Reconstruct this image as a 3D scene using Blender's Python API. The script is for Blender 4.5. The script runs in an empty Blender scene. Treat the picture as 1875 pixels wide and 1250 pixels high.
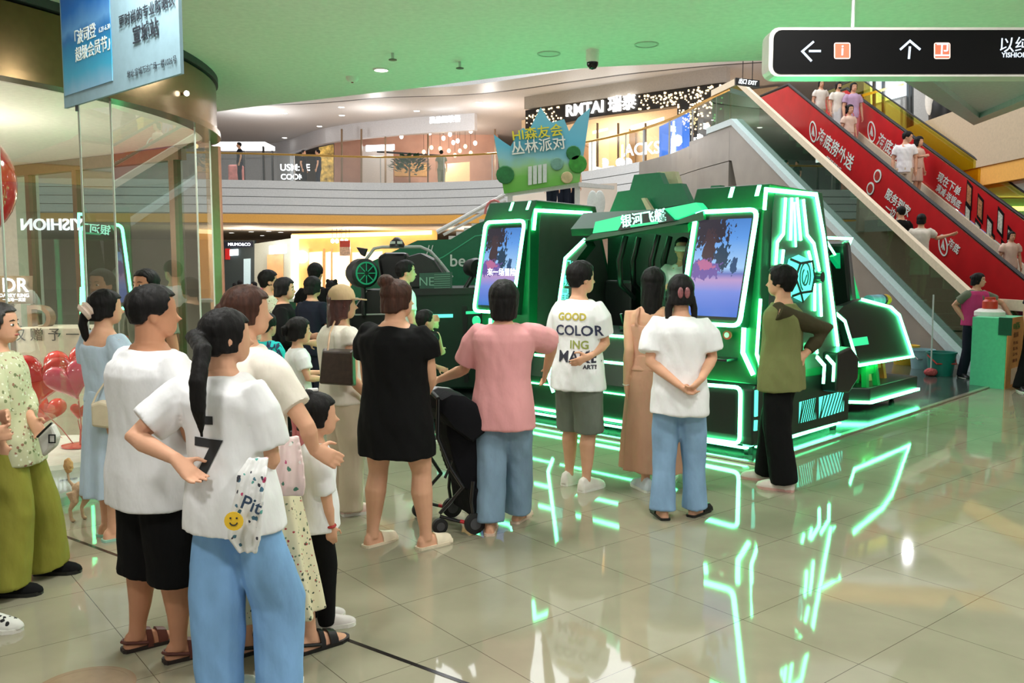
import bpy, bmesh, math, random
import numpy as np
from mathutils import Vector, Matrix, noise
from mathutils.bvhtree import BVHTree
random.seed(7)
SC = bpy.context.scene
COL = SC.collection
R = math.radians
# ------------------------------------------------------------------ camera
HC = 1.72; FPX = 1580.0; PITCH = math.atan(143 / FPX)
cam_d = bpy.data.cameras.new('camera'); cam_d.sensor_width = 36; cam_d.lens = FPX / 1875 * 36
cam_d.clip_start = 0.05; cam_d.clip_end = 300
cam = bpy.data.objects.new('camera', cam_d); COL.objects.link(cam)
cam.location = (0, 0, HC); cam.rotation_euler = (math.pi / 2 - PITCH, 0, 0)
SC.camera = cam
# ------------------------------------------------------------------ world, exposure, room lights
SC.view_settings.view_transform = 'Standard'; SC.view_settings.look = 'None'
SC.view_settings.exposure = 0.3; SC.view_settings.gamma = 1.0; SC.view_settings.use_curve_mapping = False
SC.cycles.max_bounces = 8; SC.cycles.transparent_max_bounces = 16
SC.cycles.glossy_bounces = 4; SC.cycles.transmission_bounces = 6
SC.cycles.sample_clamp_indirect = 6.0
wd = bpy.data.worlds.new('world'); SC.world = wd; wd.use_nodes = True
bg = wd.node_tree.nodes['Background']; bg.inputs[0].default_value = (1.0, 0.99, 0.98, 1); bg.inputs[1].default_value = 0.5

def area(name, loc, size, power, color=(1, 0.95, 0.87), rot=(0, 0, 0), size_y=None, spread=None):
    d = bpy.data.lights.new(name, 'AREA'); d.energy = power; d.color = color; d.size = size
    if size_y: d.shape = 'RECTANGLE'; d.size_y = size_y
    else: d.shape = 'DISK'
    if spread: d.spread = spread
    o = bpy.data.objects.new(name, d); COL.objects.link(o); o.location = loc; o.rotation_euler = rot
    return o
# downlights of the low ceiling over the crowd (the ceiling stands at 3.5 m)
for x, y in ((-1.6, 1.2), (1.4, 1.2), (-1.6, 3.6), (1.4, 3.6), (4.4, 3.4), (4.6, 6.0), (-0.2, 5.9), (-2.0, 7.6)):
    area('downlight_lamp', (x, y, 3.44), 0.5, 40, (1, 0.98, 0.95))
# far gallery: lamps under the ceilings of the ground floor and the first floor
def bulb(name, loc, power, color, r=0.25):
    d = bpy.data.lights.new(name, 'POINT'); d.energy = power; d.color = color; d.shadow_soft_size = r
    o = bpy.data.objects.new(name, d); COL.objects.link(o); o.location = loc; return o
for x in (-12, -7, -2, 4): bulb('gallery_lamp', (x, 39.6, 2.45), 150, (1, 0.86, 0.7)); bulb('gallery_lamp_upper', (x + 1, 37.6 + abs(x) * 0.15, 7.2), 90, (1, 0.96, 0.93), 0.25)
bulb('restaurant_fill', (-3.5, 44, 7.2), 130, (1, 0.85, 0.7)); bulb('right_gallery_lamp', (14, 17, 2.4), 120, (1, 0.93, 0.85), 0.1); bulb('upper_right_lamp', (12, 25.5, 7.0), 100, (0.95, 0.98, 1), 0.1)  # the restaurant one is a bare point light added for brightness
area('atrium_lamp', (1, 23, 11.5), 12, 1500, (0.97, 0.98, 1.0), size_y=14)
area('atrium_lamp_right', (13, 13, 9), 6, 420, (1, 0.95, 0.9), size_y=8)

def srgb(r, g, b):
    f = lambda c: (c / 255 / 12.92) if c / 255 <= 0.04045 else ((c / 255 + 0.055) / 1.055) ** 2.4
    return (f(r), f(g), f(b))
def ray(px, py):
    c, s = math.cos(PITCH), math.sin(PITCH); dy = 625 - py
    return Vector((px - 937.5, FPX * c + dy * s, -FPX * s + dy * c))
def P(px, py, Y):                      # the point of a pixel at distance Y
    r = ray(px, py); return Vector((0, 0, HC)) + r * (Y / r.y)
def G(px, py, z=0.0):                  # the point of a pixel on a level plane
    r = ray(px, py); return Vector((0, 0, HC)) + r * ((z - HC) / r.z)
def PL(px, py, p0, n):                 # the point of a pixel on any plane
    r = ray(px, py); o = Vector((0, 0, HC)); n = Vector(n)
    return o + r * ((Vector(p0) - o).dot(n) / r.dot(n))
# ------------------------------------------------------------------ materials
MC = {}
def nodes(name):
    m = bpy.data.materials.new(name); m.use_nodes = True
    return m, m.node_tree, m.node_tree.nodes['Principled BSDF']
def mat(name, rgb, rough=0.5, metal=0.0, emit=None, es=0.0, var=0.06, scale=20.0, bump=0.0, spec=0.5, bscale=None, stretch=None, alpha=None, sheen=0.0, coat=0.0):
    if name in MC: return MC[name]
    m, nt, b = nodes(name); N = nt.nodes; L = nt.links
    c = srgb(*rgb); b.inputs['Roughness'].default_value = rough; b.inputs['Metallic'].default_value = metal
    b.inputs['Specular IOR Level'].default_value = spec
    if sheen: b.inputs['Sheen Weight'].default_value = sheen
    if coat: b.inputs['Coat Weight'].default_value = coat
    tc = N.new('ShaderNodeTexCoord'); mp = N.new('ShaderNodeMapping'); L.new(tc.outputs['Object'], mp.inputs[0])
    if stretch: mp.inputs['Scale'].default_value = stretch
    nz = N.new('ShaderNodeTexNoise'); nz.inputs['Scale'].default_value = scale; nz.inputs['Detail'].default_value = 4
    L.new(mp.outputs[0], nz.inputs['Vector'])
    rp = N.new('ShaderNodeValToRGB'); L.new(nz.outputs[0], rp.inputs[0])
    rp.color_ramp.elements[0].position = 0.3; rp.color_ramp.elements[1].position = 0.7
    rp.color_ramp.elements[0].color = (*[max(0, x * (1 - var)) for x in c], 1); rp.color_ramp.elements[1].color = (*[min(1, x * (1 + var)) for x in c], 1)
    L.new(rp.outputs[0], b.inputs['Base Color'])
    if bump:
        n2 = N.new('ShaderNodeTexNoise'); n2.inputs['Scale'].default_value = bscale or scale * 4; n2.inputs['Detail'].default_value = 3
        L.new(mp.outputs[0], n2.inputs['Vector'])
        bp = N.new('ShaderNodeBump'); bp.inputs['Strength'].default_value = bump; bp.inputs['Distance'].default_value = 0.01
        L.new(n2.outputs[0], bp.inputs['Height']); L.new(bp.outputs[0], b.inputs['Normal'])
    if emit:
        b.inputs['Emission Color'].default_value = (*emit, 1); b.inputs['Emission Strength'].default_value = es
    MC[name] = m; return m
def glow(name, rgb_lin, es):
    return mat(name, (60, 62, 60), 0.4, emit=rgb_lin, es=es)
def glass_mat(name, tint=(0.75, 0.93, 0.86), refl=0.5, rough=0.0):
    if name in MC: return MC[name]
    m = bpy.data.materials.new(name); m.use_nodes = True; nt = m.node_tree; N = nt.nodes; L = nt.links
    N.remove(N['Principled BSDF']); out = N['Material Output']
    tr = N.new('ShaderNodeBsdfTransparent'); tr.inputs[0].default_value = (*tint, 1)
    gl = N.new('ShaderNodeBsdfGlossy'); gl.inputs['Roughness'].default_value = rough; gl.inputs[0].default_value = (0.95, 1, 0.97, 1)
    fr = N.new('ShaderNodeFresnel'); fr.inputs[0].default_value = 1.5
    mu = N.new('ShaderNodeMath'); mu.operation = 'MULTIPLY_ADD'; mu.inputs[1].default_value = 1.3; mu.inputs[2].default_value = refl * 0.1
    mu.use_clamp = True; L.new(fr.outputs[0], mu.inputs[0]); mn = N.new('ShaderNodeMath'); mn.operation = 'MINIMUM'; mn.inputs[1].default_value = 0.26; L.new(mu.outputs[0], mn.inputs[0]); mu = mn
    mx = N.new('ShaderNodeMixShader'); L.new(mu.outputs[0], mx.inputs[0]); L.new(tr.outputs[0], mx.inputs[1]); L.new(gl.outputs[0], mx.inputs[2])
    L.new(mx.outputs[0], out.inputs[0]); MC[name] = m; return m
# ------------------------------------------------------------------ mesh helpers
class MB:
    def __init__(s): s.bm = bmesh.new()
    def poly(s, pts):
        vs = [s.bm.verts.new(p) for p in pts]
        try: return s.bm.faces.new(vs)
        except ValueError: return None
    def hexa(s, b, t):                 # two quads joined into a closed block
        v = [s.bm.verts.new(p) for p in b] + [s.bm.verts.new(p) for p in t]
        n = len(b)
        s.bm.faces.new(v[:n][::-1]); s.bm.faces.new(v[n:])
        for i in range(n):
            j = (i + 1) % n; s.bm.faces.new((v[i], v[j], v[n + j], v[n + i]))
        return s
    def prism(s, pts, off):
        off = Vector(off); return s.hexa([Vector(p) for p in pts], [Vector(p) + off for p in pts])
    def box(s, c, size, rz=0.0, M=None):
        x, y, z = [q / 2 for q in size]; c = Vector(c)
        rot = M if M is not None else Matrix.Rotation(rz, 3, 'Z')
        f = lambda a, b_, d: c + rot @ Vector((a, b_, d))
        return s.hexa([f(-x, -y, -z), f(x, -y, -z), f(x, y, -z), f(-x, y, -z)], [f(-x, -y, z), f(x, -y, z), f(x, y, z), f(-x, y, z)])
    def loft(s, rings, cap=True, closed=True):
        rv = [[s.bm.verts.new(p) for p in r] for r in rings]; n = len(rv[0])
        for a, b in zip(rv[:-1], rv[1:]):
            for i in range(n if closed else n - 1):
                j = (i + 1) % n; s.bm.faces.new((a[i], a[j], b[j], b[i]))
        if cap and closed:
            s.bm.faces.new(rv[0][::-1]); s.bm.faces.new(rv[-1])
        return s
    def tube(s, path, rad, n=8, flat=1.0, closed_path=False):
        path = [Vector(p) for p in path]; m = len(path)
        rad = rad if isinstance(rad, (list, tuple)) else [rad] * m
        rings = []; up = None
        for i, p in enumerate(path):
            a = path[max(i - 1, 0)]; b = path[min(i + 1, m - 1)]
            t = (b - a); t = t.normalized() if t.length > 1e-9 else Vector((0, 0, 1))
            if up is None: up = Vector((0, 0, 1)) if abs(t.z) < 0.9 else Vector((0, 1, 0))
            x = t.cross(up); x = x.normalized() if x.length > 1e-6 else Vector((1, 0, 0)); y = x.cross(t).normalized(); up = y
            rings.append([p + x * (rad[i] * math.cos(q * 2 * math.pi / n)) + y * (rad[i] * flat * math.sin(q * 2 * math.pi / n)) for q in range(n)])
        return s.loft(rings)
    def cyl(s, c, r, h, n=24, axis=(0, 0, 1), r2=None):
        c = Vector(c); a = Vector(axis).normalized(); t = Vector((0, 0, 1)) if abs(a.z) < 0.9 else Vector((1, 0, 0))
        x = a.cross(t).normalized(); y = a.cross(x); r2 = r if r2 is None else r2
        ring = lambda q, rr: [q + x * rr * math.cos(k * 2 * math.pi / n) + y * rr * math.sin(k * 2 * math.pi / n) for k in range(n)]
        return s.loft([ring(c, r), ring(c + a * h, r2)])
    def lathe(s, c, prof, n=24, axis=(0, 0, 1)):
        hollow = len(prof) > 3 and abs(prof[0][1] - prof[-1][1]) < 1e-6 and min(prof[0][0], prof[-1][0]) > 1e-3
        if hollow: prof = list(prof) + [prof[0]]
        c = Vector(c); a = Vector(axis).normalized(); t = Vector((0, 0, 1)) if abs(a.z) < 0.9 else Vector((1, 0, 0))
        x = a.cross(t).normalized(); y = a.cross(x)
        return s.loft([[c + a * h + x * max(r, 1e-4) * math.cos(k * 2 * math.pi / n) + y * max(r, 1e-4) * math.sin(k * 2 * math.pi / n) for k in range(n)] for r, h in prof], cap=not hollow)
    def ell(s, c, rx, ry, rz, M=None, nu=16, nv=10):
        c = Vector(c); M = M if M is not None else Matrix.Identity(3); rings = []
        for i in range(nv + 1):
            ph = -math.pi / 2 + math.pi * i / nv; k = max(math.cos(ph), 0.02)
            rings.append([c + M @ Vector((rx * k * math.cos(2 * math.pi * j / nu), ry * k * math.sin(2 * math.pi * j / nu), rz * math.sin(ph))) for j in range(nu)])
        return s.loft(rings)
    def strip(s, path, w, th, nrm):    # flat bar of width w and thickness th along a path, mitred, lying on the plane with normal nrm
        path = [Vector(p) for p in path]; nrm = Vector(nrm).normalized(); closed = (path[0] - path[-1]).length < 1e-6
        pts = path[:-1] if closed else path; m = len(pts); rings = []
        for i, p in enumerate(pts):
            a = pts[i - 1] if (i > 0 or closed) else None; b = pts[(i + 1) % m] if (i < m - 1 or closed) else None
            d1 = (p - a).normalized() if a is not None else None; d2 = (b - p).normalized() if b is not None else None
            if d1 is None: d1 = d2
            if d2 is None: d2 = d1
            t = (d1 + d2); t = t.normalized() if t.length > 1e-6 else d1
            side = nrm.cross(t).normalized(); k = 1 / max(0.45, side.dot(nrm.cross(d1).normalized()))
            q = side * (w / 2 * k); o = nrm * th
            rings.append([p - q, p + q, p + q + o, p - q + o])
        if closed: rings.append(rings[0])
        return s.loft(rings, cap=not closed)
    def build(s, name, m, parent=None, smooth=False, bevel=0.0, seg=2, kind=None, auto=True):
        bmesh.ops.recalc_face_normals(s.bm, faces=s.bm.faces)
        me = bpy.data.meshes.new(name); s.bm.to_mesh(me); s.bm.free()
        if smooth:
            me.polygons.foreach_set('use_smooth', [True] * len(me.polygons))
            if auto: me.set_sharp_from_angle(angle=R(40))
        if m is not None: me.materials.append(m)
        o = bpy.data.objects.new(name, me); COL.objects.link(o)
        if parent is not None: attach(o, parent)
        if bevel:
            bv = o.modifiers.new('bevel', 'BEVEL'); bv.width = bevel; bv.segments = seg; bv.limit_method = 'ANGLE'; bv.angle_limit = R(30)
        if kind: o['kind'] = kind
        return o
def loc_of(o):
    v = Vector((0, 0, 0))
    while o is not None: v = v + o.location; o = o.parent
    return v
def attach(o, parent):                 # keeps the mesh where it stands
    o.parent = parent; d = loc_of(parent)
    if o.type == 'MESH' and d.length > 1e-9: o.data.transform(Matrix.Translation(-d))
def thing(name, label, cat, loc=(0, 0, 0), group=None):
    o = bpy.data.objects.new(name, None); COL.objects.link(o); o.location = loc; o.empty_display_size = 0.1
    o['label'] = label; o['category'] = cat
    if group: o['group'] = group
    return o
def tag(o, label, cat, group=None):
    o['label'] = label; o['category'] = cat
    if group: o['group'] = group
    return o
def center(o):                         # moves a one-mesh thing's origin to the middle of its base
    co = np.array([v.co[:] for v in o.data.vertices]); c = Vector((*co.mean(0)[:2], co[:, 2].min()))
    o.data.transform(Matrix.Translation(-c)); o.location = o.location + c; return o
def text_mesh(body, size, align='CENTER', extrude=0.0, offset=0.0, subdiv=0, shear=0.0):
    cu = bpy.data.curves.new('lettering', 'FONT'); cu.body = body; cu.size = size; cu.align_x = align; cu.align_y = 'CENTER'
    cu.extrude = extrude; cu.offset = offset; cu.resolution_u = 3; cu.shear = shear
    o = bpy.data.objects.new('lettering', cu); COL.objects.link(o)
    dg = bpy.context.evaluated_depsgraph_get(); me = bpy.data.meshes.new_from_object(o.evaluated_get(dg))
    bpy.data.objects.remove(o); bpy.data.curves.remove(cu); return me
def text(body, size, c, xdir, ydir, m, parent, name='lettering', extrude=None, mirror=False, align='CENTER', offset=0.0, sx=1.0):
    extrude = min(0.02, size * 0.012) if extrude is None else extrude
    me = text_mesh(body, size, align, extrude, min(offset, size * 0.012))
    x = Vector(xdir).normalized(); y = (Vector(ydir) - x * x.dot(Vector(ydir))).normalized(); z = x.cross(y)
    if mirror: x = -x
    M = Matrix((x * sx, y, z)).transposed().to_4x4(); M.translation = Vector(c)
    me.transform(M)
    if mirror: me.flip_normals()
    me.name = name; me.materials.clear(); me.materials.append(m)
    o = bpy.data.objects.new(name, me); COL.objects.link(o)
    if parent is not None: attach(o, parent)
    return o
Z3 = Vector((0, 0, 1))
# ================================================================== THE SETTING
def catmull(pts, k=6):
    pts = [Vector(p) for p in pts]; out = []
    for i in range(len(pts) - 1):
        p0, p1, p2, p3 = pts[max(i - 1, 0)], pts[i], pts[i + 1], pts[min(i + 2, len(pts) - 1)]
        for j in range(k):
            t = j / k
            out.append(0.5 * ((2 * p1) + (p2 - p0) * t + (2 * p0 - 5 * p1 + 4 * p2 - p3) * t * t + (3 * p1 - p0 - 3 * p2 + p3) * t ** 3))
    return out + [pts[-1]]
def off2(path, d):                     # offsets a plan path sideways (positive = to the left of its direction)
    out = []
    for i, p in enumerate(path):
        t = (path[min(i + 1, len(path) - 1)] - path[max(i - 1, 0)]); n = Vector((-t.y, t.x)).normalized()
        out.append(Vector((p.x + n.x * d, p.y + n.y * d)))
    return out
def ribbon(mb, path, z0, z1, d0=0.0, d1=0.12):   # closed upright band following a plan path
    a = off2(path, d0); b = off2(path, d1)
    return mb.loft([[(p.x, p.y, z0), (q.x, q.y, z0), (q.x, q.y, z1), (p.x, p.y, z1)] for p, q in zip(a, b)])
def slab(mb, pts, z0, z1):
    return mb.hexa([(p[0], p[1], z0) for p in pts], [(p[0], p[1], z1) for p in pts])
V2 = lambda *a: Vector(a)
# ---- materials of the building
def floor_material():
    m, nt, b = nodes('polished_tile'); N = nt.nodes; L = nt.links
    tc = N.new('ShaderNodeTexCoord'); mask = None
    for deg in (38.8, 128.8):
        d = N.new('ShaderNodeVectorMath'); d.operation = 'DOT_PRODUCT'; c, s = math.cos(R(deg)), math.sin(R(deg))
        L.new(tc.outputs['Object'], d.inputs[0]); d.inputs[1].default_value = (c / 0.6, s / 0.6, 0)
        a = N.new('ShaderNodeMath'); a.operation = 'SUBTRACT'; L.new(d.outputs['Value'], a.inputs[0]); a.inputs[1].default_value = (1.119 * c + 4.047 * s) / 0.6 - 0.5
        f = N.new('ShaderNodeMath'); f.operation = 'FRACT'; L.new(a.outputs[0], f.inputs[0])
        e = N.new('ShaderNodeMath'); e.operation = 'SUBTRACT'; L.new(f.outputs[0], e.inputs[0]); e.inputs[1].default_value = 0.5
        g = N.new('ShaderNodeMath'); g.operation = 'ABSOLUTE'; L.new(e.outputs[0], g.inputs[0])
        h = N.new('ShaderNodeMath'); h.operation = 'LESS_THAN'; L.new(g.outputs[0], h.inputs[0]); h.inputs[1].default_value = 0.0028
        if mask is None: mask = h
        else:
            mm = N.new('ShaderNodeMath'); mm.operation = 'MAXIMUM'; L.new(mask.outputs[0], mm.inputs[0]); L.new(h.outputs[0], mm.inputs[1]); mask = mm
    nz = N.new('ShaderNodeTexNoise'); nz.inputs['Scale'].default_value = 2.3; nz.inputs['Detail'].default_value = 6; L.new(tc.outputs['Object'], nz.inputs['Vector'])
    rp = N.new('ShaderNodeValToRGB'); rp.color_ramp.elements[0].color = (*srgb(144, 140, 119), 1); rp.color_ramp.elements[1].color = (*srgb(154, 150, 128), 1)
    rp.color_ramp.elements[0].position = 0.35; rp.color_ramp.elements[1].position = 0.65; L.new(nz.outputs[0], rp.inputs[0])
    mx = N.new('ShaderNodeMix'); mx.data_type = 'RGBA'; L.new(mask.outputs[0], mx.inputs[0]); L.new(rp.outputs[0], mx.inputs[6]); mx.inputs[7].default_value = (*srgb(84, 78, 62), 1)
    L.new(mx.outputs[2], b.inputs['Base Color']); b.inputs['Roughness'].default_value = 0.045; b.inputs['IOR'].default_value = 1.55
    n2 = N.new('ShaderNodeTexNoise'); n2.inputs['Scale'].default_value = 1.4; L.new(tc.outputs['Object'], n2.inputs['Vector'])
    bp = N.new('ShaderNodeBump'); bp.inputs['Strength'].default_value = 0.03; bp.inputs['Distance'].default_value = 0.02; L.new(n2.outputs[0], bp.inputs['Height']); L.new(bp.outputs[0], b.inputs['Normal'])
    return m
M_white = mat('white_paint', (232, 230, 222), 0.6)
M_ceil = mat('ceiling_paint', (226, 226, 216), 0.7)
M_panel = mat('white_panel', (222, 224, 226), 0.45)
M_orange = mat('orange_soffit', (250, 186, 92), 0.6)
M_bronze = mat('bronze_metal', (112, 92, 62), 0.22, metal=0.85)
M_bronzed = mat('bronze_frame', (140, 116, 92), 0.3, metal=0.6)
M_copper = mat('copper_metal', (214, 140, 122), 0.45, metal=0.25)
M_dark = mat('dark_groove', (60, 60, 62), 0.6)
M_black = mat('black_plastic', (16, 17, 18), 0.35)
M_stone = mat('grey_stone', (140, 134, 126), 0.3, var=0.12, scale=1.5)
M_glass = glass_mat('clear_glass', (0.93, 0.97, 0.95), 0.6)
M_greenglass = glass_mat('green_glass', (0.62, 0.8, 0.7), 0.8)
M_gold = mat('gold_metal', (205, 165, 90), 0.3, metal=0.8)
M_steel = mat('brushed_steel', (190, 192, 190), 0.28, metal=0.9)
M_lamp = glow('lamp_disc', (1, 0.97, 0.9), 9)
M_warm = glow('warm_light', (1, 0.72, 0.34), 3.0)
M_wled = glow('white_led', (0.9, 0.97, 1.0), 4.0)
# ---- floor
MB().box((0, 27, -0.05), (90, 78, 0.1)).build('floor', floor_material(), kind='structure')
a, b = G(40, 952.5), G(900, 1268); d = (b - a).normalized()
MB().strip([a, b], 0.022, 0.0015, (0, 0, 1)).build('trim_1', mat('black_inlay', (28, 26, 24), 0.2), kind='structure')
# ---- low ceiling over the crowd, its edge seen from below
edge = [G(x, y, 3.5) for x, y in ((250, 232), (340, 214), (435, 199), (530, 188), (658, 173), (764, 161), (917, 141), (1057, 126), (1151, 120), (1386, 111), (1560, 108), (1720, 110))]
edge = catmull([V2(p.x, p.y) for p in edge], 3)
slab(MB(), [(-14, 13), (-14, -6), (9.5, -6), (9.5, 7.5)] + [(p.x, p.y) for p in reversed(edge)], 3.5, 5.0).build('ceiling', M_ceil, kind='structure')
# ---- round shop on the left: bronze fascia, curved shop window, back window
arc = catmull([V2(-5.6, 3.5), V2(-4.6, 4.3), V2(-3.9, 4.95), V2(-3.4, 5.6), V2(-3.05, 6.3), V2(-2.83, 7.0), V2(-2.76, 7.7), V2(-2.83, 8.4), V2(-3.05, 8.95), V2(-3.45, 9.3)], 5)
mb = MB(); ribbon(mb, arc, 2.98, 3.42, 0.0, 0.10); ribbon(mb, arc, 2.93, 2.985, -0.03, 0.14); mb.build('wall_left_fascia', M_bronze, kind='structure', smooth=True)
mb = MB(); ribbon(mb, arc, 3.44, 3.5, -0.02, 0.14); mb.build('trim_2', M_dark, kind='structure')
gl = off2(arc, 0.07)
seams = [gl[0]] + [min(gl, key=lambda p: abs(937.5 + FPX * p.x / p.y - px) + (0 if p.y < 7.9 else 999)) for px in (-60, 20, 150, 218, 376)] + [gl[-8], gl[-1]]
for i_, (p, q) in enumerate(zip(seams[:-1], seams[1:])):
    mb = MB(); mb.poly([(p.x, p.y, .03), (q.x, q.y, .03), (q.x, q.y, 2.94), (p.x, p.y, 2.94)]); mb.build('window_%d' % (i_ + 3), M_glass, kind='structure')
mb = MB()
for best in seams[1:-1]: mb.box((best.x, best.y, 1.47), (0.012, 0.012, 2.94))
mb.build('trim_3', mat('glass_seam', (196, 200, 190), 0.3), kind='structure')
mb = MB(); ribbon(mb, arc, 0.0, 0.06, 0.02, 0.12); mb.build('baseboard_left', M_steel, kind='structure')
mb = MB(); slab(mb, [(p.x, p.y) for p in off2(arc, 0.14)] + [(-6.4, 11.3), (-11, 12.5), (-11, 3.5)], 2.95, 3.45); mb.build('ceiling_shop', mat('shop_white', (240, 232, 222), 0.6), kind='structure')
BW0, BW1 = V2(-3.5, 9.3), V2(-6.35, 11.15)   # back window of the shop
mb = MB(); dv = (BW1 - BW0)
mb.poly([(BW0.x, BW0.y, 0.05), (BW1.x, BW1.y, 0.05), (BW1.x, BW1.y, 2.9), (BW0.x, BW0.y, 2.9)]); mb.build('window_2', M_greenglass, kind='structure')
mb = MB()
for px in (66, 152, 328, 396):
    k = (px - 937.5) / FPX; t = (BW0.x - k * BW0.y) / (k * dv.y - dv.x); p = BW0 + dv * t; mb.box((p.x, p.y, 1.46), (0.09, 0.09, 2.92), rz=math.atan2(dv.y, dv.x))
c = (BW0 + BW1) / 2; mb.box((c.x, c.y, 2.88), (dv.length, 0.1, 0.13), rz=math.atan2(dv.y, dv.x)); mb.box((c.x, c.y, 0.05), (dv.length, 0.1, 0.1), rz=math.atan2(dv.y, dv.x))
mb.build('trim_4', M_bronzed, kind='structure')
MB().box((-8.7, 11.9, 1.47), (4.9, 0.2, 2.95), rz=R(-10)).build('wall_left_back', mat('shop_wall', (226, 220, 208), 0.6), kind='structure')
MB().box((-11, 7.5, 1.47), (0.2, 9, 2.95)).build('wall_left', mat('shop_wall', (226, 220, 208), 0.6), kind='structure')
for x, y in ((-6.4, 5.4), (-6.6, 8.4), (-4.7, 7.2)):  # bare point lights added inside the shop to brighten its white ceiling
    d_ = bpy.data.lights.new('shop_lamp', 'POINT'); d_.energy = 62; d_.color = (1, 0.93, 0.83); d_.shadow_soft_size = 0.25; o_ = bpy.data.objects.new('shop_lamp', d_); COL.objects.link(o_); o_.location = (x, y, 2.1)
MB().cyl((-3.13, 9.28, 0), 0.045, 2.95, 20).build('wall_left_column', M_copper, kind='structure', smooth=True)
# ---- far ring of the first floor
ring = catmull([V2(-32, 34), V2(-22, 35), V2(-12, 35.8), V2(-5.6, 37.2), V2(-1.5, 36.3), V2(1, 34.6), V2(2.83, 32.4), V2(4.3, 29.6)], 5)
ring_s = catmull([V2(4.3, 29.6), V2(4.95, 27.2), V2(5.25, 24.8), V2(5.62, 22.7)], 5)
mb = MB()
for k in range(4): ribbon(mb, ring, 3.8 + k * 0.34, 4.115 + k * 0.34, 0.0, 0.3)
ribbon(mb, ring, 3.75, 5.1, 0.1, 0.35); mb.build('wall_far_fascia', M_panel, kind='structure')
mb = MB()
for k in range(3): ribbon(mb, ring, 4.116 + k * 0.34, 4.139 + k * 0.34, 0.04, 0.09)
mb.build('trim_5', M_dark, kind='structure')
mb = MB(); ribbon(mb, ring, 3.4, 3.75, 0.03, 0.3); mb.build('wall_far_orange', M_orange, kind='structure')
mb = MB(); ribbon(mb, ring_s, 3.3, 4.35, 0.0, 0.3); ribbon(mb, ring_s, 4.37, 5.12, 0.0, 0.3); mb.build('wall_far_stone', M_stone, kind='structure')
back = [V2(12, 24), V2(12, 62), V2(-40, 62), V2(-40, 34)]
whole = ring + ring_s[1:]
slab(MB(), [(p.x, p.y) for p in off2(whole, 0.32)] + [(9.9, 22.7)] + [(p.x, p.y) for p in back[:2]] + [(-40, 62), (-40, 34)], 3.3, 5.08).build('ceiling_far_ground', mat('gallery_ceiling', (232, 218, 206), 0.7), kind='structure')
# ---- second ceiling and the ring above
ring3 = catmull([V2(-32, 36), V2(-15, 36.6), V2(-9.3, 36.2), V2(-5.6, 34.8), V2(-1.7, 34), V2(1.9, 31.6), V2(4.1, 30.2), V2(8, 28.6), V2(16, 27), V2(30, 25)], 5)
slab(MB(), [(p.x, p.y) for p in ring3] + [(30, 64), (-40, 64), (-40, 36)], 8.5, 8.7).build('ceiling_upper', mat('upper_ceiling', (205, 202, 200), 0.7), kind='structure')
mb = MB(); ribbon(mb, ring3, 8.62, 9.5, -0.05, 0.2); mb.build('wall_upper_orange', M_orange, kind='structure')
mb = MB(); ribbon(mb, ring3, 8.44, 8.64, -0.5, 1.1); mb.build('trim_6', M_panel, kind='structure')
mb = MB(); ribbon(mb, ring3, 8.46, 8.5, 1.12, 1.35); mb.build('trim_7', M_dark, kind='structure')
slab(MB(), [(-40, 62), (-40, 30), (40, 30), (40, 62)], 12.5, 12.7).build('ceiling_roof', M_ceil, kind='structure')
# first floor back wall with shop openings
bw = catmull([V2(-34, 50), V2(-22, 51), V2(-14.5, 50.5), V2(-9.4, 44.2), V2(-5.5, 41.5), V2(-1.7, 39.9)], 5)
mb = MB(); ribbon(mb, bw, 7.75, 8.5, 0, 0.3); ribbon(mb, bw[:13], 5.08, 7.8, 0, 0.3); mb.build('wall_upper_far', mat('upper_wall', (214, 213, 216), 0.6), kind='structure')
MB().box((-6, 58, 4.3), (76, 0.3, 8.6)).build('wall_far', mat('far_wall', (222, 200, 176), 0.6), kind='structure')
# right side: cream fascia beside the escalators
rr = [V2(9.95, 6), V2(9.85, 12), V2(9.85, 16), V2(9.95, 21.7), V2(10.1, 24.2)][::-1]
mb = MB(); ribbon(mb, rr, 3.75, 5.12, 0.0, 0.3); mb.build('wall_right_fascia', mat('cream_panel', (212, 192, 162), 0.5), kind='structure')
mb = MB(); ribbon(mb, rr, 3.36, 3.75, 0.03, 0.3); mb.build('wall_right_orange', M_orange, kind='structure')
slab(MB(), [(10.1, 24.2), (10.1, 6), (40, 6), (40, 24.2)], 3.3, 5.08).build('ceiling_right', mat('gallery_ceiling', (232, 218, 206), 0.7), kind='structure')
MB().box((22, 17, 4.2), (0.3, 40, 8.4)).build('wall_right', mat('far_wall_right', (206, 200, 192), 0.6), kind='structure')
# pointed soffit over the escalators
tri = [(3.2, 8.6), (7.45, 14.1), (6.9, 9.3), (6.3, 7.6)]
mb = MB(); slab(mb, tri, 4.06, 5.0); mb.build('ceiling_soffit', mat('soffit_grey', (226, 232, 228), 0.4), kind='structure')
cc = Vector((sum(p[0] for p in tri) / 4, sum(p[1] for p in tri) / 4, 0)); mb = MB()
pts = [Vector((*p, 3.98)) for p in tri]; mb.strip(pts + [pts[0]], 0.34, 0.085, (0, 0, 1))
mb.build('trim_8', mat('soffit_rim', (186, 212, 204), 0.3), kind='structure')
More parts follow.
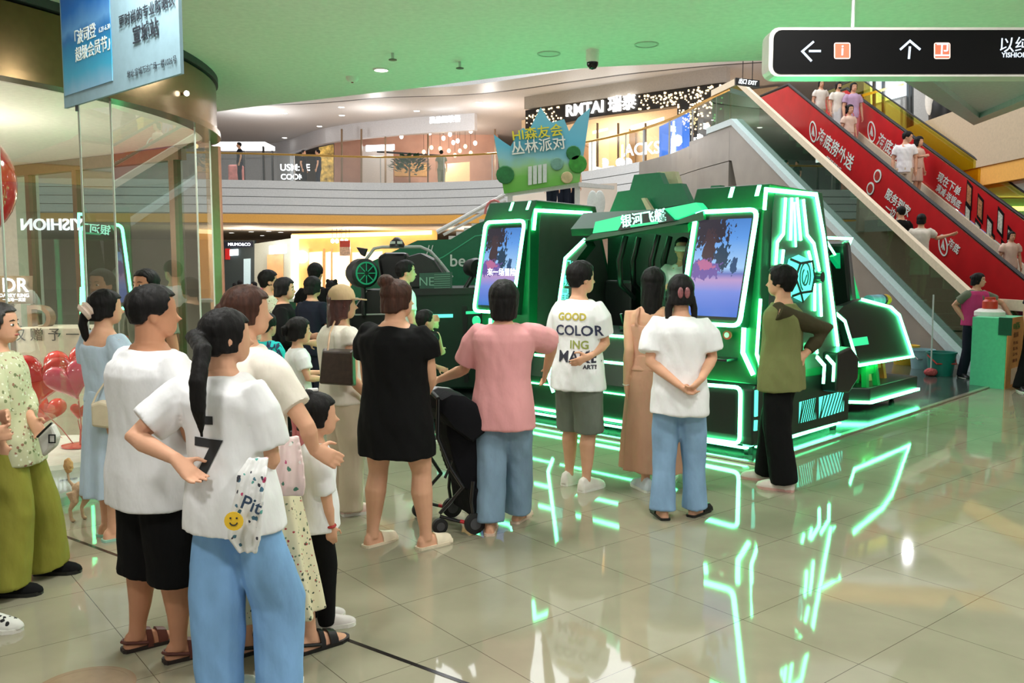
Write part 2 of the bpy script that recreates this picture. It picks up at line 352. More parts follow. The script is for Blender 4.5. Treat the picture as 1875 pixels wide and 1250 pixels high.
# ================================================================== LAMPS ON THE CEILINGS
def downlight(p, r, label, group, up=(0, 0, 1)):
    t = thing('downlight', label, 'ceiling light', p, group)
    MB().lathe(p, [(r * 1.25, 0.0), (r * 1.25, -0.012), (r, -0.012), (r, 0.0)], 20).build('rim', M_white, t)
    MB().cyl(Vector(p) - Vector((0, 0, 0.008)), r * 0.98, 0.003, 20).build('lamp_disc', M_lamp, t)
p = G(698, 127, 3.5); downlight((p.x, p.y, 3.5), 0.062, 'round white downlight glowing in the green lit low ceiling', None)
ups = [(480, 199), (521, 207), (625, 196), (626, 211), (585, 231), (763, 203), (877, 187), (1020, 182), (1125, 155), (1279, 139), (521, 252)]
for px, py in ups:
    p = G(px, py, 8.5)
    if p.y > 60: continue
    downlight((p.x, p.y, 8.5), 0.13, 'round downlight glowing in the grey ceiling of the upper gallery', 'downlights of the upper gallery')
for px, py in ((438, 419), (424, 426), (460, 424), (492, 423), (514, 425), (480, 431)):
    p = G(px, py, 3.3)
    downlight((p.x, p.y, 3.3), 0.13, 'small warm downlight under the ground floor ceiling of the far shops', 'downlights of the far ground floor')
# things fixed to the low ceiling
def on_ceiling(px, py): q = G(px, py, 3.5); return Vector((q.x, q.y, 3.5))
p = on_ceiling(1085, 92); t = thing('security_camera', 'white dome security camera with black eye under the green ceiling', 'security camera', p)
MB().lathe(p, [(0.055, 0), (0.055, -0.07), (0.05, -0.1), (0.0, -0.1)], 20).build('housing', M_white, t, smooth=True)
MB().lathe(p, [(0.05, -0.09), (0.048, -0.12), (0.03, -0.15), (0.0, -0.16)], 20).build('dome', mat('smoked_dome', (12, 14, 14), 0.08), t, smooth=True)
p = on_ceiling(645, 141); t = thing('smoke_detector', 'small round white smoke detector on the green lit ceiling', 'smoke detector', p)
MB().lathe(p, [(0.06, 0), (0.06, -0.02), (0.04, -0.045), (0, -0.05)], 20).build('detector_body', M_white, t, smooth=True)
MB().cyl(p - Vector((0, 0, 0.055)), 0.012, 0.01, 10).build('indicator', mat('red_dot', (150, 60, 50), 0.4), t)
for (px, py), lab in (((842, 113), 'brass fire sprinkler under the ceiling between detector and camera'), ((719, 97), 'small dark sprinkler head above the glowing downlight')):
    p = on_ceiling(px, py); t = thing('fire_sprinkler', lab, 'sprinkler', p)
    MB().cyl(p - Vector((0, 0, 0.05)), 0.012, 0.05, 10).build('stem', M_steel, t); MB().cyl(p - Vector((0, 0, 0.06)), 0.035, 0.006, 14).build('deflector', mat('sprinkler_dark', (70, 76, 66), 0.4), t)
for (px, py), lab in (((1005, 98), 'round ceiling speaker grille beside the dome camera'), ((1184, 81), 'thin round ceiling speaker grille between camera and direction sign')):
    p = on_ceiling(px, py); t = thing('ceiling_speaker', lab, 'speaker', p)
    MB().lathe(p, [(0.1, 0), (0.1, -0.008), (0.088, -0.008), (0.088, 0)], 24).build('rim', mat('speaker_rim', (180, 190, 176), 0.5), t); MB().cyl(p - Vector((0, 0, 0.003)), 0.086, 0.003, 24).build('grille', mat('speaker_grille', (205, 210, 200), 0.7), t)
sp_ = min(arc, key=lambda q: abs(937.5 + FPX * q.x / q.y - 351) + (0 if q.y < 7.7 else 999)); p = Vector((sp_.x + 0.04, sp_.y - 0.02, 3.14)); t = thing("spotlight", "tiny bright spotlight on the bronze shop fascia", "spotlight", p)
MB().ell(p, 0.022, 0.022, 0.022).build('lamp', M_lamp, t, smooth=True)
MB().cyl(p + Vector((0, 0.0, 0.0)), 0.012, 0.12, 10, axis=(-0.75, 0.5, 0)).build('holder', M_bronzed, t)
# ================================================================== THE GREEN GAME MACHINE
C0 = Vector((2.10, 7.29, 0)); UU = Vector((math.cos(R(45.5)), math.sin(R(45.5)), 0)); VV = Vector((-UU.y, UU.x, 0))
W = lambda a, b, z: C0 + UU * a + VV * b + Z3 * z
mA = lambda px, py, a: PL(px, py, C0 + UU * a, UU)      # a pixel on a face across the machine's front
mB = lambda px, py, b: PL(px, py, C0 + VV * b, VV)      # a pixel on a face along the machine's side
M_green = mat('green_lacquer', (10, 84, 52), 0.32, spec=0.5)
M_deep = mat('deep_green', (8, 44, 30), 0.35)
M_face = mat('graphite_panel', (62, 66, 62), 0.4, var=0.1, scale=8)
M_char = mat('charcoal_plastic', (26, 30, 29), 0.4)
M_neon = glow('green_neon', (0.085, 1.0, 0.34), 21)
M_teal = glow('teal_light', (0.09, 0.85, 0.6), 1.6)
M_gsign = glow('green_sign', (0.02, 0.72, 0.27), 1.1)
M_rub = mat('black_rubber', (18, 18, 19), 0.6)
def neon(path, n, parent, w=0.032, th=0.016, m=None, name='neon_strip'):
    return MB().strip(path, w, th, n).build(name, m or M_neon, parent)
def rot_seg(r, k=6): pass
def rounded(p, rad=0.05, k=4):         # closed loop of 4 points with rounded corners
    out = []; n = len(p)
    for i in range(n):
        a, b, c = p[i - 1], p[i], p[(i + 1) % n]; u = (a - b).normalized(); v = (c - b).normalized()
        for j in range(k + 1):
            t = j / k; out.append(b + u * rad * (1 - t) ** 2 + v * rad * t ** 2)
    return out + [out[0]]
def screen_material():                 # a beach at dusk: palm crown, pink boat, blue water
    m, nt, b = nodes('beach_screen'); N = nt.nodes; L = nt.links
    b.inputs['Base Color'].default_value = (0, 0, 0, 1); b.inputs['Roughness'].default_value = 0.15
    tc = N.new('ShaderNodeTexCoord'); sp = N.new('ShaderNodeSeparateXYZ'); L.new(tc.outputs['UV'], sp.inputs[0])
    rp = N.new('ShaderNodeValToRGB'); e = rp.color_ramp.elements
    stops = [(0.0, (58, 104, 190)), (0.25, (112, 132, 205)), (0.38, (172, 142, 186)), (0.44, (96, 110, 176)), (0.5, (150, 190, 226)), (0.8, (92, 146, 214)), (1.0, (74, 124, 190))]
    e[0].position = 0; e[0].color = (*srgb(*stops[0][1]), 1); e[1].position = 1; e[1].color = (*srgb(*stops[-1][1]), 1)
    for q, c in stops[1:-1]: k = e.new(q); k.color = (*srgb(*c), 1)
    L.new(sp.outputs['Y'], rp.inputs[0]); cur = rp.outputs[0]
    nz = N.new('ShaderNodeTexNoise'); nz.inputs['Scale'].default_value = 17; nz.inputs['Detail'].default_value = 8; L.new(tc.outputs['UV'], nz.inputs['Vector'])
    def blob(cx, cy, rx, ry, rgb, k):
        nonlocal cur
        mp = N.new('ShaderNodeMapping'); mp.vector_type = 'TEXTURE'; mp.inputs['Location'].default_value = (cx, cy, 0); mp.inputs['Scale'].default_value = (rx, ry, 1); L.new(tc.outputs['UV'], mp.inputs[0])
        ln = N.new('ShaderNodeVectorMath'); ln.operation = 'LENGTH'; L.new(mp.outputs[0], ln.inputs[0])
        ad = N.new('ShaderNodeMath'); ad.operation = 'MULTIPLY_ADD'; L.new(nz.outputs[0], ad.inputs[0]); ad.inputs[1].default_value = k; L.new(ln.outputs['Value'], ad.inputs[2])
        ls = N.new('ShaderNodeMath'); ls.operation = 'LESS_THAN'; L.new(ad.outputs[0], ls.inputs[0]); ls.inputs[1].default_value = 1 + k * 0.5
        mx = N.new('ShaderNodeMix'); mx.data_type = 'RGBA'; L.new(ls.outputs[0], mx.inputs[0]); L.new(cur, mx.inputs[6]); mx.inputs[7].default_value = (*srgb(*rgb), 1); cur = mx.outputs[2]
    blob(0.22, 0.9, 0.38, 0.2, (52, 48, 58), 3.0); blob(0.28, 0.68, 0.13, 0.22, (66, 52, 58), 1.5); blob(0.55, 0.6, 0.14, 0.14, (40, 62, 84), 2.5)
    blob(0.2, 0.49, 0.36, 0.1, (104, 84, 150), 2.6); blob(0.24, 0.53, 0.16, 0.05, (170, 100, 140), 3.2); blob(0.8, 0.52, 0.06, 0.1, (44, 74, 110), 2)
    L.new(cur, b.inputs['Emission Color']); b.inputs['Emission Strength'].default_value = 1.0
    return m
M_scr = screen_material()
def screen(q, parent, th=0.01):        # q: TL TR BR BL
    q = [Vector(p) for p in q]; n = (q[1] - q[0]).cross(q[3] - q[0]).normalized()
    mb = MB(); f = mb.poly([q[3], q[2], q[1], q[0]]); uv = mb.bm.loops.layers.uv.new('uv')
    for l, c in zip(f.loops, ((0, 0), (1, 0), (1, 1), (0, 1))): l[uv].uv = c
    me = bpy.data.meshes.new('screen'); mb.bm.to_mesh(me); mb.bm.free(); me.materials.append(M_scr)
    o = bpy.data.objects.new('screen', me); COL.objects.link(o); attach(o, parent); return o
gm = thing('vr_game_machine', 'black and green walk-in game machine outlined in glowing green neon with two tall screens', 'arcade machine', W(0.1, 1.9, 0.005))
prof = [(0.16, 0.66), (0.2, 2.2), (0.3, 2.41), (1.32, 2.39), (1.55, 1.73), (1.83, 0.96), (2.02, 0.62)]
def tower(b0, b1, right):
    mb = MB(); mb.hexa([W(a, b0, z) for a, z in prof], [W(a, b1, z) for a, z in prof])
    tw = mb.build('screen_tower', M_green, gm, bevel=0.012)
    # graphite side sheets
    inset = [(0.3, 0.72), (0.34, 2.16), (0.38, 2.33), (1.27, 2.32), (1.49, 1.73), (1.76, 0.98), (1.88, 0.72)]
    MB().hexa([W(a, b0 - 0.008, z) for a, z in inset], [W(a, b0 + 0.01, z) for a, z in inset]).build('side_panel', M_face, tw)
    # leaning screen housing
    lo, hi = 0.03, 0.15
    fr = [W(lo, b1 - 0.02, 1.17), W(lo, b0 + 0.1, 1.17), W(hi, b0 + 0.02, 2.19), W(hi, b1 - 0.1, 2.19)]
    n = (fr[1] - fr[0]).cross(fr[3] - fr[0]).normalized()
    if n.dot(UU) > 0: n = -n
    hs = MB().hexa([p - n * 0.0 for p in fr], [p - n * 0.13 for p in fr]).build('screen_housing', M_deep, tw)
    c = sum(fr, Vector()) / 4
    loop = rounded([c + (p - c) * 0.98 + n * 0.003 for p in fr], 0.07)
    neon(loop, n, hs, 0.034, 0.02)
    q = [c + (p - c) * 0.84 + n * 0.004 for p in fr]
    MB().hexa([c + (p - c) * 0.89 - n * 0.01 for p in fr], [c + (p - c) * 0.89 + n * 0.003 for p in fr]).build('bezel', M_black, hs)
    screen([q[3], q[2], q[1], q[0]], hs)
    # two light bars on the cap above the screen
    nn = -UU
    for b_ in (b0 + 0.1, b0 + 0.36):
        neon([W(0.205, b_, 2.21), W(0.295, b_, 2.4)], (W(0.3, b_, 2.41) - W(0.2, b_, 2.2)).cross(VV), tw, 0.04, -0.012)
    return tw
tR = tower(0.10, 0.84, True); tL = tower(2.86, 3.60, False)
nb = -VV; SB = lambda pts, b=0.088: [mB(x, y, b) for x, y in pts]
# neon lines on the near tower's side
neon(SB([(1398, 384), (1401, 347), (1493, 356), (1507, 432), (1533, 634)]), nb, tR, 0.036)
for pts in ([(1437, 362), (1433, 428), (1422, 443), (1419, 485)], [(1448.6, 362), (1446, 440)], [(1458, 362), (1465, 440)], [(1469.6, 365), (1476.6, 430.6), (1489, 446), (1499, 496)], [(1433, 457), (1430, 485)], [(1479, 460), (1489, 499)], [(1490.6, 519), (1490.6, 569)], [(1500, 519), (1502.6, 579)], [(1478, 629), (1481, 645)], [(1492, 628), (1495, 647)]):
    neon(SB(pts), nb, tR, 0.024)
neon(SB([(1453, 370), (1455.6, 452)]), nb, tR, 0.01)
neon(SB([(1391, 547), (1384, 648), (1396, 682)], 0.095), nb, tR, 0.03)
neon([mA(x, y, 0.15) for x, y in ((1363, 600), (1361, 645), (1380, 686))], -UU, tR, 0.036)
neon([mA(x, y, 0.15) for x, y in ((1303, 598), (1300, 616))], -UU, tR, 0.036)
MB().hexa(SB([(1533, 634), (1547, 655), (1526, 656)]), SB([(1533, 634), (1547, 655), (1526, 656)], 0.1)).build('light_wedge', M_neon, tR)
# hexagon lantern with a swirl emblem
hexo = [(1462, 466), (1484, 476), (1492, 510), (1487, 534), (1470, 553), (1446, 541), (1437, 503), (1444, 474)]
lan = MB().hexa(SB(hexo, 0.085), SB(hexo, 0.05)).build('hexagon_lantern', M_teal, tR)
cen = [(1465, 482), (1487, 478), (1491, 506), (1486, 533), (1466, 536), (1456, 508)]
mb = MB()
mb.strip(SB(cen + [cen[0]], 0.048), 0.022, 0.008, nb)
for a_, b_ in (((1465, 482), (1446, 474)), ((1456, 508), (1437, 505)), ((1466, 536), (1450, 542)), ((1466, 536), (1470, 553))): mb.strip(SB([a_, b_], 0.048), 0.022, 0.008, nb)
mb.build('lantern_seams', M_deep, lan)
ctr = mB(1474, 507, 0.046)
mb = MB(); mb.strip([ctr + UU * 0.13 * math.cos(t * 0.35 - 0.6) * 0.8 + Z3 * 0.13 * math.sin(t * 0.35 - 0.6) for t in range(15)], 0.016, 0.005, nb)
mb.strip([ctr + UU * 0.06 * math.cos(t * 0.4 + 2) + Z3 * 0.075 * math.sin(t * 0.4 + 2) for t in range(14)], 0.016, 0.005, nb)
mb.strip([ctr - UU * 0.02 - Z3 * 0.06, ctr + UU * 0.03 + Z3 * 0.02], 0.014, 0.005, nb)
mb.build('emblem', mat('emblem_teal', (6, 110, 96), 0.4), lan)
h_ = mB(1497, 507, 0.085); MB().cyl(h_, 0.05, 0.05, 18, axis=nb).build('knob', M_black, tR, smooth=True)
# far tower: neon round its inner side
SL = lambda pts, b=2.848: [mB(x, y, b) for x, y in pts]
neon(SL([(976.5, 421), (980, 385), (1080.6, 390), (1084, 428)]), nb, tL, 0.036)
neon([mA(x, y, 0.15) for x, y in ((899, 583), (898, 600))], -UU, tL, 0.036)
p = mA(874, 587, 0.12); MB().cyl(p, 0.055, 0.03, 20, axis=-UU).build('round_lamp', M_gsign, tL)
# base with rounded light frame, vents and castors
bp = [(0.14, 0.12), (0.12, 0.2), (0.12, 0.62), (0.2, 0.68), (1.9, 0.68), (2.12, 0.5), (2.12, 0.1)]
def base(b0, b1, name):
    return MB().hexa([W(a, b0, z) for a, z in bp], [W(a, b1, z) for a, z in bp]).build(name, M_char, gm, bevel=0.015)
bR = base(0.11, 0.86, 'base'); bL = base(2.85, 3.62, 'base')
fr = rounded([mA(1280, 703, 0.118), mA(1357, 709, 0.118), mA(1355, 812, 0.118), mA(1277, 801, 0.118)], 0.06)
neon(fr, -UU, bR, 0.03)
sh = [0, 0, VV * 2.74]
neon([p + VV * 2.74 for p in fr], -UU, bL, 0.03)
MB().hexa([mA(1290, 716, 0.119), mA(1346, 722, 0.119), mA(1345, 796, 0.119), mA(1288, 788, 0.119)], [mA(1290, 716, 0.116), mA(1346, 722, 0.116), mA(1345, 796, 0.116), mA(1288, 788, 0.116)]).build('front_panel', M_black, bR)
for q in ([(1384, 714), (1383, 762)], [(1383, 769), (1382, 788)]): neon(SB(q, 0.106), nb, bR, 0.045, 0.012, M_teal, 'light_bar')
for q in ([(1464, 736), (1494, 728), (1494, 767), (1463, 775)], [(1500, 727), (1546, 715), (1545, 752), (1500, 766)]):
    e_ = SB(q, 0.108); vt = MB().hexa(e_, [p + VV * 0.02 for p in e_]).build('vent_light', M_teal, bR)
    mb = MB()
    for k in range(9):
        t = k / 8; top = e_[0].lerp(e_[1], min(1, t + 0.16)); bot = e_[3].lerp(e_[2], max(0, t - 0.10)); mb.strip([top - VV * 0.002, bot - VV * 0.002], 0.014, 0.006, nb)
    mb.build('vent_slats', M_deep, vt)
for a_, b_ in ((0.25, 0.22), (1.9, 0.18), (0.25, 3.5), (1.9, 3.5), (0.3, 1.9)):
    ca = MB().box(W(a_, b_, 0.105), (0.07, 0.07, 0.03), rz=R(45)).build('castor_plate', M_steel, gm)
    mb = MB(); mb.cyl(W(a_, b_ - 0.02, 0.045), 0.04, 0.04, 18, axis=VV); mb.build('castor_wheel', M_rub, ca, smooth=True)
# light strips under the skirt of the base
for q in ([W(.2, .2, .085), W(.2, 3.5, .085)], [W(.3, .16, .085), W(2.0, .16, .085)]): neon(q, -Z3, bR, 0.05, 0.012, None, 'under_light')
g_ = mA(1333, 613, .12); rg = MB().cyl(g_, .04, .02, 20, axis=-UU).build('round_gauge', mat('gauge_red', (190, 60, 50), .4), tR, smooth=True); MB().cyl(g_ - UU * .021, .024, .004, 16, axis=-UU).build('gauge_face', M_white, rg)
MB().hexa([W(-.02, .3, .86), W(-.02, .75, .86), W(.2, .75, .86), W(.2, .3, .86)], [W(-.02, .3, .885), W(-.02, .75, .885), W(.2, .75, .885), W(.2, .3, .885)]).build('hand_ledge', M_black, tR, bevel=.006)
text('来一场冒险', .09, mA(918, 499, .06), -VV, Z3, M_wled, tL, 'screen_lettering')
# hexagonal bumper pod on the side
hx = [(1.42, 0.86), (1.72, 0.9), (1.92, 0.78), (1.92, 0.56), (1.72, 0.44), (1.42, 0.48)]
pod_ = MB().hexa([W(a, -0.06, z) for a, z in hx], [W(a, 0.1, z) for a, z in hx]).build('bumper', M_black, gm, bevel=0.02)
for q in ([(1494, 653), (1508, 669), (1506, 702)], [(1512, 652), (1525.5, 667), (1524, 698)]): neon(SB(q, -0.062), nb, pod_, 0.03)
# middle: console, back wall, roof, sign
con = MB().hexa([W(a, 0.86, z) for a, z in ((0.2, 0.1), (0.16, 0.5), (0.32, 1.0), (0.8, 1.05), (0.8, 0.1))], [W(a, 2.85, z) for a, z in ((0.2, 0.1), (0.16, 0.5), (0.32, 1.0), (0.8, 1.05), (0.8, 0.1))]).build('console', M_deep, gm, bevel=0.01)
for z, a_ in ((0.985, 0.305), (0.72, 0.235), (0.14, 0.19), (0.42, 0.16)):
    neon([W(a_, 0.9, z), W(a_, 2.82, z)], -UU, con, 0.026 if z != 0.42 else 0.012, 0.012)
for k in range(5):
    b_ = 1.05 + k * 0.4
    st = MB().cyl(W(0.55, b_, 1.04), 0.05, 0.03, 16).build('joystick_base', M_black, con)
    MB().tube([W(0.55, b_, 1.06), W(0.5, b_, 1.2)], [0.012, 0.016], 10).build('joystick', M_black, st, smooth=True)
MB().hexa([W(1.55, 0.84, 0.1), W(1.55, 2.86, 0.1), W(1.55, 2.86, 2.16), W(1.55, 0.84, 2.16)], [W(1.62, 0.84, 0.1), W(1.62, 2.86, 0.1), W(1.62, 2.86, 2.16), W(1.62, 0.84, 2.16)]).build('back_wall', M_deep, gm)
rf = MB().hexa([W(a, 0.8, z) for a, z in ((0.12, 2.0), (0.1, 2.07), (0.3, 2.24), (1.62, 2.24), (1.62, 2.16), (0.25, 2.16))], [W(a, 2.2, z) for a, z in ((0.12, 2.0), (0.1, 2.07), (0.3, 2.24), (1.62, 2.24), (1.62, 2.16), (0.25, 2.16))]).build('roof', M_green, gm)
for k in range(6):                      # hoses and brackets hanging under the roof
    b_ = 1.0 + k * 0.2; a_ = 0.5 + 0.5 * (k % 2)
    MB().tube([W(a_, b_, 2.0), W(a_ - 0.05, b_ + 0.04, 1.75), W(a_ + 0.05, b_ + 0.1, 1.5), W(a_ + 0.3, b_ + 0.1, 1.35)], [0.03, 0.035, 0.03, 0.02], 10).build('hose', M_black, rf, smooth=True)
for k in range(2):                      # seats in the dark interior
    b_ = 1.9 + k * 0.62
    se = MB().box(W(1.15, b_, 0.75), (0.45, 0.42, 0.12), rz=R(45.5)).build('seat', M_black, gm, bevel=0.03)
    MB().box(W(1.36, b_, 1.15), (0.1, 0.4, 0.75), rz=R(45.5)).build('seat_back', M_black, se, bevel=0.03)
sg = MB().hexa([mA(1148, 391, 0.06), mA(1214, 384, 0.06), mA(1234, 404, 0.06), mA(1131, 422, 0.06)], [mA(1148, 391, 0.06) + UU * 0.25, mA(1214, 384, 0.06) + UU * 0.25, mA(1234, 404, 0.06) + UU * 0.25, mA(1131, 422, 0.06) + UU * 0.25]).build('roof_sign', M_char, gm)
vx = (mA(1205, 395, 0.05) - mA(1150, 404, 0.05)).normalized()
text('银河飞艇', 0.13, mA(1177, 401, 0.055), vx, Z3, glow('sign_text', (0.35, 1, 0.7), 2.5), sg, extrude=0.004, offset=0.003)
text('VR ARCADE'.replace('VR ARCADE', '72星'), 0.001, mA(1177, 401, 0.055), vx, Z3, M_neon, sg) if False else None
MB().strip([mA(1155, 414, 0.055), mA(1205, 407, 0.055)], 0.022, 0.006, -UU).build('sign_line', M_gsign, sg)
for q in ([(1090, 406), (1146, 393), (1132, 421), (1085, 427)], [(1216, 382), (1274, 370.5), (1287, 384), (1233, 403)]):
    e_ = [mA(x, y, 0.1) for x, y in q]; MB().hexa(e_, [p + UU * 0.12 for p in e_]).build('light_panel', M_gsign, gm)
e_ = [(1085, 428), (1131, 423), (1234, 405), (1287, 386), (1289, 402), (1066, 442)]
e_ = [mA(x, y, 0.1) for x, y in e_]; MB().hexa(e_, [p + UU * 0.12 for p in e_]).build('roof_beam', M_green, gm)
# slanted entrance post with lit signs
po = [(1068, 437), (1033, 472), (1003, 692), (1018, 720), (1030, 690), (1052, 480), (1075, 450)]
e_ = [mA(x, y, 0.12) for x, y in po]; post = MB().hexa(e_, [p + UU * 0.14 for p in e_]).build('entrance_post', M_deep, gm)
neon([mA(x, y, 0.118) for x, y in ((1072, 438), (1036, 473), (1005, 690), (1014, 718))], -UU, post, 0.03)
for i, (y0, s) in enumerate(((482, '飞'), (508, '艇'), (534, '星'), (560, '际'), (588, '战'), (616, '舰'))):
    text(s, 0.13, mA(1042 - i * 3.6, y0 + 6, 0.112), -VV, Z3, M_teal, post, offset=0.004)
# plates of the roof top
pl = [(1113, 396), (1131, 351), (1153, 348), (1161, 320), (1207, 315.5), (1216, 337), (1247, 335.5), (1264, 372)]
e_ = [mA(x, y, 1.0) for x, y in pl]; cr = MB().hexa(e_, [p + UU * 0.1 for p in e_]).build('crest', mat('crest_green', (18, 112, 78), 0.5), gm)
e_ = [mA(x, y, 1.3) for x, y in ((1203, 315), (1235, 313.5), (1243, 336), (1210, 338))]; MB().hexa(e_, [p + UU * 0.08 for p in e_]).build('crest_box', mat('beige_board', (214, 200, 168), 0.6), cr)
e_ = [mA(x, y, 0.9) for x, y in ((1174, 363), (1180, 362), (1196, 387), (1186, 388))]; MB().hexa(e_, [p + UU * 0.05 for p in e_]).build('crest_bar', mat('beige_board', (214, 200, 168), 0.6), cr)
e_ = [mA(x, y, 0.7) for x, y in ((1288, 382), (1302, 340), (1319, 339), (1311, 382))]; MB().hexa(e_, [p + UU * 0.08 for p in e_]).build('fin', mat('crest_green', (18, 112, 78), 0.5), gm)
for a_, b_ in ((1.02, 1.3), (1.02, 2.2), (1.34, 1.5), (0.74, 0.9)): MB().cyl(W(a_, b_, 2.1), 0.02, 0.25, 10).build('bracket', M_black, gm)
# low platform and its metal edge
pf = [W(0, 0, 0.003), W(9, 0, 0.003), W(9, 6, 0.003), W(2.2, 6, 0.003), W(0, 4.9, 0.003)]
MB().hexa(pf, [p + Z3 * 0.012 for p in pf]).build('floor_platform', mat('platform_board', (64, 74, 70), 0.12, var=0.1, scale=3), kind='structure')
mb = MB(); mb.strip([W(9, 0, 0.004), W(0, 0, 0.004), W(0, 4.9, 0.004)], 0.05, 0.016, Z3); mb.build('trim_9', mat('metal_edging', (214, 206, 190), 0.25, metal=0.8), kind='structure')
# ------------------------------------------------------------------ seat simulator behind the machine
sm = thing('racing_simulator', 'black racing seat simulator in a green neon cockpit on a low castor platform', 'arcade machine', W(3.6, 0.9, 0.02))
e0 = [W(2.9, 0.62, 0.11), W(3.12, 0.3, 0.11), W(4.6, 0.3, 0.11), W(4.6, 1.7, 0.11), W(2.9, 1.7, 0.11)]
pb = MB().hexa(e0, [p + Z3 * 0.2 for p in e0]).build('platform', M_char, sm, bevel=0.015)
neon([W(2.885, 0.9, 0.13), W(2.885, 0.61, 0.13), W(3.11, 0.285, 0.13), W(4.6, 0.285, 0.13)], Z3, pb, 0.03, 0.03)
for a_, b_ in ((3.05, 0.6), (4.3, 0.5), (4.3, 1.5), (3.05, 1.5)):
    MB().cyl(W(a_, b_ - 0.02, 0.06), 0.045, 0.04, 16, axis=VV).build('castor_wheel', M_rub, pb, smooth=True)
SP = lambda pts, b=0.34: [mB(x, y, b) for x, y in pts]
shell = [(1530, 574), (1546, 588), (1570, 669), (1671, 652), (1646, 577), (1630, 562), (1577, 548), (1545, 560)]
e_ = SP(shell); sh_ = MB().hexa(e_, [p + VV * 0.08 for p in e_]).build('cockpit_side', M_black, sm)
e2 = [p + VV * 1.0 for p in e_]; MB().hexa(e2, [p + VV * 0.08 for p in e2]).build('cockpit_side', M_black, sm)
neon(SP([(1530, 574), (1546, 588), (1570, 669), (1671, 652), (1646, 577), (1630, 562), (1577, 548)], 0.335), nb, sh_, 0.03)
neon([p + VV * 1.0 for p in SP([(1530, 574), (1577, 548), (1630, 562)], 0.335)], nb, sh_, 0.02)
e_ = SP([(1560, 620), (1588, 616), (1591, 630), (1563, 634)], 0.332); MB().hexa(e_, [p + VV * 0.01 for p in e_]).build('sticker', M_gsign, sh_)
fl_ = [mB(1570, 667, 0.42), mB(1668, 650, 0.42)]; MB().hexa([fl_[0], fl_[1], fl_[1] + VV * 0.9, fl_[0] + VV * 0.9], [p + Z3 * 0.06 for p in (fl_[0], fl_[1], fl_[1] + VV * 0.9, fl_[0] + VV * 0.9)]).build('cockpit_floor', M_char, sm)
c1 = (fl_[0] + fl_[1]) / 2 + VV * 0.45; c1.z = 0.3
MB().lathe(c1, [(0.22, 0), (0.2, 0.06), (0.1, 0.1), (0.1, 0.26), (0.18, 0.34)], 20).build('motion_base', M_char, sm, smooth=True)
s0 = mB(1540, 540, 0.75)
ST = lambda a_, b_, z_: Vector((s0.x, s0.y, 0)) + UU * a_ + VV * b_ + Z3 * z_
seat = MB().hexa([ST(-0.3, -0.28, 1.05), ST(-0.3, 0.28, 1.05), ST(-0.08, 0.28, 0.98), ST(-0.08, -0.28, 0.98)], [ST(-0.42, -0.22, 1.95), ST(-0.42, 0.22, 1.95), ST(-0.28, 0.22, 1.98), ST(-0.28, -0.22, 1.98)]).build('seat_back', M_black, sm, bevel=0.04)
MB().hexa([ST(-0.25, -0.28, 0.9), ST(0.4, -0.28, 0.98), ST(0.4, 0.28, 0.98), ST(-0.25, 0.28, 0.9)], [ST(-0.25, -0.28, 1.04), ST(0.4, -0.28, 1.12), ST(0.4, 0.28, 1.12), ST(-0.25, 0.28, 1.04)]).build('seat_cushion', M_black, sm, bevel=0.04)
MB().hexa([ST(-0.2, -0.2, 0.5), ST(0.3, -0.2, 0.5), ST(0.3, 0.2, 0.5), ST(-0.2, 0.2, 0.5)], [ST(-0.2, -0.2, 0.92), ST(0.3, -0.2, 0.95), ST(0.3, 0.2, 0.95), ST(-0.2, 0.2, 0.92)]).build('seat_stand', M_char, sm)
wg = [(1524, 470), (1548, 458), (1562, 500), (1575, 547), (1556, 545), (1545, 500)]
e_ = SP(wg, 0.6); wing = MB().hexa(e_, [p + VV * 0.05 for p in e_]).build('seat_wing', mat('wing_green_lit', (12, 150, 80), 0.4, emit=(0.0, 0.5, 0.18), es=0.5), sm)  # seat side under neon: the green light is put into colour and glow
neon([mB(1508, 435, 0.6), mB(1558, 437, 0.6), mB(1549, 459, 0.6)], nb, wing, 0.03)
neon([mB(1508, 435, 0.6), mB(1530, 470, 0.62)], nb, wing, 0.02)
p = mB(1600, 575, 0.75); MB().tube([p + UU * 0.1 - Z3 * 0.25, p], 0.02, 10).build('steering_column', M_black, sm)
mb = MB(); mb.tube([p + VV * 0.13 * math.cos(t * 0.3491) + (Z3 * 0.8 - UU * 0.3) * 0.15 * math.sin(t * 0.3491) for t in range(19)], 0.014, 8); mb.build('steering_wheel', M_black, sm, smooth=True)
p = mB(1590, 551, 0.55); rb = thing('rolled_bag', 'blue and white rolled bag with yellow end lying on the simulator cockpit', 'bag', p - Z3 * 0.0)
MB().cyl(p, 0.07, 0.42, 20, axis=UU).build('roll', mat('blue_white_fabric', (120, 176, 205), 0.6, var=0.3, scale=6), rb, smooth=True)
MB().cyl(p + UU * 0.36, 0.074, 0.05, 20, axis=UU).build('band', M_black, rb); MB().ell(p + UU * 0.5, 0.08, 0.08, 0.07).build('end_cap', mat('yellow_fabric', (222, 176, 40), 0.6), rb, smooth=True)
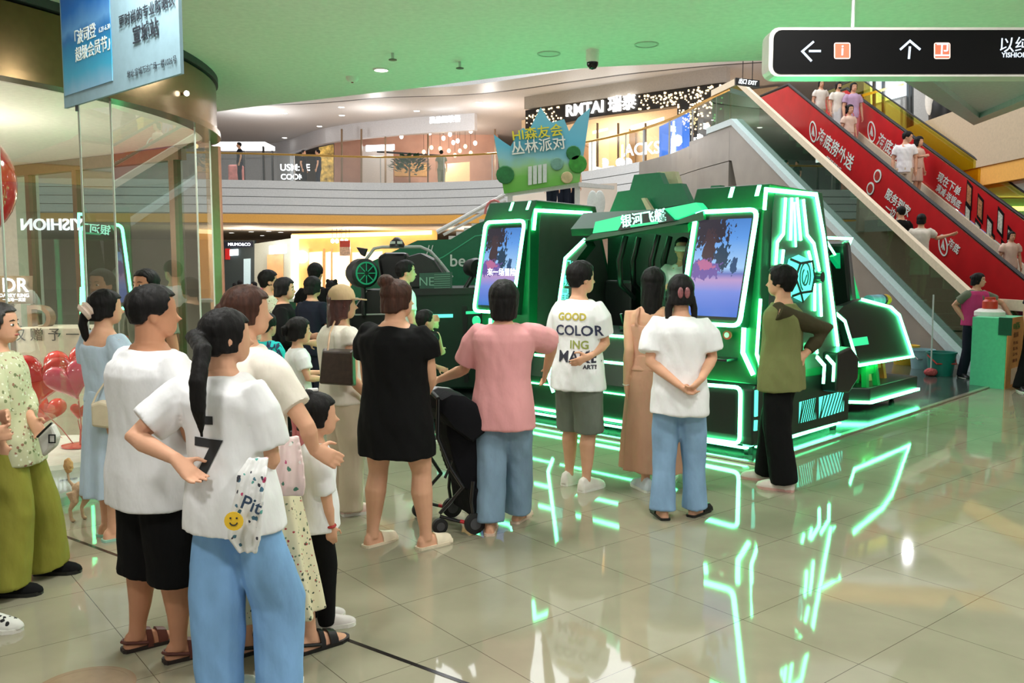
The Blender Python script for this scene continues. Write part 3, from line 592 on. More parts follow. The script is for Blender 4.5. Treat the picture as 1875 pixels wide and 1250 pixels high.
# ------------------------------------------------------------------ open-top driving simulator and its green backdrop
TY = 11.2
tr = thing('driving_simulator', 'dark green open cockpit driving simulator with round headlight pods beside the screens', 'arcade machine', P(760, 600, TY).xy.to_3d() + Z3 * 0.0)
TP = lambda pts, Y=TY: [P(x, y, Y) for x, y in pts]
D1 = Vector((0, 1, 0))
e_ = TP([(735, 535), (905, 532), (905, 700), (735, 720)]); e_[2].z = 0.08; e_[3].z = 0.08
body = MB().hexa(e_, [p + D1 * 1.3 for p in e_]).build('body', M_deep, tr, bevel=0.03)
e_ = TP([(733, 529), (907, 526), (907, 537), (733, 541)], TY - 0.05); MB().hexa(e_, [p + D1 * 1.4 for p in e_]).build('sill', M_char, body)
e_ = TP([(778, 576), (829, 575), (829, 581), (778, 582)], TY - 0.03); MB().hexa(e_, [p + D1 * 0.03 for p in e_]).build('light_bar', M_teal, body)
e_ = TP([(853, 570), (880, 569), (880, 574), (853, 575)], TY - 0.03); MB().hexa(e_, [p + D1 * 0.03 for p in e_]).build('light_bar', M_gsign, body)
e_ = TP([(855, 560), (858, 700), (850, 700), (846, 560)], TY - 0.02); MB().hexa(e_, [p + D1 * 0.03 for p in e_]).build('panel_joint', M_black, body)
# windscreen arch
arch = [(650, 500), (668, 478), (685, 455), (700, 452), (770, 452), (788, 460), (806, 480), (828, 508)]
mb = MB(); mb.tube(TP(arch, TY + 0.3), 0.022, 10); wf = mb.build('windscreen_frame', mat('pale_frame', (176, 180, 176), 0.35), tr, smooth=True)
hood = [(742, 470), (770, 462), (795, 475), (815, 505), (822, 530), (745, 530)]
e_ = TP(hood, TY + 0.1); MB().hexa(e_, [p + D1 * 0.5 for p in e_]).build('seat_hood', M_char, tr, bevel=0.04)
e_ = TP([(690, 470), (705, 462), (745, 462), (755, 500), (745, 535), (700, 530)], TY + 0.45); MB().hexa(e_, [p + D1 * 0.3 for p in e_]).build('seat_back', M_black, tr, bevel=0.05)
p = P(668, 500, TY + 0.1); ax = (Vector((0.55, -0.83, 0.0)))
pod1 = MB().lathe(p - ax * 0.16, [(0.02, -0.16), (0.15, -0.13), (0.19, 0), (0.19, 0.18), (0.155, 0.2)], 28, axis=ax).build('headlight_pod', M_char, tr, smooth=True)
MB().lathe(p + ax * 0.045, [(0.15, 0.0), (0.15, 0.012), (0.13, 0.012), (0.13, 0.0)], 28, axis=ax).build('headlight_ring', mat('green_ring', (30, 130, 86), 0.4, emit=(0.02, 0.4, 0.2), es=0.25), pod1)
for k in range(8):
    q = p + ax * 0.05; an = k * math.pi / 4; x = ax.cross(Z3).normalized(); d = x * math.cos(an) + Z3 * math.sin(an)
    MB().strip([q + d * 0.03, q + d * 0.13], 0.012, 0.006, ax).build('headlight_spoke', mat('green_ring', (30, 130, 86), 0.4), pod1)
MB().lathe(p - ax * 0.05 - Z3 * 0.55 , [(0.03, 0.0), (0.03, 0.4)], 12).build('pod_arm', M_char, tr)
p = P(868, 490, TY + 0.15); MB().lathe(p, [(0.02, -0.14), (0.11, -0.1), (0.13, 0.05), (0.11, 0.1)], 24, axis=ax).build('headlight_pod', M_char, tr, smooth=True)
MB().tube([P(868, 500, TY + 0.15), P(850, 531, TY + 0.1)], 0.03, 10).build('pod_arm', M_char, tr, smooth=True)
p = P(727, 447, TY + 0.3); lamp = MB().lathe(p - Z3 * 0.02, [(0.1, -0.02), (0.1, 0.02), (0.075, 0.07), (0.03, 0.11), (0.0, 0.115)], 20).build('roof_beacon', M_black, tr, smooth=True)
for dx in (-0.045, 0.05): MB().box(p + Vector((dx, -0.1, 0.02)), (0.07, 0.01, 0.035)).build('beacon_lens', mat('beacon_lens', (196, 206, 200), 0.3), lamp)
e_ = TP([(652, 452), (672, 455), (667, 470), (660, 466)], TY + 0.3); MB().hexa(e_, [p + D1 * 0.1 for p in e_]).build('mirror', M_black, tr, bevel=0.01)
e_ = TP([(768, 500), (828, 498), (828, 530), (768, 531)], TY + 0.05); gp = MB().hexa(e_, [p + D1 * 0.015 for p in e_]).build('grille_panel', mat('grille_green', (52, 92, 78), 0.4), tr)
text('NE', 0.16, P(781, 516, TY + 0.035), (1, 0, 0), Z3, mat('pale_letters', (130, 178, 158), 0.4), gp)
mb = MB()
for k in range(7): mb.strip([P(795, 503 + k * 4, TY + 0.045), P(824, 502 + k * 4, TY + 0.045)], 0.006, 0.004, -D1)
mb.build('grille_bars', mat('pale_letters', (130, 178, 158), 0.4), gp)
e_ = TP([(640, 575), (668, 530), (720, 530), (735, 575), (735, 640), (640, 640)], TY + 0.2); MB().hexa(e_, [p + D1 * 0.6 for p in e_]).build('console', M_char, tr, bevel=0.02)
neon(TP([(643, 572), (672, 532)], TY + 0.19), -D1, tr, 0.012, 0.01, mat('pale_frame', (176, 180, 176), 0.35), 'edge_strip')
neon(TP([(650, 576), (735, 574)], TY + 0.19), -D1, tr, 0.02, 0.01, mat('pale_frame', (176, 180, 176), 0.35), 'edge_strip')
e_ = [P(640, 640, TY + 0.2), P(735, 640, TY + 0.2)]
MB().hexa([Vector((e_[0].x, TY + 0.2, 0.02)), Vector((e_[1].x, TY + 0.2, 0.02)), Vector((e_[1].x, TY + 0.8, 0.02)), Vector((e_[0].x, TY + 0.8, 0.02))], [Vector((e_[0].x, TY + 0.2, 0.8)), Vector((e_[1].x, TY + 0.2, 0.8)), Vector((e_[1].x, TY + 0.8, 0.8)), Vector((e_[0].x, TY + 0.8, 0.8))]).build('plinth', M_black, tr)
# backdrop
BY = 13.4
bd = [(622, 560), (664, 486), (764, 440), (825, 438), (872, 410), (930, 388), (985, 386), (985, 700), (622, 700)]
e_ = TP(bd, BY); e_[-1].z = 0.02; e_[-2].z = 0.02
bk = tag(MB().hexa(e_, [p + D1 * 0.15 for p in e_]).build('backdrop_panel', mat('backdrop_green', (14, 110, 74), 0.45)), 'tall dark green backdrop panel with slanted top behind the driving simulator', 'backdrop')
text('be', 0.26, P(838, 478, BY - 0.01), (1, 0, 0), Z3, mat('white_print', (225, 235, 228), 0.5), bk, 'lettering', offset=0.008)
MB().strip(TP([(700, 520), (812, 470), (870, 432), (884, 430)], BY - 0.005), 0.015, 0.004, -D1).build('printed_line', mat('mint_print', (70, 190, 140), 0.5), bk)
text('//', 0.2, P(787, 458, BY - 0.01), (1, 0, 0), Z3, mat('white_print', (225, 235, 228), 0.5), bk, 'lettering')
# low green counter on the left of the simulator
e_ = TP([(530, 552), (640, 552), (640, 700), (530, 700)], 12.2); e_[2].z = 0.02; e_[3].z = 0.02
cn = thing('reception_counter', 'low green counter with pale top left of the driving simulator', 'counter', Vector((e_[0].x, 12.2, 0.02)))
MB().hexa(e_, [p + D1 * 0.5 for p in e_]).build('body', M_green, cn)
e2 = [e_[0] + Vector((-0.03, -0.04, 0)), e_[1] + Vector((0.03, -0.04, 0)), e_[1] + Vector((0.03, 0.54, 0)), e_[0] + Vector((-0.03, 0.54, 0))]
MB().hexa(e2, [p + Z3 * 0.035 for p in e2]).build('top', mat('pale_top', (216, 214, 206), 0.4), cn)
# ================================================================== ESCALATORS
EA = R(80); e_dir = Vector((-math.cos(EA), math.sin(EA), 0)); n_dir = Vector((math.sin(EA), math.cos(EA), 0)); S0 = Vector((7.35, 13.6, 0)); TAN = 0.577; STOP = 9.1
def EZ(s): return max(0.0, min(s, STOP)) * TAN
def E(s, n, h): return S0 + e_dir * s + n_dir * n + Z3 * (EZ(s) + h)
def EP(px, py, n): return PL(px, py, S0 + n_dir * n, n_dir)
M_red = mat('red_advert', (192, 24, 30), 0.4, var=0.1, scale=3)
M_redd = mat('dark_red_advert', (120, 16, 24), 0.4, var=0.25, scale=6)
M_wprint = mat('white_print', (225, 235, 228), 0.5)
M_cream = mat('cream_metal', (226, 210, 184), 0.35)
def band(ss, n, h0, h1, th, name, m, parent):  # wall following the escalator's slope
    mb = MB(); mb.loft([[E(s, n - th / 2, h0), E(s, n + th / 2, h0), E(s, n + th / 2, h1), E(s, n - th / 2, h1)] for s in ss]); return mb.build(name, m, parent)
SS = [-1.3, 0.0, STOP, STOP + 1.6]
def steps(n0, n1, parent):
    mb = MB(); k = 0; s = 0.0
    while s < STOP:
        z = EZ(s); a, b = S0 + e_dir * s + n_dir * n0, S0 + e_dir * s + n_dir * n1
        mb.hexa([a + Z3 * (z - 0.25), b + Z3 * (z - 0.25), b + e_dir * 0.36 + Z3 * (z - 0.25), a + e_dir * 0.36 + Z3 * (z - 0.25)], [a + Z3 * z, b + Z3 * z, b + e_dir * 0.36 + Z3 * z, a + e_dir * 0.36 + Z3 * z])
        s += 0.36
    o = mb.build('steps', mat('step_metal', (90, 92, 94), 0.4, metal=0.6), parent); return o
esA = thing('escalator', 'escalator nearer the game machine with green glass side and cream rail', 'escalator', S0)
mb = MB(); mb.hexa([E(-0.2, -0.12, 0), E(0, -0.12, 0.0), E(STOP, -0.12, 0.0), E(STOP + 1.6, -0.12, 0), E(STOP + 1.6, -0.12, -0.6), E(STOP, -0.12, -0.9), E(STOP - 2.2, -0.12, -EZ(STOP - 2.2) + 0.0)],
                   [E(-0.2, 0.05, 0), E(0, 0.05, 0.0), E(STOP, 0.05, 0.0), E(STOP + 1.6, 0.05, 0), E(STOP + 1.6, 0.05, -0.6), E(STOP, 0.05, -0.9), E(STOP - 2.2, 0.05, -EZ(STOP - 2.2) + 0.0)])
mb.build('side_cladding', M_stone, esA)
band(SS, -0.08, 0.0, 0.16, 0.16, 'base_strip', mat('pale_strip', (188, 204, 206), 0.3), esA)
band(SS, 0.0, 0.16, 1.02, 0.014, 'glass_balustrade', glass_mat('green_tint_glass', (0.20, 0.52, 0.36), 0.5), esA)  # green glass, tint deepened to stand in for its reflections
band(SS, 0.0, 1.02, 1.18, 0.09, 'top_rail', M_cream, esA)
steps(0.22, 1.22, esA)
band(SS, 1.4, 0.0, 1.02, 0.04, 'advert_panel', M_red, esA)
MB().tube([E(s, 1.4, 1.07) for s in SS], 0.035, 8).build('handrail', M_rub, esA, smooth=True)
esB = thing('escalator', 'farther escalator with red advert walls and people riding down', 'escalator', S0 + n_dir * 2.5)
band(SS, 1.72, 0.0, 0.74, 0.04, 'advert_panel', M_redd, esB)
MB().tube([E(s, 1.72, 0.79) for s in SS], 0.035, 8).build('handrail', M_rub, esB, smooth=True)
steps(1.95, 2.95, esB)
band(SS, 3.0, -0.1, 0.2, 0.04, 'skirt', M_cream, esB)
pB = band(SS, 3.05, 0.2, 0.98, 0.03, 'advert_panel', M_red, esB)
MB().tube([E(s, 3.05, 1.03) for s in SS], 0.035, 8).build('handrail', M_rub, esB, smooth=True)
band(SS, 3.4, 0.0, 1.28, 0.02, 'outer_glass', glass_mat('yellow_glow_glass', (0.92, 0.88, 0.34), 0.4), esB)  # yellow tint stands in for reflections and light from behind
MB().tube([E(s, 3.4, 1.3) for s in SS], 0.02, 8).build('outer_rail', M_rub, esB, smooth=True)
xd = (E(1, 0, 0) - E(2, 0, 0)).normalized(); yd = Z3
def onpanel(s, size, px, py, n, parent, m=M_wprint, name='lettering', **k):
    return text(s, size, EP(px, py, n), xd, yd, m, parent, name, extrude=0.004, offset=0.006, **k)
nA, nB = 1.372, 3.028
def ringmark(px, py, n, r, parent):
    c = EP(px, py, n); mb = MB(); mb.strip([c + xd * r * 0.8 * math.cos(t * 0.2618) + Z3 * r * math.sin(t * 0.2618) for t in range(25)], r * 0.16, 0.006, -n_dir)
    mb.strip([c - xd * r * 0.3 - Z3 * r * 0.4, c + Z3 * r * 0.5, c + xd * r * 0.3 - Z3 * r * 0.4], r * 0.14, 0.006, -n_dir); mb.strip([c - Z3 * r * 0.45, c + Z3 * r * 0.1], r * 0.13, 0.006, -n_dir)
    mb.build('round_mark', M_wprint, parent)
pA = [o for o in esA.children if o.name.startswith('advert')][0]
ringmark(1489, 241, nA, 0.23, pA); onpanel('海底捞外送', 0.36, 1528, 274, nA, pA); onpanel('扫码点餐 送货上门', 0.09, 1526, 300, nA, pA)
onpanel('服务到家', 0.24, 1643, 372, nA, pA); onpanel('一边 热辣', 0.2, 1640, 396, nA, pA); ringmark(1727, 449, nA, 0.18, pA); onpanel('海底', 0.18, 1746, 452, nA, pA)
ringmark(1596, 241, nB, 0.23, pB); onpanel('海底捞', 0.34, 1626, 270, nB, pB); onpanel('现在下单', 0.22, 1737, 338, nB, pB); onpanel('满减·送锅底', 0.18, 1736, 360, nB, pB)
def plates(lst, n, parent, rr, m):
    for px, py in lst:
        c = EP(px, py, n); pd = MB().cyl(c, rr, 0.008, 18, axis=-n_dir).build('printed_dish', M_wprint, parent); MB().cyl(c - n_dir * 0.009, rr * 0.72, 0.003, 18, axis=-n_dir).build('dish_food', m, pd)
plates([(1594, 345), (1607, 322)], nA, pA, 0.14, mat('food_red', (170, 40, 30), 0.6, var=0.5, scale=30))
M_food = mat('food_brown', (176, 120, 80), 0.6, var=0.5, scale=25)
for px, py in ((1775, 355), (1772, 395), (1795, 380), (1812, 420), (1832, 405), (1790, 425), (1850, 440), (1815, 445), (1838, 465)):
    c = EP(px, py, nB); q = [c + xd * a + Z3 * b for a, b in ((-0.1, -0.24), (0.1, -0.3), (0.1, 0.2), (-0.1, 0.26))]
    t = MB().hexa(q, [p - n_dir * 0.006 for p in q]).build('printed_tray', M_black, pB); c2 = sum(q, Vector()) / 4
    MB().hexa([c2 + (p - c2) * 0.72 - n_dir * 0.006 for p in q], [c2 + (p - c2) * 0.72 - n_dir * 0.01 for p in q]).build('tray_food', M_food if px % 2 else mat('food_pale', (196, 196, 180), 0.6, var=0.3, scale=25), t)
# landing on the first floor
MB().hexa([E(STOP, -0.1, -0.5), E(STOP, 3.6, -0.5), E(STOP + 3, 3.6, -0.5), E(STOP + 3, -0.1, -0.5)], [E(STOP, -0.1, -0.02), E(STOP, 3.6, -0.02), E(STOP + 3, 3.6, -0.02), E(STOP + 3, -0.1, -0.02)]).build('floor_landing', M_stone, kind='structure')
# ================================================================== GLASS RAILING OF THE FIRST FLOOR
def railing(path, z, label, h=1.12, step=8):
    t = thing('glass_railing', label, 'railing', (path[0].x, path[0].y, z))
    mb = MB(); mb.loft([[(p.x, p.y, z), (p.x, p.y, z + h - 0.04)] for p in path], cap=False, closed=False); mb.build('glass_panel', M_glass, t)
    MB().tube([(p.x, p.y, z + h) for p in path], 0.04, 8).build('handrail', M_gold, t, smooth=True)
    for p in path[::step]: MB().tube([(p.x, p.y, z), (p.x, p.y, z + h)], 0.022, 6).build('post', M_steel, t)
railing(off2(ring, 0.15), 5.11, 'glass railing with gold handrail along the curved white gallery edge', step=3)
up = off2(ring_s, 0.15)[:-1]
t = thing('glass_railing', 'glass railing rising above the grey stone wall towards the escalators', 'railing', (up[0].x, up[0].y, 5.12))
zz = [5.12 + 0.0 * i for i in range(len(up))]
mb = MB(); mb.loft([[(p.x, p.y, z), (p.x, p.y, z + 1.1)] for p, z in zip(up, zz)], cap=False, closed=False); mb.build('glass_panel', M_glass, t)
MB().tube([(p.x, p.y, z + 1.12) for p, z in zip(up, zz)], 0.045, 8).build('handrail', M_gold, t, smooth=True)
for p in up[::4] + [up[-1]]: MB().tube([(p.x, p.y, 5.12), (p.x, p.y, 6.24)], 0.03, 8).build('post', M_gold if p is up[-1] else M_steel, t)
# ================================================================== UPPER SHOPS
F0 = P(962, 240, 36); F1 = P(1325, 200, 30.5); fd = Vector((F1.x - F0.x, F1.y - F0.y, 0)).normalized(); fn = Vector((fd.y, -fd.x, 0))
FP = lambda px, py, o=0.0: PL(px, py, Vector((F0.x, F0.y, 0)) + fn * o, fn)     # pixels on the shop front, o metres in front
def fblock(pts, name, m, parent, o=0.0, th=0.1):
    a = [FP(x, y, o) for x, y in pts]; return MB().hexa(a, [p - fn * th for p in a]).build(name, m, parent)
sh = thing('fashion_shop', 'upper shop with black lettered header, sparkling lights and beige interior', 'shop', Vector((F0.x, F0.y, 5.08)))
hd = fblock([(962, 202), (1325, 152), (1325, 187), (1240, 194), (1075, 216), (962, 241)], 'header', mat('header_black', (34, 30, 26), 0.4), sh, 0, 0.4)
text('RMTAI 瑞泰', 0.62, FP(1098, 196, 0.05), fd, Z3, glow('sign_white', (1, 0.98, 0.92), 4), hd, extrude=0.03, offset=0.02)
fblock([(1240, 194), (1312, 186), (1312, 300), (1240, 320)], 'pillar', mat('header_black', (34, 30, 26), 0.4), sh, 0, 0.6)
fblock([(962, 241), (978, 238), (978, 345), (962, 345)], 'pillar', mat('header_black', (34, 30, 26), 0.4), sh, 0, 0.6)
mb = MB(); random.seed(3)
for k in range(260):
    x = random.choice([random.uniform(964, 1030), random.uniform(1170, 1322), random.uniform(1170, 1322), random.uniform(1242, 1310)])
    top = 202 - (x - 962) * 50 / 363; bot = 241 - (x - 962) * 47 / 278 if x < 1240 else 300
    y = random.uniform(top + 2, min(bot, top + (36 if x < 1240 else 90)) - 2); p = FP(x, y, 0.03); r = random.uniform(0.02, 0.042); mb.box(p, (r * 1.6, r, r * 1.6))
o = mb.build('fairy_lights', glow('fairy_light', (1, 0.72, 0.38), 4), hd); o['kind'] = 'stuff'
fblock([(960, 200), (1330, 150), (1330, 90), (960, 150)], 'upper_wall', mat('upper_wall2', (206, 196, 184), 0.6), sh, -0.05, 0.3)
bkq = [FP(955, 330, -4), FP(1420, 330, -4)]; bkw = MB().hexa([Vector((bkq[0].x, bkq[0].y, 5.05)), Vector((bkq[1].x, bkq[1].y, 5.05)), Vector((bkq[1].x, bkq[1].y, 8.4)), Vector((bkq[0].x, bkq[0].y, 8.4))], [Vector((p.x, p.y, z)) - fn * 0.2 for p, z in ((bkq[0], 5.05), (bkq[1], 5.05), (bkq[1], 8.4), (bkq[0], 8.4))]).build('back_wall', mat('shop_beige', (226, 200, 164), 0.6), sh)
for q, m_ in (([(1010, 262), (1035, 250), (1035, 330), (1010, 335)], 'tan'), ([(1115, 240), (1152, 236), (1152, 330), (1115, 330)], 'tan'), ([(1060, 265), (1080, 262), (1080, 330), (1060, 330)], 'wood')):
    fblock(q, 'display_cabinet', mat('shop_' + m_, (206, 172, 128) if m_ == 'tan' else (150, 112, 78), 0.5), sh, -3.4, 0.5)
for q in ([(1085, 240), (1112, 234), (1112, 238), (1085, 245)], [(1155, 230), (1215, 214), (1215, 221), (1155, 238)], [(1075, 216), (1240, 194), (1240, 197), (1075, 219)], [(1078, 258), (1090, 256), (1090, 330), (1078, 330)]):
    fblock(q, 'light_strip', glow('shop_strip', (1, 0.8, 0.55), 3.2), sh, -2.0, 0.05)
for px in (1092, 1130, 1180): fblock([(px, 225), (px + 2.5, 225), (px + 2.5, 330), (px, 330)], 'door_frame', M_bronzed, sh, -0.2, 0.06)
text('JACKS TANY', 0.62, FP(1212, 270, 0.02), fd, Z3, M_wled, sh, offset=0.01, extrude=0.01)
c = (FP(1090, 290, -2)); area('shop_lamp_upper', (c.x, c.y, 8.2), 2, 260, (1, 0.85, 0.66))
po = thing('advert_screen', 'tall blue advertising screen standing behind the glass railing near the upper shop', 'screen', P(1230, 285, 29.8))
q = [P(1207, 232, 30.5), P(1262, 206, 29.2), P(1262, 284, 29.2), P(1207, 296, 30.5)]; MB().hexa(q, [p + Vector((0.3, 0.8, 0)).normalized() * 0.12 for p in q]).build('blue_screen', mat('blue_screen', (40, 90, 190), 0.3, emit=(0.06, 0.2, 0.62), es=0.9, var=0.2, scale=1.5), po)
nq = (q[1] - q[0]).cross(q[3] - q[0]).normalized()
nq = -nq if nq.y > 0 else nq
mb = MB(); c = (q[0] + q[1] + q[2] + q[3]) / 4 + nq * 0.02; xh = (q[1] - q[0]).normalized(); mb.hexa([c + xh * a + Z3 * b for a, b in ((-.12, -.7), (.12, -.7), (.12, 0), (.04, .25), (.04, .6), (-.04, .6), (-.04, .25), (-.12, 0))], [c + nq * 0.01 + xh * a + Z3 * b for a, b in ((-.12, -.7), (.12, -.7), (.12, 0), (.04, .25), (.04, .6), (-.04, .6), (-.04, .25), (-.12, 0))]); mb.build('bottle_picture', M_wled, po)
# restaurant with hanging lamps
RY = 41.5
rs = thing('restaurant', 'upper restaurant with dusty pink interior, hanging lamps and big plant behind glass', 'restaurant', P(770, 336, RY))
RQ = lambda pts, Y=RY: [P(x, y, Y) for x, y in pts]
def rblock(pts, name, m, parent, Y=RY, th=0.1):
    a = RQ(pts, Y); return MB().hexa(a, [p + D1 * th for p in a]).build(name, m, parent)
rblock([(612, 240), (912, 225), (912, 342), (612, 345)], 'back_wall', mat('dusty_pink', (202, 160, 142), 0.6, var=0.15, scale=0.8), rs, RY + 5, 0.2)
for x in (624, 660, 704, 782, 905): rblock([(x, 236), (x + 3, 236), (x + 3, 342), (x, 342)], 'window_frame', M_bronzed, rs, RY + 0.5, 0.1)
rblock([(660, 268), (720, 264), (720, 340), (660, 340)], 'panel', mat('pale_panel', (206, 196, 190), 0.5), rs, RY + 3, 0.1)
rblock([(722, 300), (780, 298), (780, 322), (722, 322)], 'counter', mat('wood_counter', (196, 150, 92), 0.5, var=0.2, scale=2), rs, RY + 3, 0.6)
rblock([(815, 300), (860, 296), (860, 340), (815, 340)], 'lit_panel', mat('peach_panel', (236, 190, 150), 0.5, emit=(0.9, 0.5, 0.25), es=0.3), rs, RY + 3, 0.1)
rblock([(670, 266), (722, 264), (722, 274), (670, 277)], 'light_box', M_wled, rs, RY + 2, 0.1)
rblock([(690, 276), (820, 284), (820, 287), (690, 279)], 'beam', M_char, rs, RY + 2, 0.1)
random.seed(11)
lam = None
for px, py in ((727, 241), (735, 250), (787, 243), (812, 253), (824, 246), (830, 261), (862, 240), (776, 278), (790, 270), (806, 272), (822, 276), (842, 276), (852, 268), (862, 280), (838, 258), (833, 284), (870, 262)):
    p = P(px, py, RY + 1.5); t = thing('pendant_lamp', 'small glowing pendant lamp hanging inside the upper restaurant', 'pendant lamp', p, 'pendant lamps of the restaurant')
    MB().ell(p, 0.09, 0.09, 0.11, nu=10, nv=6).build('bulb', M_warm if py > 265 else M_lamp, t, smooth=True); MB().tube([p + Z3 * 0.1, Vector((p.x, p.y, 8.5))], 0.008, 5).build('cord', M_rub, t)
def leafy(name, label, c, r, h, m, n=160, seed=1, leaf=0.16):
    random.seed(seed); t = thing(name, label, 'plant', c); mb = MB()
    for k in range(n):
        a = random.uniform(0, 6.283); u = random.uniform(-0.2, 1); rr = r * math.sqrt(max(0, 1 - u * u * 0.8)) * random.uniform(0.4, 1); p = c + Vector((rr * math.cos(a), rr * math.sin(a), h * 0.35 + h * 0.6 * (u * 0.5 + 0.25)))
        d = Vector((math.cos(a), math.sin(a), random.uniform(-0.2, 0.9))).normalized(); s = d.cross(Z3).normalized() * leaf * 0.3; mid = p + d * leaf * 0.5
        v = [mb.bm.verts.new(q) for q in (p, mid + s, p + d * leaf, mid - s)]; mb.bm.faces.new(v)
    mb.build('foliage', m, t); MB().lathe(c, [(0.16, 0), (0.22, 0.3), (0.2, 0.3)], 14).build('pot', M_white, t); MB().tube([c + Z3 * 0.25, c + Z3 * h * 0.6], 0.04, 6).build('stem', M_bronzed, t)
p = P(750, 336, RY - 1); leafy('potted_plant', 'big dark leafy plant behind the railing at the upper restaurant', Vector((p.x, p.y, 5.1)), 0.85, 1.9, mat('leaf_green', (52, 84, 62), 0.5), 260, 4, 0.3)
hp = P(815, 221, 39.3); text('呂品記茶餐', 0.3, hp + Vector((0, -0.25, 0)), Vector((1, -0.35, 0)), Z3, M_wled, rs, 'sign_letters', extrude=0.05, offset=0.012)
# gallery stall, lettering, patterned screen
ks = thing('gallery_stall', 'lit white canopy stall on dark posts with rosy clothes on the upper gallery', 'stall', P(445, 333, 39))
c = P(445, 268, 39); MB().box(c, (2.4, 1.6, 0.18)).build('canopy', glow('canopy_light', (1, 1, 1), 3), ks)
for dx, dy in ((-1.1, -0.7), (1.1, -0.7), (-0.2, 0.7), (1.1, 0.7)): MB().box((c.x + dx, c.y + dy, (5.1 + c.z) / 2), (0.08, 0.08, c.z - 5.1)).build('post', M_black, ks)
MB().box((c.x - 0.4, c.y + 0.2, 5.6), (0.6, 0.5, 1.0)).build('clothes_rack', mat('rosy_cloth', (180, 110, 104), 0.7, var=0.3, scale=4), ks, bevel=0.08)
ls = thing('wall_sign', 'white lit letters on the pale wall of the upper gallery', 'sign', P(540, 318, 47.5))
text('USM:RE', 0.5, P(540, 307, 47.5), (1, 0, 0), Z3, M_wled, ls, offset=0.02); text('COOK', 0.42, P(535, 324, 47.4), (1, 0, 0), Z3, M_wled, ls, offset=0.02)
pg = P(597, 336, 42); tag(center(MB().hexa([P(584, 270, 42), P(610, 264, 42), P(610, 338, 42), P(584, 338, 42)], [p + D1 * 0.15 for p in (P(584, 270, 42), P(610, 264, 42), P(610, 338, 42), P(584, 338, 42))]).build('patterned_screen', mat('patterned_print', (206, 168, 84), 0.5, var=0.7, scale=5))), 'narrow yellow patterned screen panel on the upper gallery wall', 'screen panel')
# ================================================================== GROUND FLOOR SHOPS FAR BACK
GY = 42.0
def gblock(pts, name, m, parent, Y=GY, th=0.3):
    a = [P(x, y, Y) for x, y in pts]
    for v in a:
        if v.z < 0.4: v.z = 0.02
    return MB().hexa(a, [p + D1 * th for p in a]).build(name, m, parent)
M_wood = mat('glowing_wood', (226, 168, 96), 0.5, var=0.2, scale=1.2, emit=(1, 0.6, 0.22), es=0.18)  # wood with the shop's warm light put in as a faint glow
g1 = thing('corner_shop', 'far dark ground floor shop with navy sign beside the copper column', 'shop', Vector((P(437, 545, GY).x, GY, 0.02)))
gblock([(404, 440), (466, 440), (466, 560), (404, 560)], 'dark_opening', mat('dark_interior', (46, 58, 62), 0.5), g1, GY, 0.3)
s_ = gblock([(411, 443), (462, 442), (462, 452), (411, 453)], 'sign_board', mat('navy_board', (16, 20, 44), 0.4), g1, GY - 0.1, 0.1); text('MIUMO&CO', 0.2, P(438, 447.5, GY - 0.12), (1, 0, 0), Z3, M_wled, s_)
gblock([(421, 457), (435, 456), (435, 467), (421, 468)], 'light_box', M_wled, g1, GY - 0.1, 0.1); gblock([(412, 455), (420, 455), (420, 475), (412, 475)], 'red_box', mat('red_box', (200, 30, 34), 0.5), g1, GY - 0.1, 0.1)
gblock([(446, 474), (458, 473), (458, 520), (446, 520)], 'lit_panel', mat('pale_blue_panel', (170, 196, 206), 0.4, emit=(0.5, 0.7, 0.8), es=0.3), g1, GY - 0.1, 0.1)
g2 = thing('wall_pillar', 'far grey wall pillar with wooden door and hanging white light box', 'pillar', Vector((P(495, 545, GY).x, GY, 0.02)))
gblock([(466, 446), (534, 436), (534, 560), (466, 560)], 'wall_panel', mat('grey_green_wall', (168, 174, 166), 0.6), g2, GY, 0.3)
gblock([(489, 466), (518, 465), (518, 560), (489, 560)], 'wooden_door', mat('door_wood', (206, 160, 112), 0.5, var=0.2, scale=2), g2, GY - 0.1, 0.1)
gblock([(493, 450), (522, 447), (522, 463), (493, 465)], 'light_box', M_wled, g2, GY - 0.6, 0.3)
g3 = thing('wooden_shop', 'far warm wooden ground floor shop glowing yellow behind the crowd', 'shop', Vector((P(650, 545, GY).x, GY, 0.02)))
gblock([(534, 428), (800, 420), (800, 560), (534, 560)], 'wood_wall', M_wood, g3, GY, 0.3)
gblock([(533, 430), (545, 430), (545, 545), (533, 545)], 'light_column', glow('column_light', (1, 0.93, 0.75), 4), g3, GY - 0.2, 0.2)
gblock([(545, 430), (790, 422), (790, 429), (545, 437)], 'light_cove', M_warm, g3, GY - 0.3, 0.2)
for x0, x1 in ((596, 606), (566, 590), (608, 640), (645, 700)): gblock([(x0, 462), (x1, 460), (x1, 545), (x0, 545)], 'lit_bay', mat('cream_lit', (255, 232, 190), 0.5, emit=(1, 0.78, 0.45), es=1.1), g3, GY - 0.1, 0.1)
for x in (563, 592, 606, 641): gblock([(x, 455), (x + 2.5, 455), (x + 2.5, 545), (x, 545)], 'door_frame', mat('door_wood', (206, 160, 112), 0.5, var=0.2, scale=2), g3, GY - 0.15, 0.1)
p = P(553, 470, GY - 0.2); MB().cyl(p, 0.3, 0.1, 24, axis=(0, -1, 0)).build('round_lamp', M_lamp, g3)
for px in (609, 617, 626, 634):
    q = P(px, 441, GY - 2); t = thing('pendant_lamp', 'round white pendant in the row above the far warm shop', 'pendant lamp', q, 'round pendants of the far shop'); MB().ell(q, 0.085, 0.085, 0.1, nu=12, nv=8).build('globe', M_lamp, t, smooth=True); MB().tube([q + Z3 * 0.15, Vector((q.x, q.y, 3.3))], 0.01, 5).build('cord', M_rub, t)
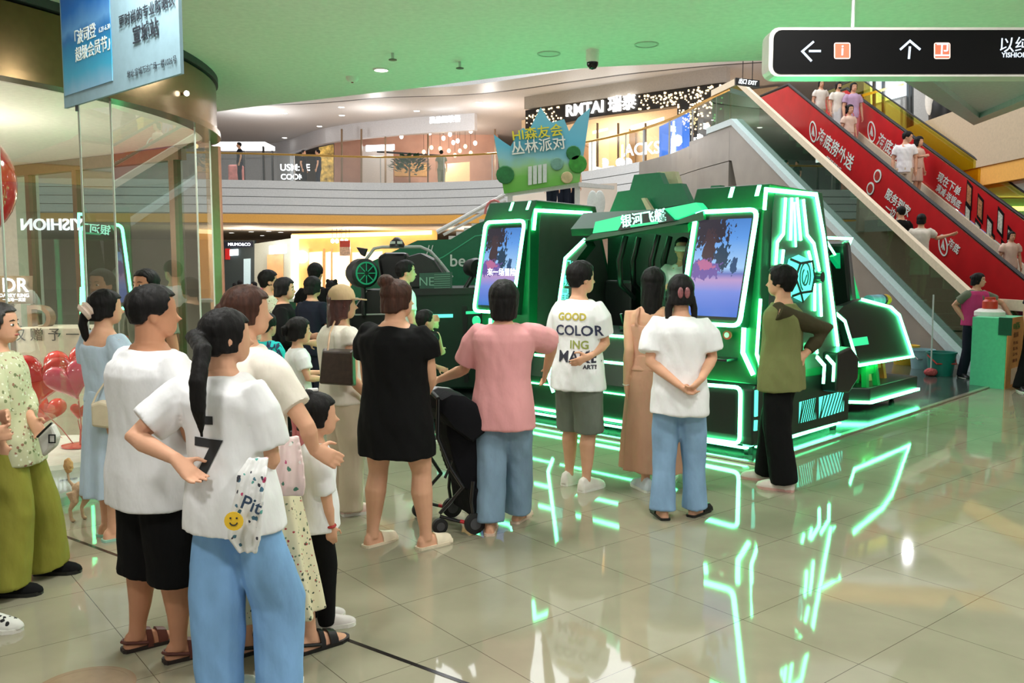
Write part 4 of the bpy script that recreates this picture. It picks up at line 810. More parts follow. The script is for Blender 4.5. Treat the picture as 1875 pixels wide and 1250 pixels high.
t = thing('hanging_banner', 'small red and white banner hanging before the far warm shop', 'banner', P(632, 468, 39))
MB().hexa([P(622, 440, 39), P(641, 440, 39), P(641, 452, 39), P(622, 452, 39)], [p + D1 * 0.03 for p in (P(622, 440, 39), P(641, 440, 39), P(641, 452, 39), P(622, 452, 39))]).build('red_half', mat('red_banner', (206, 84, 76), 0.6), t)
MB().hexa([P(622, 452, 39), P(641, 452, 39), P(641, 468, 39), P(622, 468, 39)], [p + D1 * 0.03 for p in (P(622, 452, 39), P(641, 452, 39), P(641, 468, 39), P(622, 468, 39))]).build('pale_half', mat('pale_banner', (226, 196, 176), 0.6, var=0.3, scale=12), t)
for px in (623, 640): MB().tube([P(px, 440, 39), P(px, 440, 39) * 1.0 + Z3 * (3.4 - P(px, 440, 39).z)], 0.008, 5).build('cord', M_rub, t)
# ================================================================== PLAY STAGE WITH CROWN BANNER
CY = 19.0
M_wrail = mat('white_rail', (222, 222, 218), 0.4)
def banner_material():
    m, nt, b = nodes('meadow_print'); N = nt.nodes; L = nt.links
    tc = N.new('ShaderNodeTexCoord'); sp = N.new('ShaderNodeSeparateXYZ'); L.new(tc.outputs['Generated'], sp.inputs[0])
    nz = N.new('ShaderNodeTexNoise'); nz.inputs['Scale'].default_value = 4; L.new(tc.outputs['Generated'], nz.inputs[0])
    ad = N.new('ShaderNodeMath'); ad.operation = 'MULTIPLY_ADD'; L.new(nz.outputs[0], ad.inputs[0]); ad.inputs[1].default_value = 0.25; L.new(sp.outputs['Z'], ad.inputs[2])
    rp = N.new('ShaderNodeValToRGB'); e = rp.color_ramp.elements; e[0].position = 0.1; e[0].color = (*srgb(92, 176, 60), 1); e[1].position = 1; e[1].color = (*srgb(120, 200, 220), 1)
    for q, c in ((0.3, (120, 196, 84)), (0.42, (160, 210, 140)), (0.52, (150, 210, 214)), (0.7, (106, 196, 222))): k = e.new(q); k.color = (*srgb(*c), 1)
    L.new(ad.outputs[0], rp.inputs[0]); L.new(rp.outputs[0], b.inputs['Base Color']); b.inputs['Roughness'].default_value = 0.6; return m
cb = thing('stage_banner', 'crown shaped blue and green meadow banner standing on the white stage', 'banner', P(990, 352, CY))
cp = [(904, 246), (920, 258), (935, 268), (950, 240), (958, 234), (968, 240), (990, 196), (1004, 218), (1010, 224), (1033, 218), (1042, 240), (1058, 216), (1081, 197), (1073, 255), (1061, 333), (923, 354)]
a = [P(x, y, CY) for x, y in cp]; bn = MB().hexa(a, [p + D1 * 0.08 for p in a]).build('printed_board', banner_material(), cb)
for s, px, py, sz, c in (('HI森友会', 984, 244, 0.28, (240, 226, 60)), ('丛林派对', 986, 268, 0.30, (250, 250, 235))):
    text(s, sz, P(px, py, CY - 0.05), (1, 0, 0.12), Z3, mat('print_%d' % c[2], c, 0.6), bn, offset=0.012)
    text(s, sz, P(px, py, CY - 0.03), (1, 0, 0.12), Z3, mat('print_shadow', (24, 110, 60), 0.6), bn, offset=0.04)
for k in range(4):
    q = [P(967 + k * 9 + x, y - k * 1.5, CY - 0.03) for x, y in ((0, 305), (7, 304), (7, 338), (0, 339))]; MB().hexa(q, [p - D1 * 0.01 for p in q]).build('printed_column', mat('pale_print', (216, 226, 216), 0.6), bn)
for px, py, r, c in ((1050, 280, 0.16, (40, 120, 60)), (1058, 300, 0.2, (60, 150, 50)), (925, 320, 0.2, (40, 130, 50)), (1038, 325, 0.13, (206, 190, 140)), (1020, 300, 0.14, (120, 170, 150))):
    q = P(px, py, CY - 0.03); MB().lathe(q, [(r, 0), (r * 0.9, 0.012), (0, 0.012)], 14, axis=(0, -1, 0)).build('printed_bush', mat('bush_%d' % c[0], c, 0.6, var=0.2, scale=9), bn)
st = thing('play_stage', 'white railed play stage with stairs under the crown banner', 'stage', Vector((P(990, 600, CY).x, CY + 0.6, 0.02)))
zt = P(990, 388, CY).z
def sbar(p, q, r=0.05, name='rail'): MB().tube([p, q], r, 8).build(name, M_wrail, st)
e_ = [P(925, 352, CY + 0.1), P(1060, 333, CY + 0.1), P(1060, 341, CY + 0.1), P(925, 360, CY + 0.1)]; MB().hexa(e_, [p + D1 * 0.2 for p in e_]).build('beam', M_wrail, st)
e_ = [P(1060, 333, CY - 0.1), P(1125, 340, CY + 1.5), P(1125, 346, CY + 1.5), P(1060, 341, CY - 0.1)]; MB().hexa(e_, [p + D1 * 0.2 for p in e_]).build('beam', M_wrail, st)
for px in (934, 1058): p = P(px, 340, CY); MB().box((p.x, p.y + 0.16, p.z / 2), (0.11, 0.11, p.z)).build('post', M_wrail, st)
p0, p1 = P(925, 400, CY), P(1125, 400, CY + 1.5); MB().hexa([Vector((p0.x, p0.y, zt - 0.3)), Vector((p1.x, p1.y, zt - 0.3)), Vector((p1.x, p1.y + 3, zt - 0.3)), Vector((p0.x, p0.y + 3, zt - 0.3))], [Vector((p0.x, p0.y, zt)), Vector((p1.x, p1.y, zt)), Vector((p1.x, p1.y + 3, zt)), Vector((p0.x, p0.y + 3, zt))]).build('deck', M_wrail, st)
MB().hexa([Vector((p0.x, p0.y + 0.5, 0.02)), Vector((p1.x, p1.y + 0.5, 0.02)), Vector((p1.x, p1.y + 2.8, 0.02)), Vector((p0.x, p0.y + 2.8, 0.02))], [Vector((p0.x, p0.y + 0.5, zt - 0.3)), Vector((p1.x, p1.y + 0.5, zt - 0.3)), Vector((p1.x, p1.y + 2.8, zt - 0.3)), Vector((p0.x, p0.y + 2.8, zt - 0.3))]).build('stage_base', mat('rosy_board', (214, 178, 160), 0.6), st)
e_ = [P(930, 345, CY + 2.6), P(1130, 335, CY + 2.6), P(1130, 420, CY + 2.6), P(930, 420, CY + 2.6)]; MB().hexa(e_, [p + D1 * 0.1 for p in e_]).build('back_board', mat('pale_board', (226, 208, 192), 0.6, var=0.12, scale=0.8), st)
for px in (1085, 1098): q = P(px, 372, CY + 1.4); MB().ell(q, 0.13, 0.03, 0.3).build('white_cutout', M_wrail, st, smooth=True)
for dy in (0, 1.1):
    sbar(P(800, 425, CY + dy), P(922, 358, CY + dy)); sbar(P(812, 430, CY + dy), P(926, 367, CY + dy), 0.03)
for k in range(9): a_, b_ = P(806 + k * 14, 452 - k * 7.6, CY), None; MB().box((a_.x, CY + 0.55, a_.z), (0.3, 1.1, 0.12)).build('stair_tread', M_wrail, st)
mb = MB(); q = P(905, 392, CY - 0.1); mb.tube([q + Vector((0.2 * math.cos(t * 0.3927), 0, 0.3 * math.sin(t * 0.3927))) for t in range(9)], 0.025, 8); mb.build('pink_arch', mat('pink_tube', (206, 120, 116), 0.5), st)
# ================================================================== SIGNS HANGING OVER THE CROWD
dL, dR = 4.6, 3.765
q = [P(108, -40, dL), P(321, -160, dR), P(331, 135, dR), P(118, 198, dL)]; zb = (q[2].z + q[3].z) / 2; x0, x1 = Vector((q[3].x, q[3].y, 0)), Vector((q[2].x, q[2].y, 0)); bx = (x1 - x0).normalized(); bnn = Vector((bx.y, -bx.x, 0)); wid = (x1 - x0).length
hs = thing('hanging_poster', 'pale blue hanging poster with sea picture and dark lettering below the low ceiling', 'hanging sign', x0 + bx * wid / 2 + Z3 * zb)
HB = lambda a, z, o=0.0: x0 + bx * a + Z3 * z + bnn * o
bd_ = MB().hexa([HB(0, zb), HB(wid, zb), HB(wid, 3.42), HB(0, 3.42)], [HB(0, zb, -0.015), HB(wid, zb, -0.015), HB(wid, 3.42, -0.015), HB(0, 3.42, -0.015)]).build('board', mat('pale_blue_board', (138, 168, 180), 0.6, spec=.2), hs)
def sea_material():
    m, nt, b = nodes('sea_print'); N = nt.nodes; L = nt.links; tc = N.new('ShaderNodeTexCoord'); sp = N.new('ShaderNodeSeparateXYZ'); L.new(tc.outputs['Generated'], sp.inputs[0])
    nz = N.new('ShaderNodeTexNoise'); nz.inputs['Scale'].default_value = 3; nz.inputs['Detail'].default_value = 4; L.new(tc.outputs['Generated'], nz.inputs[0]); ad = N.new('ShaderNodeMath'); ad.operation = 'MULTIPLY_ADD'; L.new(nz.outputs[0], ad.inputs[0]); ad.inputs[1].default_value = 0.16; L.new(sp.outputs['Z'], ad.inputs[2])
    rp = N.new('ShaderNodeValToRGB'); e = rp.color_ramp.elements; e[0].position = 0.08; e[0].color = (*srgb(126, 176, 206), 1); e[1].position = 1; e[1].color = (*srgb(24, 84, 160), 1)
    for k_, c in ((0.2, (52, 160, 196)), (0.36, (30, 130, 180)), (0.43, (40, 112, 176)), (0.48, (90, 150, 205)), (0.6, (26, 106, 186)), (0.8, (20, 84, 166))): z = e.new(k_); z.color = (*srgb(*c), 1)
    L.new(ad.outputs[0], rp.inputs[0]); L.new(rp.outputs[0], b.inputs['Base Color']); b.inputs['Roughness'].default_value = 0.5; return m
pw = wid * 0.475; z1 = zb + 0.06
MB().hexa([HB(0.02, z1, 0.001), HB(pw, z1, 0.001), HB(pw, 3.36, 0.001), HB(0.02, 3.36, 0.001)], [HB(0.02, z1, 0.004), HB(pw, z1, 0.004), HB(pw, 3.36, 0.004), HB(0.02, 3.36, 0.004)]).build('sea_picture', sea_material(), bd_)
SG = lambda px, py: PL(px, py, x0 + bnn * 0.005, bnn)
M_ink = mat('dark_ink', (36, 44, 54), 0.6)
text('「波司登', 0.075, SG(152, 66), bx, Z3, M_wprint, bd_, offset=0.001); text('超级会员节」', 0.075, SG(172, 90), bx, Z3, M_wprint, bd_, offset=0.001); text('6.21-6.30', 0.034, SG(191, 52), bx, Z3, M_wprint, bd_)
text('更时尚的专业防晒衣', 0.06, SG(266, 22), bx, Z3, M_ink, bd_, offset=0.001); text('宣城站', 0.085, SG(266, 59), bx, Z3, M_ink, bd_, offset=0.002); text('地址:宣城万达广场一楼1026号', 0.036, SG(276, 124), bx, Z3, M_ink, bd_)
for a in (0.12, wid - 0.12): MB().tube([HB(a, 3.42, -0.007), HB(a, 3.5, -0.007)], 0.004, 6).build('wire', M_steel, hs)
MB().cyl(HB(0.14, zb - 0.03, -0.007), 0.008, 0.03, 8).build('hook', M_black, hs)
DY_ = 4.5
ds = thing('direction_sign', 'long black hanging direction sign with white arrows and orange icons', 'direction sign', P(1650, 142, DY_))
e_ = [P(1409, 50, DY_), P(1409, 140, DY_)]; X0, X1 = e_[0].x, 3.6; zt_, zb_ = e_[0].z, e_[1].z
rr_ = lambda X0, X1, z0, z1, y, r: [Vector((X0 + r - r * math.sin(t), y, z1 - r + r * math.cos(t))) for t in (0, .4, .8, 1.2, 1.571)] + [Vector((X0 + r - r * math.cos(t), y, z0 + r - r * math.sin(t))) for t in (0, .4, .8, 1.2, 1.571)] + [Vector((X1, y, z0)), Vector((X1, y, z1))]
fr_ = rr_(X0, X1, zb_, zt_, DY_, 0.05); fb = MB().hexa(fr_, [p + D1 * 0.12 for p in fr_]).build('frame', mat('silver_frame', (206, 204, 196), 0.35), ds)
fi = rr_(X0 + 0.022, X1, zb_ + 0.012, zt_ - 0.014, DY_ - 0.004, 0.04); fc = MB().hexa(fi, [p + D1 * 0.004 for p in fi]).build('black_face', mat('matt_black', (12, 12, 13), .6, spec=.1), ds)
SY = DY_ - 0.006; sg_ = lambda px, py: P(px, py, SY)
M_arrow = glow('arrow_light', (0.72, 0.86, 1.0), 1.2)
for n_, paths in (('arrow', [[(1490, 76), (1469, 94), (1486, 112)], [(1481, 93.5), (1503, 93.5)]]), ('arrow', [[(1648, 91), (1666, 75), (1685, 91)], [(1666, 85), (1664, 108)]])):
    mb = MB()
    for pth in paths: mb.strip([sg_(*q) for q in pth], 0.011, 0.002, -D1)
    mb.build(n_, M_arrow, fc)
for px, ch in ((1542, 'i'), (1725, '卫')):
    a = [sg_(px - 15, 78), sg_(px + 15, 78), sg_(px + 15, 108), sg_(px - 15, 108)]
    ic = MB().hexa(rounded(a, 0.012)[:-1], [p - D1 * 0.001 for p in rounded(a, 0.012)[:-1]]).build('icon', mat('icon_edge', (246, 206, 190), 0.5, emit=(0.9, 0.6, 0.5), es=0.6), fc)
    c_ = sum(a, Vector()) / 4; a2 = [c_ + (p - c_) * 0.86 - D1 * 0.001 for p in a]; MB().hexa(a2, [p - D1 * 0.001 for p in a2]).build('icon_face', mat('icon_orange', (226, 92, 66), 0.5, emit=(0.75, 0.12, 0.06), es=0.7), ic)
    text(ch, 0.075, c_ - D1 * 0.004, (1, 0, 0), Z3, M_arrow, ic, extrude=0.001, offset=0.001)
text('以纯', 0.082, sg_(1858, 84), (1, 0, 0), Z3, M_arrow, fc, extrude=0.001); text('YISHION', 0.034, sg_(1858, 101), (1, 0, 0), Z3, M_arrow, fc, extrude=0.001, offset=0.0006)
for px in (1561, 1980): p = P(px, 50, DY_ + 0.06); MB().tube([p, Vector((p.x, p.y, 3.5))], 0.009, 8).build('hanging_pole', M_steel, ds)
# small hanging sign by the escalator top
hg = thing('hanging_sign', 'small black hanging sign with white marks above the escalator top', 'hanging sign', P(1368, 155, 21)); a = [P(1347, 142, 21), P(1391, 147, 20.4), P(1391, 160, 20.4), P(1347, 154, 21)]
sb = MB().hexa(a, [p + D1 * 0.1 for p in a]).build('board', M_black, hg); text('出口 EXIT', 0.13, (a[0] + a[2]) / 2 - D1 * 0.01, a[1] - a[0], Z3, M_wled, sb)
for k in (0.3, 0.7): p = a[0].lerp(a[1], k); MB().tube([p, Vector((p.x, p.y, 8.5))], 0.01, 5).build('wire', M_rub, hg)

# ---- right gallery: upper windows and the blue green shop under the cream fascia
ug = thing('gallery_window', 'bright white window panel and dark mullions on the upper right gallery above the cream fascia', 'window', P(1690, 225, 27))
def ublock(pts, name, m, Y=27, th=0.15):
    a_ = [P(x, y, Y) for x, y in pts]; return MB().hexa(a_, [p + D1 * th for p in a_]).build(name, m, ug)
ublock([(1585, 120), (1900, 120), (1900, 240), (1585, 240)], 'grey_wall', mat('gallery_grey', (166, 164, 160), .6), 27.4)
ublock([(1596, 140), (1662, 140), (1668, 172), (1598, 190)], 'bright_panel', glow('cool_panel', (.75, .9, 1), 1.4))
for x in (1601, 1618, 1664, 1670): ublock([(x, 130), (x + 3, 130), (x + 3, 238), (x, 238)], 'mullion', M_char, 26.8)
ublock([(1580, 172), (1655, 152), (1655, 156), (1580, 177)], 'gold_rail', M_gold, 26.6, .05)
wd_ = P(1722, 226, 25); wd_.z = 5.1; t = thing('clothes_figure', 'black and white dressed figure in the upper right gallery window', 'mannequin', wd_); MB().lathe(wd_, [(.2, 0), (.3, .5), (.34, 1.1), (.26, 1.5), (.1, 1.6), (.0, 1.62)], 16).build('black_coat', M_black, t, smooth=True); MB().ell(wd_ + Vector((-.3, 0, 1.25)), .16, .12, .45).build('white_scarf', M_white, t, smooth=True)
bs = thing('blue_shop', 'far ground floor shop with white and blue light bands under the cream fascia', 'shop', Vector((13.2, 21, .02)))
MB().hexa([Vector((10.6, 21, .0)), Vector((21.5, 21, .02)), Vector((21.5, 21.2, .02)), Vector((10.6, 21.2, .02))], [Vector((10.6, 21, 3.28)), Vector((21.5, 21, 3.28)), Vector((21.5, 21.2, 3.28)), Vector((10.6, 21.2, 3.28))]).build('front_wall', mat('teal_wall', (70, 130, 130), .5), bs)
for z0, z1, m_ in ((2.98, 3.08, M_wled), (2.35, 2.95, glow('blue_band', (.02, .2, .6), 1.0)), (1.9, 2.3, glow('teal_band', (.02, .4, .36), 1.0))):
    MB().hexa([Vector((10.7, 20.9, z0)), Vector((21.4, 20.9, z0)), Vector((21.4, 21, z0)), Vector((10.7, 21, z0))], [Vector((10.7, 20.9, z1)), Vector((21.4, 20.9, z1)), Vector((21.4, 21, z1)), Vector((10.7, 21, z1))]).build('light_band', m_, bs)
# ================================================================== PEOPLE
def remesh(mb, vox, it=4, fold=0.0, ffreq=9.0, fstretch=(1, 1, 0.35), seed=0, shrink=0.0, sf=0.5):
    bmesh.ops.recalc_face_normals(mb.bm, faces=mb.bm.faces)
    me = bpy.data.meshes.new('volume'); mb.bm.to_mesh(me); mb.bm.free()
    o = bpy.data.objects.new('volume', me); COL.objects.link(o)
    m = o.modifiers.new('r', 'REMESH'); m.mode = 'VOXEL'; m.voxel_size = vox; m.use_smooth_shade = True
    s = o.modifiers.new('s', 'SMOOTH'); s.factor = sf; s.iterations = it
    dg = bpy.context.evaluated_depsgraph_get(); out = bpy.data.meshes.new_from_object(o.evaluated_get(dg))
    bpy.data.objects.remove(o); bpy.data.meshes.remove(me)
    if fold:
        n = len(out.vertices); co = np.empty(n * 3); no = np.empty(n * 3); out.vertices.foreach_get('co', co); out.vertices.foreach_get('normal', no)
        co = co.reshape(-1, 3); no = no.reshape(-1, 3); sd = Vector((seed * 3.1, seed * 1.7, 0))
        d = np.array([noise.noise(Vector((p[0] * ffreq * fstretch[0], p[1] * ffreq * fstretch[1], p[2] * ffreq * fstretch[2])) + sd) + 0.5 * noise.noise(Vector((p[0] * 2.3 * ffreq + p[2] * ffreq, p[1] * 2.3 * ffreq, p[2] * ffreq * 0.9)) + sd) for p in co])
        co += no * (d * fold)[:, None]; out.vertices.foreach_set('co', co.ravel())
    out.polygons.foreach_set('use_smooth', [True] * len(out.polygons)); out.update(); return out
def link_mesh(name, me, m, parent):
    me.name = name; me.materials.clear(); me.materials.append(m); o = bpy.data.objects.new(name, me); COL.objects.link(o)
    if parent is not None: attach(o, parent)
    return o
def bvh_of(me): return BVHTree.FromPolygons([v.co.copy() for v in me.vertices], [p.vertices[:] for p in me.polygons])
def ell_ring(c, x, y, rx, ry, n=20, p=2.3):
    out = []
    for k in range(n):
        a = 2 * math.pi * k / n; ca, sa = math.cos(a), math.sin(a)
        out.append(c + x * (rx * math.copysign(abs(ca) ** (2 / p), ca)) + y * (ry * math.copysign(abs(sa) ** (2 / p), sa)))
    return out
def lerp(a, b, t): return a + (b - a) * t
M_skin = mat('skin', (216, 164, 134), 0.62, spec=.3, var=0.05, scale=12)
M_skin2 = mat('skin_tan', (196, 140, 108), 0.62, spec=.3, var=0.05, scale=12)
M_hairk = mat('black_hair', (17, 15, 15), 0.62, spec=.22, var=0.5, scale=60, bump=0.35, bscale=90, stretch=(1, 1, 0.12))
M_hairb = mat('brown_hair', (62, 36, 26), 0.6, spec=.25, var=0.45, scale=60, bump=0.35, bscale=90, stretch=(1, 1, 0.12))
M_eyew = mat('eye_white', (232, 228, 222), 0.3); M_eyed = mat('eye_dark', (20, 14, 12), 0.2); M_lip = mat('lips', (176, 92, 84), 0.45)
def cloth(name, rgb, rough=0.85, var=0.07, bump=0.55, **k): return mat(name, rgb, rough, var=var, scale=7, bump=bump * 1.6, bscale=13, spec=.15, stretch=(1, 1, .55), **k)
class Body: pass
def person(label, feet, top, yaw, H=None, hh=0.132, fat=1.0, sh=1.0, skin=M_skin, group=None, vox=0.008, hair=None, hairm=None, head_yaw=None, pitch=0.0, tilt=0.0, lean=(0, 0), la=None, ra=None, lh=None, rh=None, lf=None, rf=None,
           shirt=None, pants=None, skirt=None, shoes=None, face=False, zoff=0.0, dist=None, hipx=0.052, cat='person', curl=0.5, legs=True, stance=0.055, head_dx=0.0, knees=None):
    B = Body()
    if dist is None: base = G(*feet, zoff)
    else: base = P(feet[0], feet[1], dist); base.z = zoff
    if H is None: H = P(feet[0], top, base.y).z - zoff
    ya = R(yaw); f = Vector((math.sin(ya), math.cos(ya), 0)); r = Vector((math.cos(ya), -math.sin(ya), 0))
    def L(x, y, z): return base + r * (x * H) + f * (y * H) + Z3 * (z * H)
    def spec(s): 
        if s is None: return None
        if s[0] == 'p': return P(s[1], s[2], base.y + s[3])
        return L(*s)
    root = thing('person', label, cat, base, group); B.root = root; B.H = H; B.L = L; B.f = f; B.r = r; B.base = base
    lx, ly = lean; chz = 1 - hh; nz = chz - 0.022; shz = nz - 0.028
    hipC = L(0, 0, 0.52); 
    spine = lambda z: L(lx * max(0, (z - 0.5) / 0.36), ly * max(0, (z - 0.5) / 0.36), z)
    neck = spine(nz); J = {}
    for s, k in ((-1, 'l'), (1, 'r')):
        J[k + 's'] = spine(shz - .018) + r * (s * 0.102 * H * sh * (0.5 + fat / 2))
        J[k + 'h'] = L(s * hipx, 0, 0.5)
        fo = lf if s < 0 else rf
        if fo is not None and legs:
            a = G(fo[0], fo[1], zoff) if fo[0] != 'l' else L(fo[1], fo[2], 0)
        else: a = L(s * stance, 0.0, 0)
        J[k + 'f'] = a; J[k + 'a'] = a + Z3 * (0.05 * H)
        J[k + 'k'] = lerp(J[k + 'h'], J[k + 'a'], 0.5) + f * (0.018 * H)
        fa = yaw + (fo[2] if (fo is not None and len(fo) > 2 and fo[0] != 'l') else s * 10); fa = R(fa); J[k + 'd'] = Vector((math.sin(fa), math.cos(fa), 0))
        ar = la if s < 0 else ra
        if ar is None: ar = ((s * 0.135, -0.01, shz - 0.175), (s * 0.14, 0.03, shz - 0.325))
        J[k + 'e'] = spec(ar[0]); J[k + 'w'] = spec(ar[1])
        hd = lh if s < 0 else rh
        J[k + 'hd'] = (spec(hd) - J[k + 'w']).normalized() if hd is not None else (J[k + 'w'] - J[k + 'e']).normalized()
    if knees:
        for k, q in zip('lr', knees):
            if q: J[k + 'k'] = spec(q)
    B.J = J
    hy = R(yaw if head_yaw is None else head_yaw); hf = Vector((math.sin(hy), math.cos(hy), 0)); hr = Vector((math.cos(hy), -math.sin(hy), 0))
    Mp = Matrix.Rotation(R(pitch), 3, hr) @ Matrix.Rotation(R(tilt), 3, hf); hf = Mp @ hf; hr = Mp @ hr; hu = hr.cross(hf).normalized()
    hs = hh * H; chin = spine(chz) + hf * (0.012 * H) + r * (head_dx * H)
    def Hd(x, y, z): return chin + (hr * x + hf * y + hu * z) * hs
    B.Hd = Hd; B.hs = hs; B.hf, B.hr, B.hu = hf, hr, hu
    g = 0.5 + fat / 2
    # ---------- body
    mb = MB(); T = [(0.455, .07, .055), (0.50, .093, .068), (0.55, .092, .068), (0.60, .083, .06), (0.65, .082, .06), (0.71, .09, .065), (shz - 0.05, .1, .066), (shz - 0.018, .096, .058), (shz + 0.003, .073, .046), (nz - .006, .042, .04), (nz + .006, .034, .037)]
    mb.loft([ell_ring(spine(z), r, f, w * H * fat * (sh if z > 0.68 else 1), d * H * fat) for z, w, d in T])
    mb.tube([neck - Z3 * 0.02 * H, lerp(neck, Hd(0, -0.06, 0.2), 0.5), Hd(0, -0.07, 0.3)], [0.036 * H * g, 0.033 * H * g, 0.033 * H * g], 14)
    HR = [(0.0, .22, .1, .09), (.05, .2, .17, .17), (.14, .13, .24, .3), (.25, .07, .28, .37), (.38, .03, .305, .41), (.5, .0, .325, .435), (.62, -.01, .338, .445), (.75, -.02, .33, .43), (.87, -.03, .265, .35), (.95, -.035, .17, .24), (1.0, -.04, .05, .07)]
    mb.loft([ell_ring(Hd(0, y, z), hr, hf, rx * hs, ry * hs, 20, 2.1) for z, y, rx, ry in HR])
    mb.loft([[Hd(x, y, z) for x, y, z in q] for q in (((-.03, .4, .56), (.03, .4, .56), (.03, .36, .56), (-.03, .36, .56)), ((-.06, .47, .42), (.06, .47, .42), (.06, .36, .42), (-.06, .36, .42)), ((-.075, .545, .345), (.075, .545, .345), (.085, .36, .335), (-.085, .36, .335)), ((-.05, .46, .3), (.05, .46, .3), (.05, .36, .3), (-.05, .36, .3)))])
    mb.ell(Hd(0, .39, .2), .1 * hs, .055 * hs, .05 * hs, Matrix((hr, hf, hu)).transposed(), 10, 6)
    for s in (-1, 1):
        mb.ell(Hd(s * .345, -.02, .42), .035 * hs, .085 * hs, .14 * hs, Matrix((hr, hf, hu)).transposed(), 10, 8)
    for k, s in (('l', -1), ('r', 1)):
        sj, e, w = J[k + 's'], J[k + 'e'], J[k + 'w']
        mb.tube([lerp(sj, spine(shz - .02), 0.35), sj, lerp(sj, e, .35), lerp(sj, e, .8), e, lerp(e, w, .25), lerp(e, w, .7), w], [x * H * g for x in (.018, .027, .028, .025, .0225, .0245, .019, .0155)], 12)
        # hand
        d = J[k + 'hd']; side = d.cross(f); 
        nrm = (r * -s); nrm = nrm - d * nrm.dot(d)
        if nrm.length < 0.3: nrm = -f - d * (-f).dot(d)
        nrm.normalize(); acr = d.cross(nrm) * (-s)      # acr points to the thumb side
        if acr.dot(f) < 0 and abs(d.z) > 0.5: acr = -acr
        c = hs * 0.0 + H
        mb.loft([ell_ring(w - d * 0.005 * c, acr, nrm, .0165 * c, .0125 * c, 12), ell_ring(w + d * 0.022 * c, acr, nrm, .021 * c, .012 * c, 12), ell_ring(w + d * 0.05 * c, acr, nrm, .0245 * c, .0095 * c, 12), ell_ring(w + d * 0.058 * c, acr, nrm, .022 * c, .007 * c, 12)])
        for i, (o_, ln) in enumerate(((.0195, .040), (.0068, .046), (-.0062, .043), (-.0185, .034))):
            b0 = w + d * 0.05 * c + acr * o_ * c; cu = curl * (0.8 + 0.12 * i); sp_ = acr * o_ * 0.35
            d1 = (d * math.cos(cu * .5) + nrm * math.sin(cu * .5) + sp_ * 6).normalized(); d2 = (d * math.cos(cu * 1.3) + nrm * math.sin(cu * 1.3) + sp_ * 3).normalized()
            p1 = b0 + d1 * ln * 0.5 * c; mb.tube([b0 - d1 * .01 * c, b0, p1, p1 + d2 * ln * 0.3 * c, p1 + d2 * ln * 0.5 * c], [x * c for x in (.0052, .0054, .005, .0046, .0036)], 8)
        t0 = w + d * 0.016 * c + acr * .016 * c; t1 = t0 + (d * .6 + acr * .75 + nrm * .35).normalized() * .028 * c; mb.tube([t0 - acr * .01 * c, t0, t1, t1 + (d * .9 + acr * .25 + nrm * .3).normalized() * .024 * c], [x * c for x in (.008, .007, .006, .0045)], 8)
        if legs:
            h, kn, a, fd_ = J[k + 'h'], J[k + 'k'], J[k + 'a'], J[k + 'd']
            mb.tube([h + Z3 * .03 * H, lerp(h, kn, .25), lerp(h, kn, .6), kn + Z3 * .02 * H, kn, lerp(kn, a, .28) - f * .008 * H, lerp(kn, a, .65), lerp(kn, a, .9), a - Z3 * .02 * H], [x * H * g for x in (.054, .053, .044, .034, .0325, .036, .027, .0205, .021)], 14)
            sd_ = Vector((fd_.y, -fd_.x, 0)); ft = J[k + 'f']
            mb.loft([[ft + fd_ * (y * H) + sd_ * (w_ * H * ca) + Z3 * (h_ * H * sa) for ca, sa in ((-1, .06), (-.8, .6), (-.4, 1), (.4, 1), (.8, .6), (1, .06))] for y, w_, h_ in ((-.036, .012, .03), (-.028, .019, .045), (0, .021, .052), (.04, .0235, .042), (.08, .027, .026), (.1, .026, .018), (.115, .016, .012))])
    me = remesh(mb, vox, 2); B.body = link_mesh('body', me, skin, root)
    if face:
        for s in (-1, 1):
            ew = MB().ell(Hd(s * .135, .365, .47), .065 * hs, .05 * hs, .035 * hs, Matrix((hr, hf, hu)).transposed(), 10, 6).build('eye', M_eyew, B.body, smooth=True)
            MB().ell(Hd(s * .135, .398, .472), .03 * hs, .025 * hs, .032 * hs, Matrix((hr, hf, hu)).transposed(), 8, 6).build('iris', M_eyed, ew, smooth=True) if False else None
            MB().ell(Hd(s * .14, .40, .472), .034 * hs, .022 * hs, .034 * hs, Matrix((hr, hf, hu)).transposed(), 8, 6).build('pupil', M_eyed, B.body, smooth=True)
            MB().tube([Hd(s * .05, .415, .575), Hd(s * .14, .41, .6), Hd(s * .22, .35, .575)], [.012 * hs, .016 * hs, .008 * hs], 6).build('eyebrow', M_hairk, B.body, smooth=True)
        MB().tube([Hd(-.1, .41, .205), Hd(-.04, .45, .215), Hd(.04, .45, .215), Hd(.1, .41, .205)], [.008 * hs, .026 * hs, .026 * hs, .008 * hs], 8).build('lips', M_lip, B.body, smooth=True)
    # ---------- hair
    if hair:
        hm = hairm or M_hairk; kind = hair['k']; mb = MB(); th = hair.get('t', .055); fr_z = hair.get('front', .78); nape = hair.get('nape', .2); low = hair.get('low', .1); sid = hair.get('side', .44); wid_ = hair.get('wide', 1.0)
        def zmin(a):                    # a: angle from the front, degrees
            a = abs(a)
            if a < 45: return fr_z
            if a < 68: return lerp(fr_z, sid, (a - 45) / 23)
            if a < 100: return sid
            if a < 125: return lerp(sid, nape, (a - 100) / 25)
            return nape
        rings = []; top_ = 1.0 + th; zs = [top_ - .004, top_ - .02, top_ - .05, top_ - .09] + [top_ - .09 - 0.05 * i for i in range(1, int((top_ - .09 - min(nape, sid, low)) / 0.05) + 2)]
